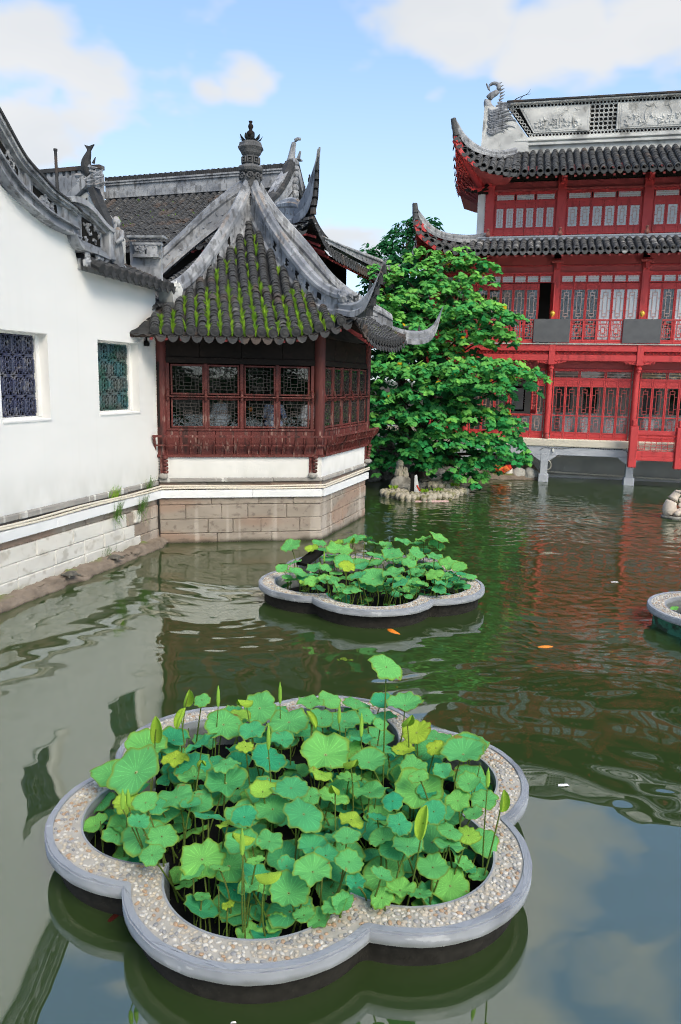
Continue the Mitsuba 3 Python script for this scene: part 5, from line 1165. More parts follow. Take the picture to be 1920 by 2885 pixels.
h3b = [(-2.95, -1.62, 11.42), (-3.54, -.87, 11.10), (-4.1, -.12, 11.02), (-4.51, .43, 11.07), (-4.78, .79, 11.25), (-4.90, .95, 11.45), (-4.99, 1.07, 11.86)]
h3t = [(-2.95, -1.62, 11.72), (-3.54, -.87, 11.38), (-4.1, -.12, 11.30), (-4.53, .45, 11.435), (-4.78, .78, 11.656), (-4.91, .97, 11.834), (-5.01, 1.10, 11.91)]
e3 = [(-3.0, .8, 10.2), (-3.6, .82, 10.28), (-4.04, .85, 10.42), (-4.4, .88, 10.68), (-4.70, .92, 10.95), (-4.86, .98, 11.2), (-4.95, 1.04, 11.45)]
k3, eo3, ho3 = corner(h3b, h3t, e3, 10, 'tile_grey', [1, 1, 1, .9, .7, .5, .3], 'upper upturned eave corner at the left end')
h2b = [(-3.85, -.78, 8.38), (-4.43, -.33, 8.22), (-4.99, .09, 8.19), (-5.56, .52, 8.30), (-5.9, .78, 8.52), (-6.05, .89, 8.78), (-6.21, 1.01, 9.26)]
h2t = [(-3.85, -.78, 8.66), (-4.43, -.32, 8.496), (-5.0, .1, 8.474), (-5.5, .47, 8.589), (-5.85, .74, 8.857), (-6.08, .92, 9.12), (-6.24, 1.03, 9.33)]
e2 = [(-4.2, .8, 7.72), (-4.76, .84, 7.76), (-5.35, .9, 7.90), (-5.73, .93, 8.16), (-6.0, .97, 8.38), (-6.1, 1.0, 8.6), (-6.18, 1.02, 8.85)]
k2, eo2, ho2 = corner(h2b, h2t, e2, 9, 'tile_grey', [1, 1, 1, .9, .7, .5, .3], 'lower upturned eave corner beside the tree')
for key, eo, dep, wz in ((k3, eo3, 5.5, 10.2), (k2, eo2, 5.0, 7.7)):
    # side eave running back and the red underside with rafters
    tip = eo[-1]; us = np.linspace(0, 1, 14); back = -B.n
    side = np.array([tip + back * dep * s_ + np.array([0, 0, (wz - tip[2] + .1) * min(1, s_ * 3.2) ** .6]) + B.d * (.55 * min(1, s_ * 3)) * 0 for s_ in us])
    uw = -4.15 if key == k3 else -4.3; inner = np.array([B.p(uw, -.8 - (dep - 1) * s_, wz - .55 + .5) for s_ in us])
    m = M(); grid(m, np.stack([side - [0, 0, .06], (side + inner) / 2 - [0, 0, .04], inner], 0)); put('side_soffit', m, 'red_paint', key)
    m = M(); grid(m, np.stack([side + [0, 0, .06], (side + inner) / 2 + [0, 0, .25], inner + [0, 0, .9]], 0)); put('side_slope', m, 'tile_grey', key)
    fi = np.array([B.p(max(uw, -9) + (t_ * .9), -.7, wz) for t_ in np.linspace(1, 0, 40)]); m = M(); grid(m, np.stack([eo - [0, 0, .10], (eo + fi) / 2 - [0, 0, .08], fi], 0)); put('front_soffit', m, 'red_dull', key)
    for s_ in np.linspace(.03, .5, 9):
        a = side[int(s_ * 13)] * (1 - (s_ * 13) % 1) + side[min(13, int(s_ * 13) + 1)] * ((s_ * 13) % 1); b = inner[min(13, int(s_ * 13) + 1)]; put('rafter', bar(M(), a - [0, 0, .12], b - [0, 0, .12], .07, .07), 'red_dull', key)
    put('corner_beam', bar(M(), eo[-2] - [0, 0, .12], B.p(uw + .1, -.75, wz - .1), .16, .2), 'red_paint', key)
    m = M(); path = np.vstack([eo[20:], ]); sweep(m, path - [0, 0, .1], [(-.03, -.06), (.03, -.06), (.03, .06), (-.03, .06)]); put('eave_board', m, 'red_paint', key)
    for s_ in np.linspace(.0, .6, 12):
        p = side[0] + (side[-1] - side[0]) * s_; i = s_ * 13; p = side[int(i)] * (1 - i % 1) + side[min(13, int(i) + 1)] * (i % 1); m = M(); drip_end(m, p + [0, 0, .05] - B.d * .03, -B.d, (0, 0, 1), .1, .16, .2); put('drip_tile', m, 'tile', key)
for q in range(5): put('corner_bracket', bar(M(), B.p(-4.55 + .1 * q, .3 - .15 * q, 9.85 + .05 * (q % 2)), B.p(-3.9, -.7, 9.95 + .07 * q), .1, .09), 'red_paint' if q % 2 else 'dark_wood', k3)
# ridge wall with lattice and relief panels
RV = -1.6
rw = put('ridge_wall', box(M(), B, -3.0, XR, RV - .12, RV + .05, 11.4, 11.66), 'pale_cement', red, label='tall pale ridge wall with pierced lattice and relief panels')
for z0, z1, o in ((11.66, 11.74, .16), (11.74, 11.80, .10), (11.80, 11.86, .18), (11.86, 11.95, .08)): put('moulding', box(M(), B, -3.05, XR, RV - .12, RV + o, z0, z1, .01), 'pale_cement', rw)
put('moulding', box(M(), B, -3.38, XR, RV - .14, RV + .16, 13.06, 13.10, .01), 'pale_cement', rw); put('cap', box(M(), B, -3.40, XR, RV - .2, RV + .2, 13.10, 13.17, .015), 'tile', rw)
put('lattice_back', prism(M(), B, Polygon([(-2.55, 11.95), (-3.4, 13.06), (XR, 13.06), (XR, 11.95)]), RV - .12, RV - .03), 'black', rw)
def rpanel(u0, u1, slant=False):
    put('panel_frame', prism(M(), B, Polygon([(u0 + (.0 if not slant else .52), 12.10), (u0 - .0, 12.93), (u1, 12.93), (u1, 12.10)]), RV - .03, RV + .05), 'pale_cement', rw)
    pk = put('relief_panel', prism(M(), B, Polygon([(u0 + (.06 if not slant else .55), 12.15), (u0 + (.06 if not slant else .12), 12.88), (u1 - .06, 12.88), (u1 - .06, 12.15)]), RV + .05, RV + .065), 'pale_cement', rw)
    m = M(); g = random.Random(int(u0 * 10)); nn = int((u1 - u0) * 10)
    carving(m, B, u0 + .6 if slant else u0 + .2, u1 - .2, RV + .068, 12.22, 12.5, nn * 2, .10, int(u0 * 7)); 
    for k in range(int((u1 - u0) * 1.4)):
        uu = g.uniform(u0 + .6, u1 - .4); pts = [(uu, RV + .07, 12.25), (uu + g.uniform(-.1, .1), RV + .075, 12.5), (uu + g.uniform(-.2, .35), RV + .07, 12.78)]; tube(m, B.P(smooth_path(pts, 7)), [.03, .028, .025, .02, .016, .012, .008], 5)
        for q in range(4): a = g.uniform(0, 6.28); tube(m, B.P(np.array([pts[2], (pts[2][0] + .14 * math.cos(a), RV + .07, min(12.85, pts[2][2] + .08 * math.sin(a)))])), [.022, .006], 4)
    put('carving', m, 'pale_cement', rw)
rpanel(-2.95, -.62, True); rpanel(.40, 2.7); rpanel(3.75, 6.5)
def rings(u0, u1, z0, z1, r, fade=None):
    m = M(); nu, nz = max(1, round((u1 - u0) / (2 * r))), max(1, round((z1 - z0) / (2 * r)))
    for i in range(nu):
        for j in range(nz):
            c = (u0 + (i + .5) * (u1 - u0) / nu, z0 + (j + .5) * (z1 - z0) / nz)
            if fade and c[0] < fade(c[1]): continue
            a = np.linspace(0, 2 * math.pi, 9); tube(m, [B.p(c[0] + 1.02 * r * math.cos(t), RV + .0, c[1] + 1.02 * r * math.sin(t)) for t in a], .017, 4, False)
    put('ring_lattice', m, 'pale_cement', rw, kind='stuff')
rings(-2.5, XR, 11.96, 12.09, .058); rings(-3.3, XR, 12.94, 13.06, .058, lambda z: -3.3); rings(-.56, .34, 12.10, 12.93, .075)
m = M()
for t in np.linspace(.06, .94, 9): cu, cz = -2.52 - .80 * t, 11.97 + 1.05 * t; a = np.linspace(0, 2 * math.pi, 9); tube(m, [B.p(cu + .06 + .06 * math.cos(q), RV, cz + .06 * math.sin(q)) for q in a], .017, 4, False)
put('ring_lattice', m, 'pale_cement', rw, kind='stuff')
for u in (-.60, .36): put('divider', box(M(), B, u - .03, u + .03, RV - .03, RV + .06, 12.09, 12.94), 'pale_cement', rw)
ob = put('dragon_ornament', prism(M(), B, Polygon([(-4.24, 11.45), (-4.20, 12.4), (-4.17, 13.05), (-3.55, 12.95), (-3.38, 12.9), (-2.62, 11.93), (-2.55, 11.45)]), RV - .16, RV + .16), 'pale_cement', red, label='grey gable block carved with a dragon whose tail curls up')
m = M(); tube(m, B.P(smooth_path([(-3.62, RV, 12.75), (-3.95, RV, 12.95), (-4.08, RV, 13.2), (-3.95, RV, 13.42), (-3.74, RV, 13.55), (-3.72, RV, 13.72), (-3.88, RV, 13.82), (-4.04, RV, 13.74), (-4.06, RV, 13.62)], 26)), np.linspace(.19, .035, 26), 9)
for t in np.linspace(0, 1, 8): p = B.p(-3.78 + .12 * math.sin(t * 3.1), RV, 13.05 + .72 * t); tube(m, [p, p + B.d * .17 + [0, 0, .07]], [.045, .008], 4)
tube(m, B.P(np.array([(-4.06, RV, 13.64), (-4.14, RV, 13.8), (-4.16, RV, 13.84)])), [.04, .03, .006], 5); tube(m, B.P(np.array([(-4.06, RV, 13.64), (-4.0, RV, 13.55)])), [.04, .006], 5); put('tail', m, 'cement', ob, True)
m = M(); g = random.Random(4)
for k in range(16):
    u0, z0 = -4.05 + .05 * g.random(), 12.2 + .05 * k; w_ = .55 + .5 * g.random(); tube(m, B.P(smooth_path([(u0, RV + .16, z0), (u0 + w_ * .35, RV + .19, z0 - .10), (u0 + w_ * .7, RV + .18, z0 - .02), (u0 + w_, RV + .16, z0 - .10)], 9)), [.03, .04, .045, .045, .04, .035, .03, .02, .01], 5)
blob(m, B.p(-3.55, RV + .05, 12.93), (.2, .16, .14), 2, .3, 2.5, 6)
for k in range(6): tube(m, B.P(smooth_path([(-3.7 + .07 * k, RV + .1, 12.98), (-3.62 + .08 * k, RV + .14, 13.1), (-3.5 + .07 * k, RV + .1, 13.06)], 6)), [.04, .05, .05, .04, .03, .015], 5)
put('relief', m, 'cement', ob)
m = M(); tube(m, B.P(smooth_path([(-3.2, RV, 13.15), (-2.95, RV, 13.32), (-2.7, RV, 13.42), (-2.62, RV, 13.56)], 10)), np.linspace(.018, .006, 10), 4); tube(m, B.P(np.array([(-3.0, RV, 13.2), (-2.85, RV, 13.36), (-2.6, RV, 13.4)])), [.012, .01, .004], 4); put('wire_whiskers', m, 'black', ob)
m = M(); grid(m, B.P(np.array([[(-4.2, -1.6, 11.45), (XR, -1.6, 11.45)], [(-4.2, -4.2, 9.9), (XR, -4.2, 9.9)]]))); put('rear_slope', m, 'tile', red)
# red landing stage rail at the right
pb = thing('landing_rail', 'red timber landing rail with posts and pierced panel in front of the ground floor', 'railing')
for u in (1.42, 2.88, 4.34):
    put('post', box(M(), B, u - .13, u + .13, .47, .73, .68, 2.06, .02), 'red_paint', pb); put('post_head', box(M(), B, u - .085, u + .085, .515, .685, 2.06, 2.29, .03), 'red_paint', pb)
for a, b in ((1.55, 2.75), (3.01, 4.21)):
    put('rail', box(M(), B, a, b, .56, .64, 1.79, 1.93, .01), 'red_paint', pb); put('rail', box(M(), B, a, b, .57, .63, 1.68, 1.73, .008), 'red_paint', pb); put('beam', box(M(), B, a, b, .55, .65, 1.06, 1.24, .01), 'red_paint', pb); put('beam', box(M(), B, a, b, .56, .66, .92, 1.06, .01), 'red_paint', pb)
    m = M(); L = b - a
    def q(x0, x1, z0, z1): box(m, B, a + x0 * L, a + x1 * L, .585, .615, z0, z1)
    for z in (1.27, 1.36, 1.48, 1.57): q(.02, .98, z, z + .014) if z in (1.27, 1.57) else None
    for x in (.03, .2, .36, .5, .64, .8, .96): q(x, x + .014, 1.25, 1.68)
    for x0, x1, z in ((.03, .3, 1.40), (.2, .5, 1.48), (.36, .64, 1.36), (.5, .8, 1.44), (.64, .96, 1.36), (.8, .96, 1.5), (.03, .2, 1.33)): q(x0, x1, z, z + .014)
    put('lattice', m, 'red_paint', pb)
put('stage_deck', box(M(), B, 1.3, XR, .05, .55, 1.245, 1.30), 'cream_slab', pb); put('rear_panel', box(M(), B, 1.52, XR, .10, .20, 1.30, 1.47), 'cream_slab', pb)

# ---------------------------------------------------------------- trees and the far bank
PADS_TOP = [(1.53, 25.0, 6.07, 1.0, 0.48), (2.35, 26.0, 6.99, 1.04, 0.5), (3.62, 26.0, 7.45, 1.18, 0.44), (3.03, 25.5, 6.43, 1.31, 0.49), (3.99, 25.0, 6.65, 0.78, 0.4), (1.87, 24.5, 5.24, 1.05, 0.47), (3.14, 25.0, 5.64, 1.21, 0.48), (4.13, 24.0, 5.76, 1.03, 0.46), (4.9, 23.8, 5.47, 0.65, 0.38), (3.65, 24.5, 4.87, 0.98, 0.39), (2.34, 25.0, 4.61, 0.93, 0.4), (4.63, 24.0, 4.97, 0.68, 0.33), (1.23, 26.5, 7.21, 0.6, 0.36), (2.79, 27.0, 7.8, 0.77, 0.37)]
PADS_MID = [(1.4, 24.0, 3.95, 0.75, 0.38), (2.28, 24.0, 3.84, 1.03, 0.38), (3.28, 23.5, 3.94, 1.14, 0.37), (4.17, 23.0, 4.02, 1.05, 0.34), (5.14, 23.0, 3.84, 0.81, 0.31), (5.73, 23.0, 3.72, 0.31, 0.18), (3.74, 23.0, 3.51, 1.11, 0.37), (2.78, 23.5, 3.32, 1.14, 0.4), (1.56, 24.0, 3.16, 0.82, 0.46), (4.75, 23.2, 3.47, 0.79, 0.32), (3.18, 25.0, 4.49, 0.85, 0.34)]
PADS_LOW = [(1.38, 24.0, 2.49, 0.68, 0.46), (2.27, 23.5, 2.56, 1.14, 0.46), (3.46, 23.5, 2.72, 1.14, 0.46), (4.4, 23.5, 2.6, 0.94, 0.4), (5.11, 23.5, 2.25, 0.6, 0.35), (1.88, 24.0, 1.73, 0.96, 0.46), (3.1, 23.5, 1.92, 1.14, 0.46), (4.17, 23.5, 1.81, 0.94, 0.37), (4.91, 23.2, 1.71, 0.73, 0.32), (5.37, 23.0, 1.34, 0.37, 0.18), (2.24, 24.0, 1.08, 0.82, 0.38), (3.51, 23.8, 1.12, 0.88, 0.38), (4.4, 23.5, 1.14, 0.67, 0.29), (3.89, 23.5, 0.65, 0.67, 0.21), (4.82, 23.3, 1.33, 0.73, 0.29), (1.31, 24.5, 0.87, 0.42, 0.33)]
PADS_DARK = [(0.95, 32.0, 8.58, 0.47, 0.29), (1.56, 32.0, 8.75, 0.66, 0.47), (2.24, 32.0, 9.27, 0.73, 0.51), (2.93, 32.0, 9.45, 0.73, 0.47), (3.44, 32.0, 9.7, 0.4, 0.26), (1.61, 31.0, 7.86, 0.79, 0.53), (2.53, 31.0, 8.36, 0.88, 0.6), (3.45, 31.0, 8.7, 0.71, 0.53), (1.12, 31.0, 7.36, 0.53, 0.53), (2.14, 31.0, 7.21, 1.06, 0.71), (3.5, 31.0, 7.4, 1.24, 0.71), (4.52, 31.0, 7.42, 0.88, 0.6), (0.88, 32.5, 8.54, 0.26, 0.15), (3.61, 31.5, 9.45, 0.22, 0.11), (2.48, 32.0, 9.77, 0.26, 0.15)]
def leaf_shape(kind=0):
    """flat lobed leaf in xy, stem at the origin, tip at +x, folded a little along the middle"""
    if kind == 0: P = [(0, 0), (.05, .28), (-.06, .52), (.30, .42), (.42, .58), (.58, .30), (.82, .26), (1.0, 0)]
    else: P = [(0, 0), (.3, .2), (.62, .2), (1.0, 0)]
    n = len(P); top = [(x, y, -.10 * abs(y) - .16 * x * x) for x, y in P]; mid = [(x, 0, -.16 * x * x) for x, y in P]; bot = [(x, -y, z) for x, y, z in top]
    v = np.array(top + mid + bot); f = []
    for i in range(n - 1):
        f += [[n + i, n + i + 1, i + 1], [n + i, i + 1, i], [n + i, 2 * n + i, 2 * n + i + 1], [n + i, 2 * n + i + 1, n + i + 1]]
    f = [t for t in f if len(set(map(tuple, np.round(v[t], 5)))) == 3]
    return v, np.array(f)
LS0, LS1 = leaf_shape(0), leaf_shape(1)


def foliage(pads, dens, size, seed, tint, shape=LS0, droop=.5, lo=-.25, stray=.16):
    """leaves set out in whorls on twigs over flat pads; pad = (x, y, z, rx, rz)"""
    g = np.random.default_rng(seed); V, F, U = [], [], []; off = 0; twigs = []
    for (x, y, z, rx, rz) in pads:
        n = int(dens * rx * rx * (1 + rz))
        for k in range(n):
            a, r = g.uniform(0, 6.28), math.sqrt(g.uniform(0, 1)); r = g.uniform(.95, 1.28) if g.random() < stray else r; c = np.array([math.cos(a) * r * rx, math.sin(a) * r * rx * .85, 0])
            h = rz * (1 - r * r) * g.uniform(lo, 1) - rz * .9 * r * r + g.normal(0, .05)
            c = c + [x, y, z + h]; out = np.array([math.cos(a), math.sin(a), -droop * (.3 + r)]) + g.normal(0, .25, 3); m_ = int(g.integers(5, 9))
            twigs.append((np.array([x, y, z - rz * .4]) * .35 + c * .65 - [0, 0, .06], c))
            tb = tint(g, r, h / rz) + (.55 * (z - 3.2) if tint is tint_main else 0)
            for j in range(m_):
                s_ = size * g.uniform(.65, 1.25); b = math.atan2(out[1], out[0]) + (j - m_ / 2) * .75 + g.normal(0, .25)
                d = np.array([math.cos(b), math.sin(b), -droop * g.uniform(.3, 1.3)]); d /= np.linalg.norm(d); up = np.array([0, -.28, 1.0]) + g.normal(0, .30, 3)
                mt = align(d, up); v = shape[0] * s_ @ mt[:3, :3].T + c + d * s_ * .35 + [0, 0, g.normal(0, .03)]
                V.append(v); F.append(shape[1] + off); off += len(v); U.append(np.full((len(v), 2), 4.0 * (12.5 if tint is tint_main and g.random() < .006 else max(0, min(10, tb + g.normal(0, 1.2)))) + 2.0))
    m = M(); m.add(np.vstack(V), np.vstack(F), np.vstack(U)); return m, twigs
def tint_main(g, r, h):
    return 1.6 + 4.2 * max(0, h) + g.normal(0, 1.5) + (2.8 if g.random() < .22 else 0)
tree = thing('broadleaf_tree', 'leaning broadleaf tree with bright green lobed leaves in drooping layers over the water', 'tree')
ALLP = PADS_TOP + PADS_MID + PADS_LOW + [(.85, 24.9, 3.95, .7, .35), (.8, 25.0, 3.1, .7, .35), (.85, 25.0, 2.2, .65, .35), (.9, 25.2, 1.3, .6, .3), (1.0, 25.5, 4.9, .8, .4), (1.0, 25.8, 5.9, .8, .4)]
base = np.array([2.9, 26.6, -.1]); sp_ = np.array([2.85, 26.2, 2.2]); tp = np.array([2.9, 26.0, 4.6]); tq = np.array([2.6, 26.2, 6.6])
tm = M(); tube(tm, smooth_path([base, [2.7, 26.5, 1.0], sp_, [3.0, 26.1, 3.4], tp, tq], 18), np.linspace(.19, .06, 18), 8); tube(tm, smooth_path([[2.8, 26.5, .9], [2.2, 26.2, 2.0], [1.7, 25.4, 3.0]], 8), np.linspace(.11, .05, 8), 7); put('trunk', tm, 'bark', tree, True)
for i, p in enumerate(ALLP):
    q = np.array(p[:3]); hz_ = max(.4, q[2] - .9 - .3 * np.linalg.norm(q[:2] - base[:2])); a = np.array([np.interp(hz_, [-.1, 2.2, 4.6, 6.6], c) for c in zip(base, sp_, tp, tq)]); m_ = (a + q) / 2 + [0, 0, .25]
    put('limb', tube(M(), smooth_path([a, m_, q - [0, 0, .1]], 8), np.linspace(.055, .014, 8), 5), 'bark', tree, True)
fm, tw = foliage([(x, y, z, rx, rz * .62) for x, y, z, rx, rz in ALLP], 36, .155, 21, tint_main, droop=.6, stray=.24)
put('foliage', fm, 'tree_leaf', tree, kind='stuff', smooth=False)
tm = M(); gq = random.Random(5)
for a, b in tw:
    if gq.random() < .35: tube(tm, [a, (a + b) / 2 + [0, 0, .04], b], [.010, .008, .004], 3, False)
put('twigs', tm, 'bark', tree, kind='stuff')
g = random.Random(9)
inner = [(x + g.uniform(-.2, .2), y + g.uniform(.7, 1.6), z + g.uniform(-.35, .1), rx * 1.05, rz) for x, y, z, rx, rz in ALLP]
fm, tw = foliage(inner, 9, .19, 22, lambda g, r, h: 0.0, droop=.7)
put('inner_foliage', fm, 'dark_leaf', tree, kind='stuff')  # same tree, darker leaf colour painting the shade inside the crown
dt = thing('rear_tree', 'darker tree standing behind the bright tree, its twigs against the sky', 'tree')
tube(tm := M(), smooth_path([[2.6, 31.6, -.1], [2.4, 31.5, 3.0], [2.3, 31.5, 6.5], [2.6, 31.8, 9.2]], 14), np.linspace(.22, .05, 14), 8); put('trunk', tm, 'bark', dt, True)
for p in PADS_DARK: q = np.array(p[:3]); put('limb', tube(M(), smooth_path([[2.4, 31.5, max(3., q[2] - 2.2)], (np.array([2.4, 31.5, q[2] - 1.2]) + q) / 2, q], 7), np.linspace(.06, .012, 7), 5), 'bark', dt, True)
fm, tw = foliage(PADS_DARK + [(2.2, 31.5, 6.2, 1.6, .9), (3.6, 31, 6.0, 1.4, .9), (1.2, 31, 5.6, 1.0, .8), (2.6, 31, 4.6, 1.8, 1.0), (4.3, 31, 5.0, 1.2, .9)], 80, .24, 23, lambda g, r, h: 0, LS1)
put('foliage', fm, 'dark_leaf', dt, kind='stuff')
tm = M()
for a, b in tw[::2]: tube(tm, [a, b], [.010, .005], 3, False)
put('twigs', tm, 'bark', dt, kind='stuff')
# dark shrubs filling the bank below and left of the tree
for i, (x, y, z, r, lab) in enumerate([(1.2, 29.0, 1.6, 1.0, 'dark shrub at the left under the bright tree'), (2.6, 29.2, 2.2, 1.3, 'tall dark shrub behind the tree trunk'), (4.2, 29.0, 1.5, 1.0, 'dark shrub on the bank right of the tree trunk'), (.5, 31.0, 3.0, 1.5, 'dark shrub behind the pavilion corner')]):
    sk = thing('bank_shrub', lab, 'shrub'); fm, tw = foliage([(x, y, z + dz, r * s_, .5) for dz, s_ in ((-1.2, 1), (-.5, 1), (.2, .9), (.8, .6))], 34, .17, 30 + i, lambda g, r, h: 0, LS1, .6)
    put('foliage', fm, 'dark_leaf', sk, kind='stuff'); m = M(); tube(m, [[x, y, -.2], [x, y, z]], [.08, .03], 6); put('stem', m, 'bark', sk)
fk = thing('bank_shrub', 'small fresh green shrub beside the orange cloth on the bank', 'shrub', None)
fm, tw = foliage([(5.25, 27.5, .62, .36, .25), (5.0, 27.6, .8, .3, .2)], 160, .075, 40, lambda g, r, h: 5 + 2 * h, LS1, .4); put('foliage', fm, 'tree_leaf', fk, kind='stuff'); put('stem', tube(M(), [[5.2, 27.6, .1], [5.2, 27.6, .6]], [.03, .01], 5), 'bark', fk)
# far bank, edging and rocks
m = M(); xs = np.linspace(-9, 7.2, 60); rows = []
for j, (y, z) in enumerate(((27.2, -.5), (27.25, .08), (27.6, .30), (28.6, .42), (31, .6), (45, .9))):
    rows.append(np.stack([xs, y - .215 * (xs - 5.3) * (1 if j < 5 else 0) * .5 + .5 * (meshkit.fbm(np.stack([xs * .9, xs * 0 + j, xs * 0], 1), 3, 4) - .5), z + .25 * (meshkit.fbm(np.stack([xs * 1.3, xs * 0 + j * 3., xs * 0], 1), 3, 5) - .5) * (z > 0)], 1))
grid(m, np.array(rows)); put('far_bank', m, 'mud', smooth=True, label='earth bank of the garden under the trees', kind='structure')
for i, (x, y, z, r, lab, sd) in enumerate([(1.25, 26.7, .35, (.45, .4, .55), 'dark pitted rock at the foot of the pavilion corner', 1), (1.55, 26.3, .75, (.28, .3, .75), 'tall dark pitted rock beside the pale figure', 2), (1.95, 26.6, .5, (.4, .35, .5), 'squat dark rock behind the stone figure', 3), (1.0, 26.0, .2, (.35, .3, .35), 'low wet rock by the pavilion base', 4), (2.9, 27.2, .15, (.8, .5, .4), 'long dark rock under the tree', 5), (4.2, 27.4, .1, (.7, .45, .35), 'mossy rock between the trunk and the pale edging', 6)]):
    m = M(); blob(m, (x, y, z), r, 3, .55, 1.7, sd); put('garden_rock', m, 'rock', None, True, lab, cat='rock')
m = M()
EDG = ['leftmost grey edging stone of the bank, under the leaves', 'grey edging stone below the orange cloth', 'second grey edging stone below the orange cloth', 'pale edging stone right of the orange cloth', 'grey edging stone near the concrete pier', 'last edging stone beside the concrete pier']
for i, x in enumerate(np.arange(4.75, 7.0, .42)): blob(m := M(), (x, 27.75 - .235 * (x - 5.3), .12), (.30, .22, .30), 2, .35, 1.8, i); put('edging_stone', m, 'concrete' if i % 3 else 'pale_stone', None, True, EDG[i], cat='stone', group='edging stones of the bank')
labels_fix = [k for k in labels if k.startswith('edging_stone')]
ck_ = thing('cloth_bundle', 'crumpled orange and red cloth lying on the bank under the tree', 'cloth')
for i in range(7): m = M(); blob(m, (5.52 + .08 * i, 27.35 + .04 * math.sin(i * 2.1), .36 + .05 * math.sin(i * 1.3)), (.13, .11, .11), 2, .5, 2.5, 60 + i); put('fold', m, 'cloth_orange' if i % 3 else 'cloth_red', ck_, True)
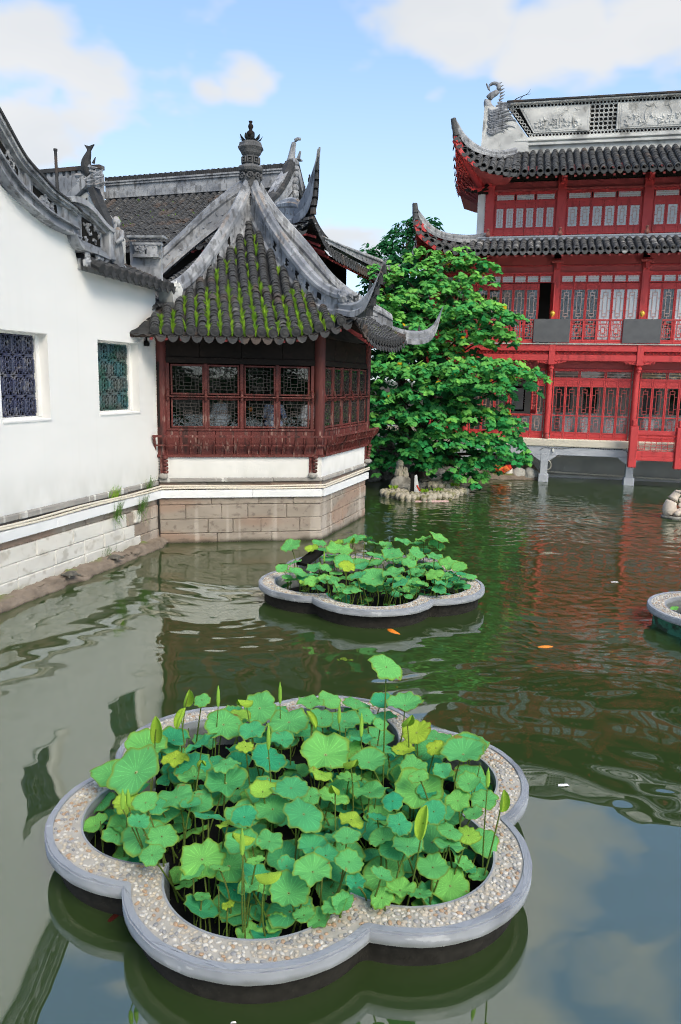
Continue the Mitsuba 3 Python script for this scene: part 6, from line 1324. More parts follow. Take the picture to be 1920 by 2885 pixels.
LOTUS_A = [(np.float64(-1.482), np.float64(5.528), 0.55, np.float64(0.169), 12), (np.float64(-1.405), np.float64(4.969), 0.66, np.float64(0.191), 8), (np.float64(-1.105), np.float64(4.88), 0.53, np.float64(0.143), 7), (np.float64(-1.042), np.float64(5.218), 0.5, np.float64(0.128), 9), (np.float64(-0.781), np.float64(5.035), 0.7, np.float64(0.108), 7), (np.float64(-0.783), np.float64(5.04), 0.55, np.float64(0.155), 5), (np.float64(-0.511), np.float64(5.359), 0.58, np.float64(0.139), 0), (np.float64(-0.299), np.float64(4.765), 0.68, np.float64(0.125), 4), (np.float64(-0.419), np.float64(4.719), 0.55, np.float64(0.132), 7), (np.float64(-0.195), np.float64(4.453), 0.68, np.float64(0.131), 4), (np.float64(-0.075), np.float64(5.24), 0.68, np.float64(0.179), 12), (np.float64(-0.019), np.float64(4.887), 0.54, np.float64(0.113), 13), (np.float64(-0.806), np.float64(4.467), 0.64, np.float64(0.104), 2), (np.float64(-0.563), np.float64(4.356), 0.71, np.float64(0.081), 1), (np.float64(-1.098), np.float64(4.43), 0.52, np.float64(0.1), 9), (np.float64(-1.463), np.float64(4.668), 0.37, np.float64(0.095), 8), (np.float64(-1.769), np.float64(5.304), 0.22, np.float64(0.115), 7), (np.float64(-1.394), np.float64(4.726), 0.55, np.float64(0.102), 19), (np.float64(-0.801), np.float64(4.204), 0.52, np.float64(0.132), 14), (np.float64(-0.672), np.float64(4.059), 0.56, np.float64(0.07), 12), (np.float64(-0.837), np.float64(4.114), 0.48, np.float64(0.078), 9), (np.float64(-0.258), np.float64(3.989), 0.46, np.float64(0.12), 8), (np.float64(-0.12), np.float64(3.976), 0.61, np.float64(0.11), 9), (np.float64(-0.488), np.float64(4.011), 0.48, np.float64(0.07), 8), (np.float64(-0.671), np.float64(4.397), 0.63, np.float64(0.075), 19), (np.float64(-0.569), np.float64(4.244), 0.6, np.float64(0.099), 7), (np.float64(-0.403), np.float64(4.321), 0.57, np.float64(0.088), 7), (np.float64(-0.333), np.float64(3.995), 0.26, np.float64(0.066), 13), (np.float64(-0.483), np.float64(3.967), 0.22, np.float64(0.079), 13), (np.float64(-0.618), np.float64(4.029), 0.35, np.float64(0.042), 20), (np.float64(-0.78), np.float64(4.078), 0.36, np.float64(0.052), 8), (np.float64(-1.124), np.float64(4.278), 0.49, np.float64(0.087), 9), (np.float64(-1.3), np.float64(5.7), 0.54, np.float64(0.122), 1), (np.float64(-1.0), np.float64(5.307), 0.7, np.float64(0.121), 2), (np.float64(-0.913), np.float64(5.787), 0.64, np.float64(0.149), 8), (np.float64(-0.681), np.float64(6.329), 0.54, np.float64(0.163), 8), (np.float64(-0.387), np.float64(5.816), 0.66, np.float64(0.168), 8), (np.float64(-0.126), np.float64(5.942), 0.64, np.float64(0.108), 7), (np.float64(-0.657), np.float64(5.558), 0.7, np.float64(0.11), 3), (np.float64(-1.156), np.float64(6.162), 0.68, np.float64(0.071), 9), (np.float64(-1.223), np.float64(5.386), 0.55, np.float64(0.099), 20), (np.float64(-0.1), np.float64(5.03), 0.64, np.float64(0.093), 18), (np.float64(-0.133), np.float64(4.323), 0.53, np.float64(0.101), 3), (np.float64(-0.05), np.float64(4.205), 0.56, np.float64(0.079), 3), (np.float64(0.015), np.float64(4.47), 0.51, np.float64(0.091), 5), (np.float64(-0.168), np.float64(3.986), 0.32, np.float64(0.063), 8), (np.float64(-0.079), np.float64(3.999), 0.28, np.float64(0.076), 8), (np.float64(0.008), np.float64(3.997), 0.38, np.float64(0.076), 8), (np.float64(-1.402), np.float64(4.568), 0.25, np.float64(0.046), 7), (np.float64(-0.683), np.float64(5.362), 0.67, np.float64(0.074), 19), (np.float64(-1.224), np.float64(4.531), 0.69, np.float64(0.084), 9), (np.float64(-0.49), np.float64(4.759), 0.65, np.float64(0.088), 18), (np.float64(-0.834), np.float64(6.115), 0.56, np.float64(0.102), 18), (np.float64(-1.222), np.float64(4.363), 0.66, np.float64(0.068), 4), (np.float64(-1.215), np.float64(4.773), 0.53, np.float64(0.089), 4), (np.float64(-0.42), np.float64(5.557), 0.63, np.float64(0.102), 3), (np.float64(-0.282), np.float64(5.834), 0.57, np.float64(0.089), 3), (np.float64(-0.169), np.float64(4.835), 0.58, np.float64(0.075), 8), (np.float64(-0.978), np.float64(4.769), 0.54, np.float64(0.074), 4), (np.float64(-0.447), np.float64(3.989), 0.66, np.float64(0.056), 14), (np.float64(-0.283), np.float64(4.154), 0.52, np.float64(0.059), 3), (np.float64(-0.398), np.float64(3.998), 0.47, np.float64(0.063), 12), (np.float64(0.595), np.float64(5.014), 0.52, np.float64(0.173), 12), (np.float64(0.247), np.float64(5.024), 0.51, np.float64(0.132), 7), (np.float64(0.965), np.float64(5.386), 0.63, np.float64(0.165), 7), (np.float64(0.101), np.float64(5.432), 0.63, np.float64(0.1), 14), (np.float64(0.098), np.float64(5.027), 0.61, np.float64(0.093), 12), (np.float64(0.456), np.float64(4.298), 0.57, np.float64(0.107), 7), (np.float64(0.309), np.float64(4.429), 0.53, np.float64(0.09), 9), (np.float64(0.11), np.float64(4.593), 0.56, np.float64(0.083), 19), (np.float64(0.078), np.float64(4.265), 0.64, np.float64(0.08), 7), (np.float64(0.724), np.float64(4.376), 0.53, np.float64(0.103), 7), (np.float64(0.614), np.float64(4.283), 0.44, np.float64(0.097), 8), (np.float64(0.747), np.float64(4.399), 0.23, np.float64(0.118), 13), (np.float64(0.404), np.float64(4.143), 0.38, np.float64(0.094), 14), (np.float64(0.285), np.float64(4.077), 0.52, np.float64(0.071), 7), (np.float64(0.531), np.float64(4.209), 0.31, np.float64(0.086), 7), (np.float64(0.29), np.float64(4.084), 0.37, np.float64(0.071), 13), (np.float64(0.092), np.float64(4.161), 0.55, np.float64(0.085), 7), (np.float64(0.131), np.float64(4.049), 0.49, np.float64(0.064), 1), (np.float64(0.057), np.float64(4.008), 0.39, np.float64(0.064), 7), (np.float64(0.844), np.float64(4.83), 0.57, np.float64(0.09), 13), (np.float64(0.912), np.float64(4.586), 0.62, np.float64(0.064), 9), (np.float64(1.018), np.float64(4.807), 0.59, np.float64(0.097), 9), (np.float64(0.932), np.float64(4.934), 0.64, np.float64(0.083), 9), (np.float64(0.241), np.float64(5.178), 0.66, np.float64(0.135), 8), (np.float64(0.398), np.float64(5.521), 0.59, np.float64(0.101), 4), (np.float64(0.583), np.float64(5.314), 0.55, np.float64(0.101), 9), (np.float64(0.579), np.float64(4.912), 0.7, np.float64(0.075), 12), (np.float64(0.525), np.float64(5.531), 0.57, np.float64(0.101), 20), (np.float64(0.65), np.float64(5.791), 0.6, np.float64(0.123), 20), (np.float64(0.602), np.float64(6.391), 0.57, np.float64(0.164), 8), (np.float64(0.772), np.float64(5.493), 0.62, np.float64(0.075), 20), (np.float64(0.759), np.float64(5.018), 0.68, np.float64(0.069), 4), (np.float64(0.742), np.float64(4.475), 0.57, np.float64(0.084), 8), (np.float64(0.871), np.float64(4.52), 0.51, np.float64(0.084), 18), (np.float64(1.024), np.float64(4.762), 0.31, np.float64(0.104), 8), (np.float64(0.839), np.float64(4.485), 0.33, np.float64(0.063), 9), (np.float64(0.955), np.float64(4.514), 0.22, np.float64(0.064), 8), (np.float64(0.245), np.float64(5.874), 0.7, np.float64(0.08), 7), (np.float64(0.357), np.float64(5.78), 0.67, np.float64(0.061), 8), (np.float64(0.077), np.float64(5.774), 0.65, np.float64(0.053), 7), (np.float64(0.635), np.float64(4.491), 0.69, np.float64(0.083), 2), (np.float64(0.409), np.float64(4.421), 0.64, np.float64(0.082), 2), (np.float64(0.278), np.float64(4.547), 0.6, np.float64(0.078), 1), (np.float64(0.376), np.float64(4.589), 0.7, np.float64(0.071), 0), (np.float64(0.89), np.float64(4.557), 0.24, np.float64(0.057), 3), (np.float64(0.199), np.float64(5.44), 0.7, np.float64(0.099), 3), (np.float64(0.716), np.float64(4.563), 0.63, np.float64(0.064), 4), (np.float64(0.657), np.float64(5.016), 0.53, np.float64(0.077), 1)]
LOTUS_B = [(np.float64(-0.812), np.float64(12.379), 0.68, np.float64(0.181), 9), (np.float64(-0.741), np.float64(12.169), 0.44, np.float64(0.123), 7), (np.float64(-0.906), np.float64(11.654), 0.47, np.float64(0.1), 9), (np.float64(-0.802), np.float64(11.312), 0.42, np.float64(0.082), 9), (np.float64(-0.351), np.float64(12.765), 0.65, np.float64(0.129), 8), (np.float64(0.239), np.float64(12.967), 0.69, np.float64(0.203), 8), (np.float64(-0.385), np.float64(13.017), 0.45, np.float64(0.176), 7), (np.float64(-0.005), np.float64(12.377), 0.63, np.float64(0.228), 12), (np.float64(0.066), np.float64(11.808), 0.57, np.float64(0.173), 8), (np.float64(0.454), np.float64(13.332), 0.62, np.float64(0.149), 7), (np.float64(0.647), np.float64(13.25), 0.55, np.float64(0.163), 7), (np.float64(0.533), np.float64(11.899), 0.65, np.float64(0.139), 9), (np.float64(0.566), np.float64(11.168), 0.69, np.float64(0.138), 8), (np.float64(0.847), np.float64(12.014), 0.67, np.float64(0.176), 7), (np.float64(0.947), np.float64(12.385), 0.45, np.float64(0.167), 9), (np.float64(1.112), np.float64(13.136), 0.62, np.float64(0.177), 7), (np.float64(0.793), np.float64(10.767), 0.66, np.float64(0.175), 8), (np.float64(0.496), np.float64(10.866), 0.54, np.float64(0.197), 8), (np.float64(0.265), np.float64(10.534), 0.66, np.float64(0.131), 4), (np.float64(1.195), np.float64(11.609), 0.45, np.float64(0.152), 7), (np.float64(1.231), np.float64(11.944), 0.69, np.float64(0.134), 8), (np.float64(1.355), np.float64(13.053), 0.59, np.float64(0.146), 8), (np.float64(1.44), np.float64(12.935), 0.72, np.float64(0.139), 14), (np.float64(1.684), np.float64(12.701), 0.79, np.float64(0.199), 12), (np.float64(1.549), np.float64(12.105), 0.61, np.float64(0.136), 7), (np.float64(1.642), np.float64(12.772), 0.63, np.float64(0.158), 8), (np.float64(1.431), np.float64(11.193), 0.55, np.float64(0.152), 14), (np.float64(1.804), np.float64(12.235), 0.47, np.float64(0.171), 12), (np.float64(1.927), np.float64(11.948), 0.47, np.float64(0.121), 12), (np.float64(2.067), np.float64(11.868), 0.36, np.float64(0.134), 8), (np.float64(0.864), np.float64(10.496), 0.46, np.float64(0.114), 7), (np.float64(0.162), np.float64(10.506), 0.45, np.float64(0.107), 7), (np.float64(0.871), np.float64(10.49), 0.59, np.float64(0.131), 3), (np.float64(-0.215), np.float64(10.73), 0.58, np.float64(0.097), 13), (np.float64(-0.41), np.float64(10.781), 0.52, np.float64(0.11), 14), (np.float64(-0.538), np.float64(10.92), 0.43, np.float64(0.062), 18), (np.float64(-0.079), np.float64(10.562), 0.56, np.float64(0.139), 8), (np.float64(1.465), np.float64(10.808), 0.39, np.float64(0.11), 4), (np.float64(1.821), np.float64(11.301), 0.37, np.float64(0.128), 7), (np.float64(0.111), np.float64(10.876), 0.72, np.float64(0.123), 20), (np.float64(-0.052), np.float64(13.219), 0.56, np.float64(0.125), 18), (np.float64(-0.466), np.float64(12.451), 0.6, np.float64(0.117), 19), (np.float64(1.487), np.float64(10.827), 0.5, np.float64(0.098), 4), (np.float64(0.245), np.float64(10.479), 0.47, np.float64(0.083), 9), (np.float64(0.021), np.float64(10.575), 0.33, np.float64(0.077), 9), (np.float64(1.071), np.float64(11.463), 0.66, np.float64(0.129), 9), (np.float64(0.345), np.float64(11.289), 0.61, np.float64(0.127), 4), (np.float64(0.812), np.float64(13.264), 0.52, np.float64(0.134), 9), (np.float64(1.381), np.float64(11.903), 0.53, np.float64(0.134), 9), (np.float64(1.596), np.float64(11.101), 0.52, np.float64(0.113), 8), (np.float64(0.637), np.float64(10.934), 0.44, np.float64(0.111), 3), (np.float64(-0.211), np.float64(11.072), 0.62, np.float64(0.1), 9)]

# ---------------------------------------------------------------- flower-shaped planters and lotus
def outline(c, a0, r, n=40, N=5, D=None):
    return unary_union([Point(c[0] + D * math.cos(a0 + k * 2 * math.pi / N), c[1] + D * math.sin(a0 + k * 2 * math.pi / N)).buffer(r, n) for k in range(N)] + [Point(c).buffer(.5)])
def ext(m, poly, z0, z1):
    for g_ in getattr(poly, 'geoms', [poly]):
        t = trimesh.creation.extrude_polygon(g_, z1 - z0, engine='earcut'); m.add(np.array(t.vertices) + [0, 0, z0], np.array(t.faces))
    return m
_ico = trimesh.creation.icosphere(1); PEB = (np.array(_ico.vertices), np.array(_ico.faces))
_peb_ply = {}
def planter(c, a0, label, skirt, sd, parts, N=5, DL=.863, RL=.949):
    k = thing('lotus_planter', label, 'planter'); O_, I_ = outline(c, a0, RL, 40, N, DL), outline(c, a0, RL - .252, 40, N, DL); mid = O_.buffer(-.055)
    ring = ext(M(), O_.difference(mid), .195, .268); ext(ring, O_.buffer(-.010).difference(mid), .268, .281)
    v, f = ring.mesh(); tri = trimesh.Trimesh(v, f, process=False); tri = tri.subdivide_to_size(.12) if True else tri
    vv = np.array(tri.vertices); nz_ = meshkit.fbm(vv * 7, 3, 4) - .5; cc = np.array([c[0], c[1], 0]); rad = vv - cc; rad[:, 2] = 0; rad /= np.linalg.norm(rad, axis=1, keepdims=True); vv = vv + rad * nz_[:, None] * .012; vv[:, 2] += (meshkit.fbm(vv * 9 + 5, 3, 6) - .5) * .012
    m = M(); m.add(vv, np.array(tri.faces)); put('rim', m, 'rim_paint', k, 30)
    put('rim_top', ext(M(), mid.difference(I_.buffer(.012)), .195, .270), 'rim_mortar', k); put('inner_lip', ext(M(), I_.buffer(.013).difference(I_), -.02, .273), 'rim_paint', k)
    sk = O_.buffer(-.09); put('skirt', ext(M(), sk.difference(sk.buffer(-.04)), -.6, .20), skirt, k)
    sm = M(); ln = sk.exterior; L = ln.length; n = int(L / .055)
    for i in range(n):
        for j in range(4):
            p = ln.interpolate((i + .5 * (j % 2)) * L / n); q = ln.interpolate((i + .5 * (j % 2)) * L / n + .01); t = np.array([q.x - p.x, q.y - p.y, 0]); t /= np.linalg.norm(t) + 1e-9; o = np.array([t[1], -t[0], 0]); z = .17 - .042 * j; cen = np.array([p.x, p.y, z]) + o * .004
            pts = [cen + (t * math.cos(a) * .021 + np.array([0, 0, 1]) * math.sin(a) * .019) for a in np.arange(0, 6.9, 1.047)]; tube(sm, pts, .0045, 3, False)
    put('honeycomb', sm, skirt, k, kind='stuff')
    inner = I_.buffer(-.01); put('inner_wall', ext(M(), I_.buffer(.05).difference(I_.buffer(.013)), -.5, .19), 'skirt', k)
    soil = M(); ext(soil, inner, -.05, .012); put('wet_soil', soil, 'black', k)
    # pebbles pressed into the rim
    g_ = np.random.default_rng(sd); band = mid.buffer(-.018).difference(I_.buffer(.03)); x0, y0, x1, y1 = band.bounds; pts = []; cell = {}; dmin = .0245
    import shapely
    Q = g_.uniform([x0, y0], [x1, y1], (60000, 2)); Q = Q[shapely.contains_xy(band, Q[:, 0], Q[:, 1])]
    dn = meshkit.fbm(np.c_[Q * 2.0, Q[:, 0] * 0], 3, 7)
    for p, d in zip(Q, dn):
        if d < .30 and g_.random() < .8: continue
        i, j = int(p[0] / dmin), int(p[1] / dmin)
        if any((p[0] - r[0]) ** 2 + (p[1] - r[1]) ** 2 < dmin * dmin for a in (i - 1, i, i + 1) for b in (j - 1, j, j + 1) for r in cell.get((a, b), ())): continue
        cell.setdefault((i, j), []).append(p); pts.append(p)
    pts.sort(key=lambda p: p[0] ** 2 + p[1] ** 2); rest = {}
    for n_, p in enumerate(pts):
        mat = ('pebble_cream', 'pebble_pale', 'pebble_pale', 'pebble_cream', 'pebble_grey', 'pebble_tan')[g_.integers(0, 6)]; s_ = g_.uniform(.0095, .0155)
        mt = np.eye(4); mt[:3, :3] = rotz(g_.uniform(0, 6.28)) @ rotx(g_.normal(0, .3)) @ np.diag([s_ * g_.uniform(1.05, 1.5), s_ * .95, s_ * .62]); mt[:3, 3] = [p[0], p[1], .272]
        if n_ < parts:
            if mat not in _peb_ply: m = M(); m.add(*PEB); _peb_ply[mat] = mikit.ply(m.mesh(), 'mat_' + mat, True)
            put('pebble', _peb_ply[mat], None, k, to=mt)
        else: rest.setdefault(mat, M()).add(PEB[0] @ mt[:3, :3].T + mt[:3, 3], PEB[1])
    for mat, m in rest.items(): put('far_pebbles', m, mat, k, True, kind='stuff')
    return k, inner
CA, CB, CC = (-.261, 5.416), (.51, 11.919), (6.21, 10.155)
pa, inA = planter(CA, .31, 'large flower-shaped planter with pebbled rim, nearest in the foreground', 'skirt', 1, 300, 6, .985, .862)
pb2, inB = planter(CB, .929, 'flower-shaped planter full of lotus in mid pond near the pavilion', 'skirt', 2, 0)
pc, inC = planter(CC, 2.705, 'planter cut by the right picture edge with green stained skirt', 'skirt_green', 3, 0)
m = M(); p_ = Point(CB[0] + 1.75, CB[1] - .62)
put('rim_patch', box(M(), Fr((2.12, 11.02), 35), -.05, .05, -.012, .02, .155, .277, .004), 'cloth_orange', pb2, label='orange stripe painted on the rim') if False else None


def lotus_leaf(m, c, R, tint, g, tilt, cup=None, nth=44, nr_=7):
    ph = g.uniform(0, 6.28); k1, k2 = g.integers(3, 6), g.integers(8, 12); cup = g.uniform(-.10, .34) if cup is None else cup; wa, wb = g.uniform(.04, .14), g.uniform(.03, .075); p1, p2, p3 = g.uniform(0, 6.28, 3)
    th = np.linspace(0, 2 * math.pi, nth + 1); r = np.array([0.001, .16, .34, .52, .70, .86, 1.0])
    T_, R_ = np.meshgrid(th, r); edge = 1 + .06 * np.sin(k1 * T_ + p1) + .05 * np.sin(k2 * T_ + p2) + .012 * np.sin(17 * T_ + p3)
    rr = R_ * (1 + (edge - 1) * R_ ** 2); asp = g.uniform(.88, 1.0)
    z = cup * R_ ** 1.6 + wa * np.sin(k1 * T_ + p3) * R_ ** 2.4 + wb * np.sin(k2 * T_ + p1) * R_ ** 3 - .05 * (1 - R_) ** 3 - g.uniform(.0, .16) * np.maximum(0, R_ - .72) ** 1.4 * 3 + .012 * np.abs(((T_ * 21 / 6.2832) % 1) - .5) * R_
    P = np.stack([rr * np.cos(T_), asp * rr * np.sin(T_), z], -1) * R
    mt = align(np.array([math.cos(ph), math.sin(ph), -(tilt[0] * math.cos(ph) + tilt[1] * math.sin(ph))]), np.array([tilt[0], tilt[1], 1.0]))
    P = P @ mt[:3, :3].T + np.asarray(c, float); uv = np.stack([T_ / (2 * math.pi) + 8.0 * tint, R_], -1); uv[..., 0] = np.minimum(uv[..., 0], 8.0 * tint + .9999)
    grid(m, P, uv); return m


def lotus(planter_c, inner, lst, label, extra, sd, ncurl=(), buds=(), fill=0):
    k = thing('lotus', label, 'lotus'); g = np.random.default_rng(sd); import shapely
    def base_for(p, spread=.10):
        for t in np.linspace(0, 1, 21):
            q = np.array(p[:2]) + (np.array(planter_c) - p[:2]) * t * .9 + g.normal(0, spread, 2) * (1 - t)
            if shapely.contains_xy(inner.buffer(-.04), q[0], q[1]): return np.array([q[0], q[1], 0.0])
        return np.array([*planter_c, 0.0])
    def stalk(b, top, r, parent, mat='stalk_green'):
        mid = (b + top) / 2 + np.r_[g.normal(0, .025, 2), 0]; put('stalk', tube(M(), smooth_path([b, mid, top], 8), np.linspace(r * 1.15, r * .8, 8), 5), mat, parent, True)
    for (x, y, z, R, t) in lst:
        c = np.array([x, y, z]); tv = np.array([x, y]) / np.hypot(x, y); tl = -tv * g.uniform(-.05, .32) + g.normal(0, .22, 2)
        lk = put('leaf', lotus_leaf(M(), c, R * 1.04, t, g, tl), 'lotus_leaf', k, True); stalk(base_for(c), c - [0, 0, R * .02], .0065 if planter_c is CA else .008, lk)
    x0, y0, x1, y1 = inner.bounds; n = 0
    while n < fill:
        q = g.uniform([x0, y0], [x1, y1])
        if not shapely.contains_xy(inner.buffer(-.05), q[0], q[1]): continue
        z = g.uniform(.26, .50); R = g.uniform(.09, .165); c = np.array([q[0], q[1], z]); tv = q / np.hypot(*q); tl = -tv * g.uniform(.0, .3) + g.normal(0, .15, 2)
        lk = put('leaf', lotus_leaf(M(), c, R, int(g.choice([1, 2, 4, 6, 8, 10])), g, tl, nth=24), 'lotus_leaf', k, True); stalk(base_for(c), c - [0, 0, R * .02], .006, lk); n += 1
    n = 0
    while n < extra:
        q = g.uniform([x0, y0], [x1, y1])
        if not shapely.contains_xy(inner.buffer(-.06), q[0], q[1]) or g.random() < .5 * (q[1] - y0) / (y1 - y0): continue
        z = g.uniform(.06, .30); R = g.uniform(.055, .125); t = int(g.choice([0, 1, 2, 4, 6, 14])); c = np.array([q[0], q[1], z])
        lk = put('low_leaf', lotus_leaf(M(), c, R, t, g, g.normal(0, .25, 2), nth=18), 'lotus_leaf', k, True); stalk(np.array([q[0] + g.normal(0, .04), q[1] + g.normal(0, .04), 0]), c, .004, lk); n += 1
    sm = M()
    for i in range(int(extra * .5)):
        q = g.uniform([x0, y0], [x1, y1])
        if shapely.contains_xy(inner.buffer(-.07), q[0], q[1]): tube(sm, [[q[0], q[1], 0], [q[0] + g.normal(0, .05), q[1] + g.normal(0, .05), g.uniform(.15, .5)]], [.005, .0035], 4, False)
    put('bare_stalks', sm, 'stalk_green', k, kind='stuff')
    for (x, y, z, L, lean, az) in ncurl:   # young leaves still rolled up from both sides
        th = np.linspace(-1, 1, 15); s_ = np.linspace(-1, 1, 11); Sg, Tg = np.meshgrid(s_, th); wdt = L * .42 * np.sqrt(np.clip(1 - Sg ** 2, .02, 1)); A = Tg * 2.0
        px_, py_, pz_ = np.sin(A) * wdt * .45, (1 - np.cos(A)) * wdt * .45, Sg * L * .5; P = np.stack([px_, -py_, pz_], -1) @ rotx(lean).T @ rotz(az).T + np.array([x, y, z])
        m = M(); grid(m, P, np.stack([np.clip(.5 + Tg * .49, 0, .999) + 8. * 19, .25 + .6 * np.abs(Tg)], -1)); lk = put('curled_leaf', m, 'lotus_leaf', k, True, label='young yellow-green leaf still rolled'); stalk(base_for((x, y), .05), np.array([x, y, z]), .006, lk)
    for (x, y, z, L) in buds:
        m = M(); prof = [(0, 0), (.010, .01), (.016, L * .3), (.013, L * .7), (.002, L)]; pp = np.array(prof); nth = 7; an = np.linspace(0, 6.283, nth + 1); P = np.stack([pp[:, None, 0] * np.cos(an), pp[:, None, 0] * np.sin(an), np.repeat(pp[:, 1:2], nth + 1, 1)], -1) @ rotx(g.normal(0, .12)).T + np.array([x, y, z]); grid(m, P, np.stack([np.broadcast_to(.1 + 8. * 18, P.shape[:2]), np.broadcast_to(.4, P.shape[:2])], -1)); lk = put('leaf_spear', m, 'lotus_leaf', k, True, label='pointed unopened leaf'); stalk(base_for((x, y), .03), np.array([x, y, z]), .005, lk)
    return k
LOTUS_A.append((.365, 5.42, 1.30, .135, 11))
lotus(CA, inA, LOTUS_A, 'dense lotus leaves filling the large foreground planter', 200, 7,
      [(-1.21, 5.81, .85, .20, .5, .6), (-1.19, 5.49, .82, .17, -.5, -.7), (-1.35, 5.34, .80, .24, .2, .3), (-.516, 3.99, .82, .17, 1.0, -.9), (-.349, 3.68, .80, .17, 1.2, 1.2), (.523, 4.12, .84, .20, -.4, -.5), (1.05, 4.41, .82, .16, .1, .4), (-.75, 5.9, .8, .2, 1.2, -.6), (.1, 4.95, .78, .17, 1.0, .7), (.0, 4.6, .78, .16, .9, -.4), (.55, 5.6, .8, .19, .8, .5), (-.2, 5.6, .78, .15, -.7, .9), (-.95, 5.0, .74, .17, 1.1, .3)],
      [(-.461, 5.84, .80, .20), (-.48, 5.05, .80, .20), (-.511, 3.86, .78, .17), (-1.328, 4.39, .72, .14), (-1.30, 4.42, .72, .13), (.185, 5.28, .80, .18), (1.0, 4.63, .78, .14), (-.95, 5.75, .8, .18), (.02, 5.6, .75, .16)], 85)
lotus(CB, inB, LOTUS_B, 'lotus leaves crowding the planter in mid pond', 60, 8, [(.2, 12.6, .75, .2, .9, .4)], [(-.25, 12.0, .5, .2)], 70)
lotus(CC, inC, [(5.12, 10.72, .20, .13, 12), (5.3, 10.5, .24, .15, 6), (5.5, 10.8, .3, .16, 9), (5.7, 10.3, .4, .2, 8), (6.1, 10.4, .5, .2, 8), (6.4, 10.0, .5, .2, 7), (5.25, 10.9, .2, .10, 19)], 'few lotus leaves in the planter at the right picture edge', 25, 9)

# ---------------------------------------------------------------- small things
def figure_body(bones, fine=.03):
    """one continuous body: bones = [(a, ra, b, rb)]"""
    import manifold3d as mf
    parts = []
    for a, ra, b, rb in bones:
        s1 = trimesh.creation.icosphere(1, ra).vertices + np.asarray(a, float); s2 = trimesh.creation.icosphere(1, rb).vertices + np.asarray(b, float)
        parts.append(mf.Manifold.hull_points(np.vstack([s1, s2])))
    u = mf.Manifold.batch_boolean(parts, mf.OpType.Add).refine_to_length(fine).to_mesh(); t = trimesh.Trimesh(u.vert_properties[:, :3], u.tri_verts, process=True)
    return trimesh.smoothing.filter_taubin(t, iterations=8)
def seated(x, y, az, label, shirt, cap=None):
    """a seated person at floor height 1.9, facing az"""
    k = thing('person', label, 'person'); a = math.radians(az); R_ = np.array([[math.cos(a), math.sin(a), 0], [-math.sin(a), math.cos(a), 0], [0, 0, 1]]); o = np.array([x, y, 1.9])
    Pn = lambda *q: R_ @ np.array(q, float) + o
    def mk(name, bones, mat, fine=.03): t = figure_body([(Pn(*p), r, Pn(*q), s_) for p, r, q, s_ in bones], fine); m = M(); m.add(t.vertices, t.faces); return put(name, m, mat, k, True)
    hips, chest, neck = (0, 0, .47), (0, .03, .80), (0, .03, .96)
    body = [((-.09, 0, .47), .10, (.09, 0, .47), .10), (hips, .125, chest, .135), ((-.13, .03, .88), .06, (.13, .03, .88), .06), (chest, .12, (0, .03, .90), .08), (neck, .045, (0, .03, .90), .05), (neck, .045, (0, .05, 1.06), .07)]
    for s_ in (-1, 1):
        body += [((.09 * s_, 0, .47), .085, (.11 * s_, .42, .48), .062), ((.11 * s_, .42, .48), .06, (.11 * s_, .40, .08), .042), ((.11 * s_, .40, .05), .035, (.12 * s_, .54, .03), .026), ((.17 * s_, .03, .87), .052, (.23 * s_, .10, .62), .042), ((.23 * s_, .10, .62), .04, (.15 * s_, .32, .60), .03)]
    mk('body', body, 'skin'); mk('shirt', [((-.12, 0, .50), .10, (.12, 0, .50), .10), (hips, .14, chest, .15), ((-.13, .03, .875), .072, (.13, .03, .875), .072)] + [((.17 * s_, .03, .87), .064, (.23 * s_, .09, .66), .055) for s_ in (-1, 1)], shirt)
    hm = figure_body([(Pn(0, .05, 1.07), .095, Pn(0, .06, 1.13), .093), (Pn(0, .09, 1.05), .06, Pn(0, .10, 1.02), .05), (Pn(0, .135, 1.08), .02, Pn(0, .155, 1.065), .015)], .02); m = M(); m.add(hm.vertices, hm.faces)
    for s_ in (-1, 1): blob(m, Pn(.092 * s_, .05, 1.085), (.015, .022, .03), 1, .05)
    hk = put('head', m, 'skin', k, True); m = M()
    for s_ in (-1, 1): blob(m, Pn(.035 * s_, .142, 1.105), .011, 1, 0)
    tube(m, [Pn(-.03, .15, 1.03), Pn(.03, .15, 1.03)], .005, 4); put('eyes_and_mouth', m, 'hair', hk)
    mk('hair', [((0, .02, 1.15), .092, (0, .03, 1.18), .085), ((0, -.02, 1.08), .08, (0, -.01, 1.14), .085)], cap or 'hair', .025)
    for s_ in (-1, 1):
        m = M(); w = np.array([.15 * s_, .32, .60]); blob(m, Pn(*(w + [0, .05, 0])), (.04, .05, .02), 1, .05)
        for f_ in range(4): b_ = w + [(-.028 + .019 * f_), .085, 0]; tube(m, [Pn(*b_), Pn(*(b_ + [0, .035 + .006 * (f_ in (1, 2)), -.008])), Pn(*(b_ + [0, .055, -.028]))], [.0095, .0085, .007], 5)
        tube(m, [Pn(*(w + [-.035 * s_, .04, 0])), Pn(*(w + [-.06 * s_, .08, -.005]))], [.011, .008], 5); put('hand', m, 'skin', k, True)
    put('stool', box(M(), Fr((x, y), az), -.19, .19, -.19, .19, 1.90, 2.275, .02), 'dark_wood', None, label='dark stool under the ' + label.split(' seated')[0].split(' behind')[0], cat='stool')
seated(-1.55, 17.3, 10, 'person in a blue and white patterned shirt seated with back to the pond window', 'cloth_blue')
seated(-2.75, 17.5, -60, 'person in a pale shirt seated behind the second pavilion window', 'cloth_white')
seated(-.72, 17.25, 150, 'person in a white shirt and yellow cap behind the fourth pavilion window', 'cloth_white', 'gold')
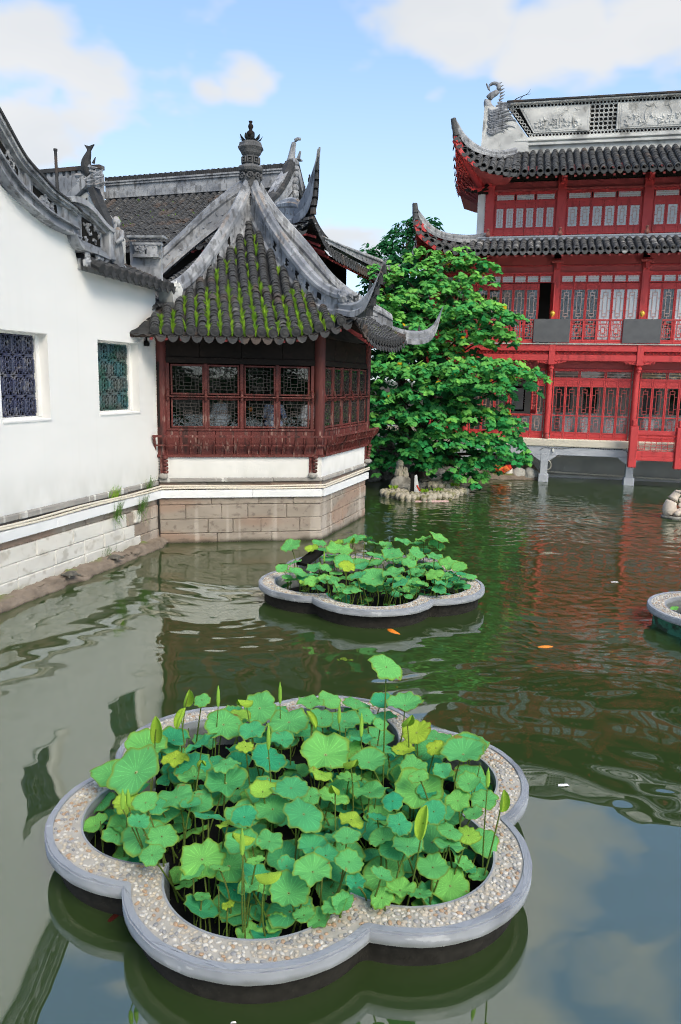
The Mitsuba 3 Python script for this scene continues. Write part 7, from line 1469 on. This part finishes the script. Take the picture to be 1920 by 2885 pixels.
tk = thing('tea_table', 'round dark tea table inside the pavilion', 'table'); put('top', lathe(M(), [(0, 2.60), (.42, 2.60), (.43, 2.62), (.42, 2.645), (0, 2.645)], (-2.1, 17.9, 0), 18), 'dark_wood', tk); put('pedestal', lathe(M(), [(.22, 1.9), (.2, 1.95), (.05, 2.0), (.05, 2.6)], (-2.1, 17.9, 0), 10), 'dark_wood', tk)
put('orange_fruit', blob(M(), (-2.12, 17.7, 2.70), .055, 2, .06), 'koi', None, True, 'orange fruit on the tea table behind the pavilion window', cat='fruit')
# stone lotus basins with figure
for i, (x, y, r, lab) in enumerate([(1.60, 22.65, .40, 'leftmost scalloped stone basin with a green tuft'), (1.98, 22.0, .36, 'second scalloped stone basin from the left, in front of the pale figure'), (2.42, 22.0, .36, 'third scalloped stone basin from the left, right of the white sheet'), (2.90, 22.35, .40, 'middle scalloped stone basin holding a green tuft'), (3.20, 22.75, .34, 'scalloped stone basin right of the middle one'), (3.52, 23.35, .40, 'rightmost scalloped stone basin'), (3.15, 23.75, .42, 'scalloped stone basin raised at the back right')]):
    k = thing('stone_basin', lab, 'stone basin', 'lotus-shaped stone basins in the pond'); z = .02 if i < 6 else .12; npet = 11
    for ring_, (rr, zz, s_) in enumerate(((r, .16, 1.0), (r * .72, .21, .72), (r * .42, .25, .5))):
        n_ = npet - 3 * ring_
        for q in range(n_):
            a = q * 2 * math.pi / n_ + ring_ * .3; o = np.array([math.cos(a), math.sin(a), 0]); m = M(); blob(m, np.array([x, y, z + zz * .55]) + o * rr * .86, (r * .20 * s_ + .03, r * .20 * s_ + .03, .085 * s_ + .02), 1, .12, 2, q)
            if ring_ == 0: tube(m, [np.array([x, y, z - .25]) + o * rr * .55, np.array([x, y, z + .0]) + o * rr * .85, np.array([x, y, z + .13]) + o * rr * 1.0], [.06, .085, .05], 6)
            put('petal', m, 'carved_stone', k, True)
    put('bowl', lathe(M(), [(0, z - .3), (r * .5, z - .3), (r * .86, z + .08), (r * .8, z + .13), (0, z + .12)], (x, y, 0), 14), 'carved_stone', k, True)
gq = random.Random(6)
for (x, y, lab) in ((1.55, 22.6, 'green tuft growing in the leftmost stone basin'), (2.9, 22.3, 'green tuft in the middle stone basin'), (2.45, 21.98, 'small green tuft in the third stone basin'), (3.5, 23.4, 'green tuft in the rightmost stone basin')):
    m = M()
    for q in range(26): weeds(m, np.array([x + gq.gauss(0, .08), y + gq.gauss(0, .06), .24]), None, .09, 2, gq)
    put('basin_tuft', m, 'weed', None, label=lab, cat='plant', kind='thing')
sf = thing('stone_pair', 'pale weathered stone of two standing figures on a plinth among the basins', 'statue'); m = M(); blob(m, (1.86, 23.2, .26), (.36, .26, .32), 3, .25, 2, 2); put('plinth_rock', m, 'rock', sf, True)
m = M(); blob(m, (1.78, 23.2, .66), (.125, .12, .34), 3, .5, 3.4, 5); blob(m, (1.95, 23.2, .60), (.10, .11, .22), 3, .5, 3.4, 6); blob(m, (1.79, 23.18, .92), (.11, .10, .12), 2, .35, 3.4, 7); put('figures', m, 'carved_stone', sf, True)
lb2 = thing('pond_light', 'black upright pond light leaning on a white sheet among the basins', 'light'); put('lamp_body', box(M(), Fr((2.13, 22.6), 95), -.06, .06, -.03, .03, .12, .68, .01), 'black', lb2); put('white_sheet', prism(M(), Fr((2.24, 22.72), 95), Polygon([(-.05, .1), (.14, .1), (.1, .3), (.03, .66), (-.05, .62)]), -.01, .01), 'white_metal', lb2)
m = M(); tube(m, [[2.35, 22.5, .2], [2.28, 22.55, .32], [2.26, 22.55, .36]], .025, 6); put('valve', m, 'cloth_red', lb2)
put('plank', box(M(), Fr((2.62, 21.75), 82), -.5, .5, -.06, .06, -.02, .03, .01), 'pale_bar', None, label='pale floating plank in front of the basins', cat='plank')
for i, (x, y, r) in enumerate(((2.6, 24.0, .3), (2.95, 24.1, .26))): put('basin_rock', blob(M(), (x, y, .15), (r, r * .7, .16), 2, .4, 2, i + 20), 'rock', None, True, ('left' if i == 0 else 'right') + ' low rock behind the stone basins', cat='rock')


def turtle(p, az, s_, label):
    k = thing('turtle', label, 'turtle'); a = math.radians(az); R_ = np.array([[math.sin(a), -math.cos(a), 0], [math.cos(a), math.sin(a), 0], [0, 0, 1]]); o = np.array(p, float); Q = lambda x, y, z: R_ @ np.array([x, y, z]) * s_ + o
    sp = trimesh.creation.icosphere(3); v = np.array(sp.vertices) * [1, .78, .5]; v[:, 2] = np.where(v[:, 2] < 0, v[:, 2] * .25, v[:, 2]); v[:, 2] += .03 * np.maximum(0, np.cos(v[:, 0] * 9)) * (v[:, 2] > .1)
    m = M(); m.add((v + [0, 0, .2]) * s_ @ R_.T + o, sp.faces); put('shell', m, 'turtle', k, True)
    m = M(); tube(m, [Q(.8, 0, .25), Q(1.15, 0, .38), Q(1.38, .02, .45), Q(1.5, .03, .42)], [.17 * s_, .15 * s_, .2 * s_, .1 * s_], 7)
    for x in (.62, -.62):
        for y in (-1, 1): tube(m, [Q(x, .5 * y, .18), Q(x * 1.25, .85 * y, .1), Q(x * 1.5, .98 * y, .02)], [.17 * s_, .14 * s_, .07 * s_], 6)
    tube(m, [Q(-.9, 0, .15), Q(-1.3, 0, .05)], [.08 * s_, .02 * s_], 5); put('head_and_limbs', m, 'turtle', k, True)
w1 = W.p(-2.27 + .28, .17, .17); turtle(tuple(W.p(-2.0, .21, .13)), 100, .12, 'turtle resting on the mud ledge nearer the pavilion'); turtle(tuple(W.p(-3.32, .22, .14)), 215, .12, 'turtle resting on the mud ledge further left'); turtle((2.62, 24.0, .28), 70, .16, 'turtle basking on the rocks behind the stone basins'); turtle((.19, 16.94, -.06), 60, .10, 'small turtle swimming beside the pavilion corner')


def koi(p, az, L, label, mat):
    k = thing('koi', label, 'fish'); a = math.radians(az); d = np.array([math.sin(a), math.cos(a), 0]); l = np.array([-d[1], d[0], 0]); o = np.array(p, float)
    t = np.linspace(0, 1, 12); path = [o + d * L * (.5 - q) + l * .05 * L * math.sin(q * 4) for q in t]; r = L * .5 * np.array([.07, .16, .22, .25, .255, .24, .21, .17, .13, .09, .06, .045])
    m = M(); tube(m, path, r, 10); put('body', m, mat, k, True); e = path[-1]
    m = M(); m.add([e, e - d * .2 * L + l * .09 * L, e - d * .13 * L, e - d * .2 * L - l * .09 * L], [[0, 1, 2], [0, 2, 3]]); put('tail', m, mat, k); c = path[3]
    for s_ in (-1, 1): m = M(); m.add([c + l * s_ * .1 * L, c + l * s_ * .24 * L - d * .06 * L, c + l * s_ * .12 * L - d * .1 * L], [[0, 1, 2]]); put('fin', m, mat, k)
koi((.80, 10.05, -.028), -35, .42, 'orange koi swimming in front of the middle planter', 'koi'); koi((2.66, 9.55, -.048), 80, .50, 'orange koi just below the surface in mid pond', 'koi'); koi((-1.40, 4.30, -.036), 25, .34, 'dark red koi in the shade of the foreground planter', 'koi_dark')
for i, (x, y, lab) in enumerate(((4.83, 12.98, 'white leaf floating on the pond right of the middle planter'), (1.96, 6.07, 'white scrap floating right of the foreground planter'), (-.52, 3.55, 'white petal floating in front of the foreground planter'), (.40, 3.45, 'tiny pale speck floating in the planter reflection'))):
    m = M(); s_ = (.075, .05, .016, .009)[i]; grid(m, [[(x - s_, y - s_ * .4, .006), (x - s_ * .2, y - s_ * .6, .012), (x + s_, y - s_ * .2, .006)], [(x - s_ * .8, y + s_ * .3, .006), (x, y + s_ * .1, .015), (x + s_ * .8, y + s_ * .4, .008)]]); put('floating_scrap', m, 'white_bit', None, True, lab, cat='litter')
# marble fish spout at the right
mf_ = thing('fish_statue', 'pale stone carp statue rising open-mouthed from carved waves at the right edge', 'statue'); bx, by = 8.74, 19.75
m = M(); tube(m, smooth_path([[bx - .10, by, .10], [bx - .12, by, .28], [bx - .06, by, .48], [bx + .02, by, .62], [bx + .07, by - .03, .70]], 14), [.15, .165, .175, .175, .17, .16, .15, .14, .13, .12, .11, .10, .095, .085], 12, False); lathe(m, [(.085, -.01), (.105, .01), (.09, .03), (.06, .02), (.045, -.04), (0, -.06)], (bx + .075, by - .03, .705), 12); put('carp_body', m, 'marble', mf_, True)
for s_, z in ((1, .36), (-1, .34), (1, .5)): put('fin', blob(M(), (bx + .13 * s_ + .02, by - .08, z), (.075, .03, .075), 2, .2, 2, 3), 'marble', mf_, True)
m = M(); gq = random.Random(12)
for q in range(16): a = gq.uniform(0, 6.28); c_ = np.array([bx + .3 * math.cos(a) * gq.random() ** .5 + .05, by + .22 * math.sin(a), .08]); tube(m, smooth_path([c_, c_ + [.06, -.02, .10], c_ + [.14, 0, .12], c_ + [.17, .02, .05]], 7), [.06, .075, .07, .06, .05, .035, .02], 6)
put('wave_base', m, 'marble', mf_, True); put('plinth', lathe(M(), [(.33, -.4), (.34, .0), (.36, .04), (.33, .07), (0, .07)], (bx + .06, by, 0), 14), 'rock', mf_, 30)
# grass tufts on wall and plinth
for i, (u, z, n_, h, lab) in enumerate([(-.53, 1.22, 26, .26, 'tall grass tuft sprouting behind the pipes near the pavilion'), (-1.75, 1.22, 34, .20, 'yellow-green tuft spilling over the pipes on the wall'), (-1.66, .90, 44, .30, 'ragged grass clump hanging below the white trunking'), (-.78, .86, 44, .32, 'grass clump below the trunking beside the square stone'), (-2.0, .22, 16, .12, 'small tuft at the foot of the plinth')]):
    m = M(); gq = random.Random(50 + i)
    for q in range(n_):
        b = W.p(u + gq.gauss(0, .09), .07, z + gq.gauss(0, .03) - (.12 * gq.random() if i in (2, 3) else 0)); a = gq.uniform(-.9, .9); hh = h * gq.uniform(.5, 1.2); t = b + W.d * hh * a * .7 + W.n * hh * gq.uniform(.1, .5) + np.array([0, 0, hh * (1 if gq.random() < .75 or i < 2 else -.6)]); w = W.d * .007; mid = b * .4 + t * .6 + [0, 0, .02]; m.add([b - w, b + w, mid + w * .8, mid - w * .8, t], [[0, 1, 2], [0, 2, 3], [3, 2, 4]])
    put('grass_tuft', m, 'grass' if i != 1 else 'weed', None, label=lab, cat='grass tuft', kind='thing')
# garden spotlight on the middle planter
gs = thing('garden_spotlight', 'black solar spotlight leaning over the rim of the middle planter', 'light'); m = M(); bar(m, (-.62, 12.15, .42), (-.36, 12.55, .55), .22, .05, (0, 0, 1)); put('lamp_head', m, 'black', gs); put('stake', tube(M(), [(-.48, 12.35, .0), (-.48, 12.35, .45)], .02, 6), 'pvc', gs)
# security camera under the pavilion eave
sc2 = thing('security_camera', 'small black dome camera under the left end of the pavilion eave', 'camera'); put('dome', lathe(M(), [(.05, .0), (.06, .03), (.055, .07), (.03, .10), (0, .11)][::-1], (-3.80, 15.02, 3.98), 10), 'black', sc2, True); put('arm', bar(M(), (-3.80, 15.02, 4.08), (-3.80, 15.02, 4.2), .03), 'black', sc2)

# ---------------------------------------------------------------- trees on the near bank behind the viewpoint (the window panes mirror them)
for i, (x, y, h, lab) in enumerate([(-6.5, -13, 6.5, 'tree on the near bank behind the viewpoint, far left'), (0.5, -15, 7.5, 'tree on the near bank straight behind the viewpoint'), (7.5, -14, 6.5, 'tree on the near bank behind the viewpoint, right'), (14.5, -11, 7.0, 'tree on the near bank behind the viewpoint, far right')]):
    k = thing('near_bank_tree', lab, 'tree'); put('trunk', tube(M(), smooth_path([[x, y, -.5], [x + .2, y, h * .3], [x, y + .2, h * .8]], 8), np.linspace(.25, .08, 8), 7), 'bark', k, True)
    fm, tw = foliage([(x + dx, y + dy, h * fz, r, .9) for dx, dy, fz, r in ((0, 0, .95, 1.6), (-1.6, .3, .75, 1.8), (1.6, -.2, .78, 1.8), (0, .6, .6, 2.2), (-1.9, 0, .45, 1.7), (1.9, .2, .45, 1.7), (0, 0, .3, 1.9))], 26, .3, 70 + i, lambda g, r, h: 0, LS1); put('foliage', fm, 'dark_leaf', k, kind='stuff')

GROUPS = {'koi': 'koi swimming in the pond', 'turtle': 'turtles in and beside the pond', 'lotus_planter': 'flower-shaped planters in the pond', 'lotus': 'lotus plants in the planters', 'person': 'people seated inside the pavilion', 'stool': 'dark stools in the pavilion', 'grass_tuft': 'grass tufts on the wall foot', 'garden_rock': 'dark rocks on the far bank', 'basin_tuft': 'green tufts in the stone basins', 'basin_rock': 'low rocks behind the basins', 'water_pipe': 'cream pipes along the wall', 'floating_scrap': 'pale scraps on the water', 'bank_shrub': 'shrubs on the far bank', 'near_bank_tree': 'trees on the near bank'}
for k in list(labels):
    b_ = k.rsplit('_', 1)[0] if k[-3:].isdigit() else k
    if '__' not in k and b_ in GROUPS: labels[k].setdefault('group', GROUPS[b_])
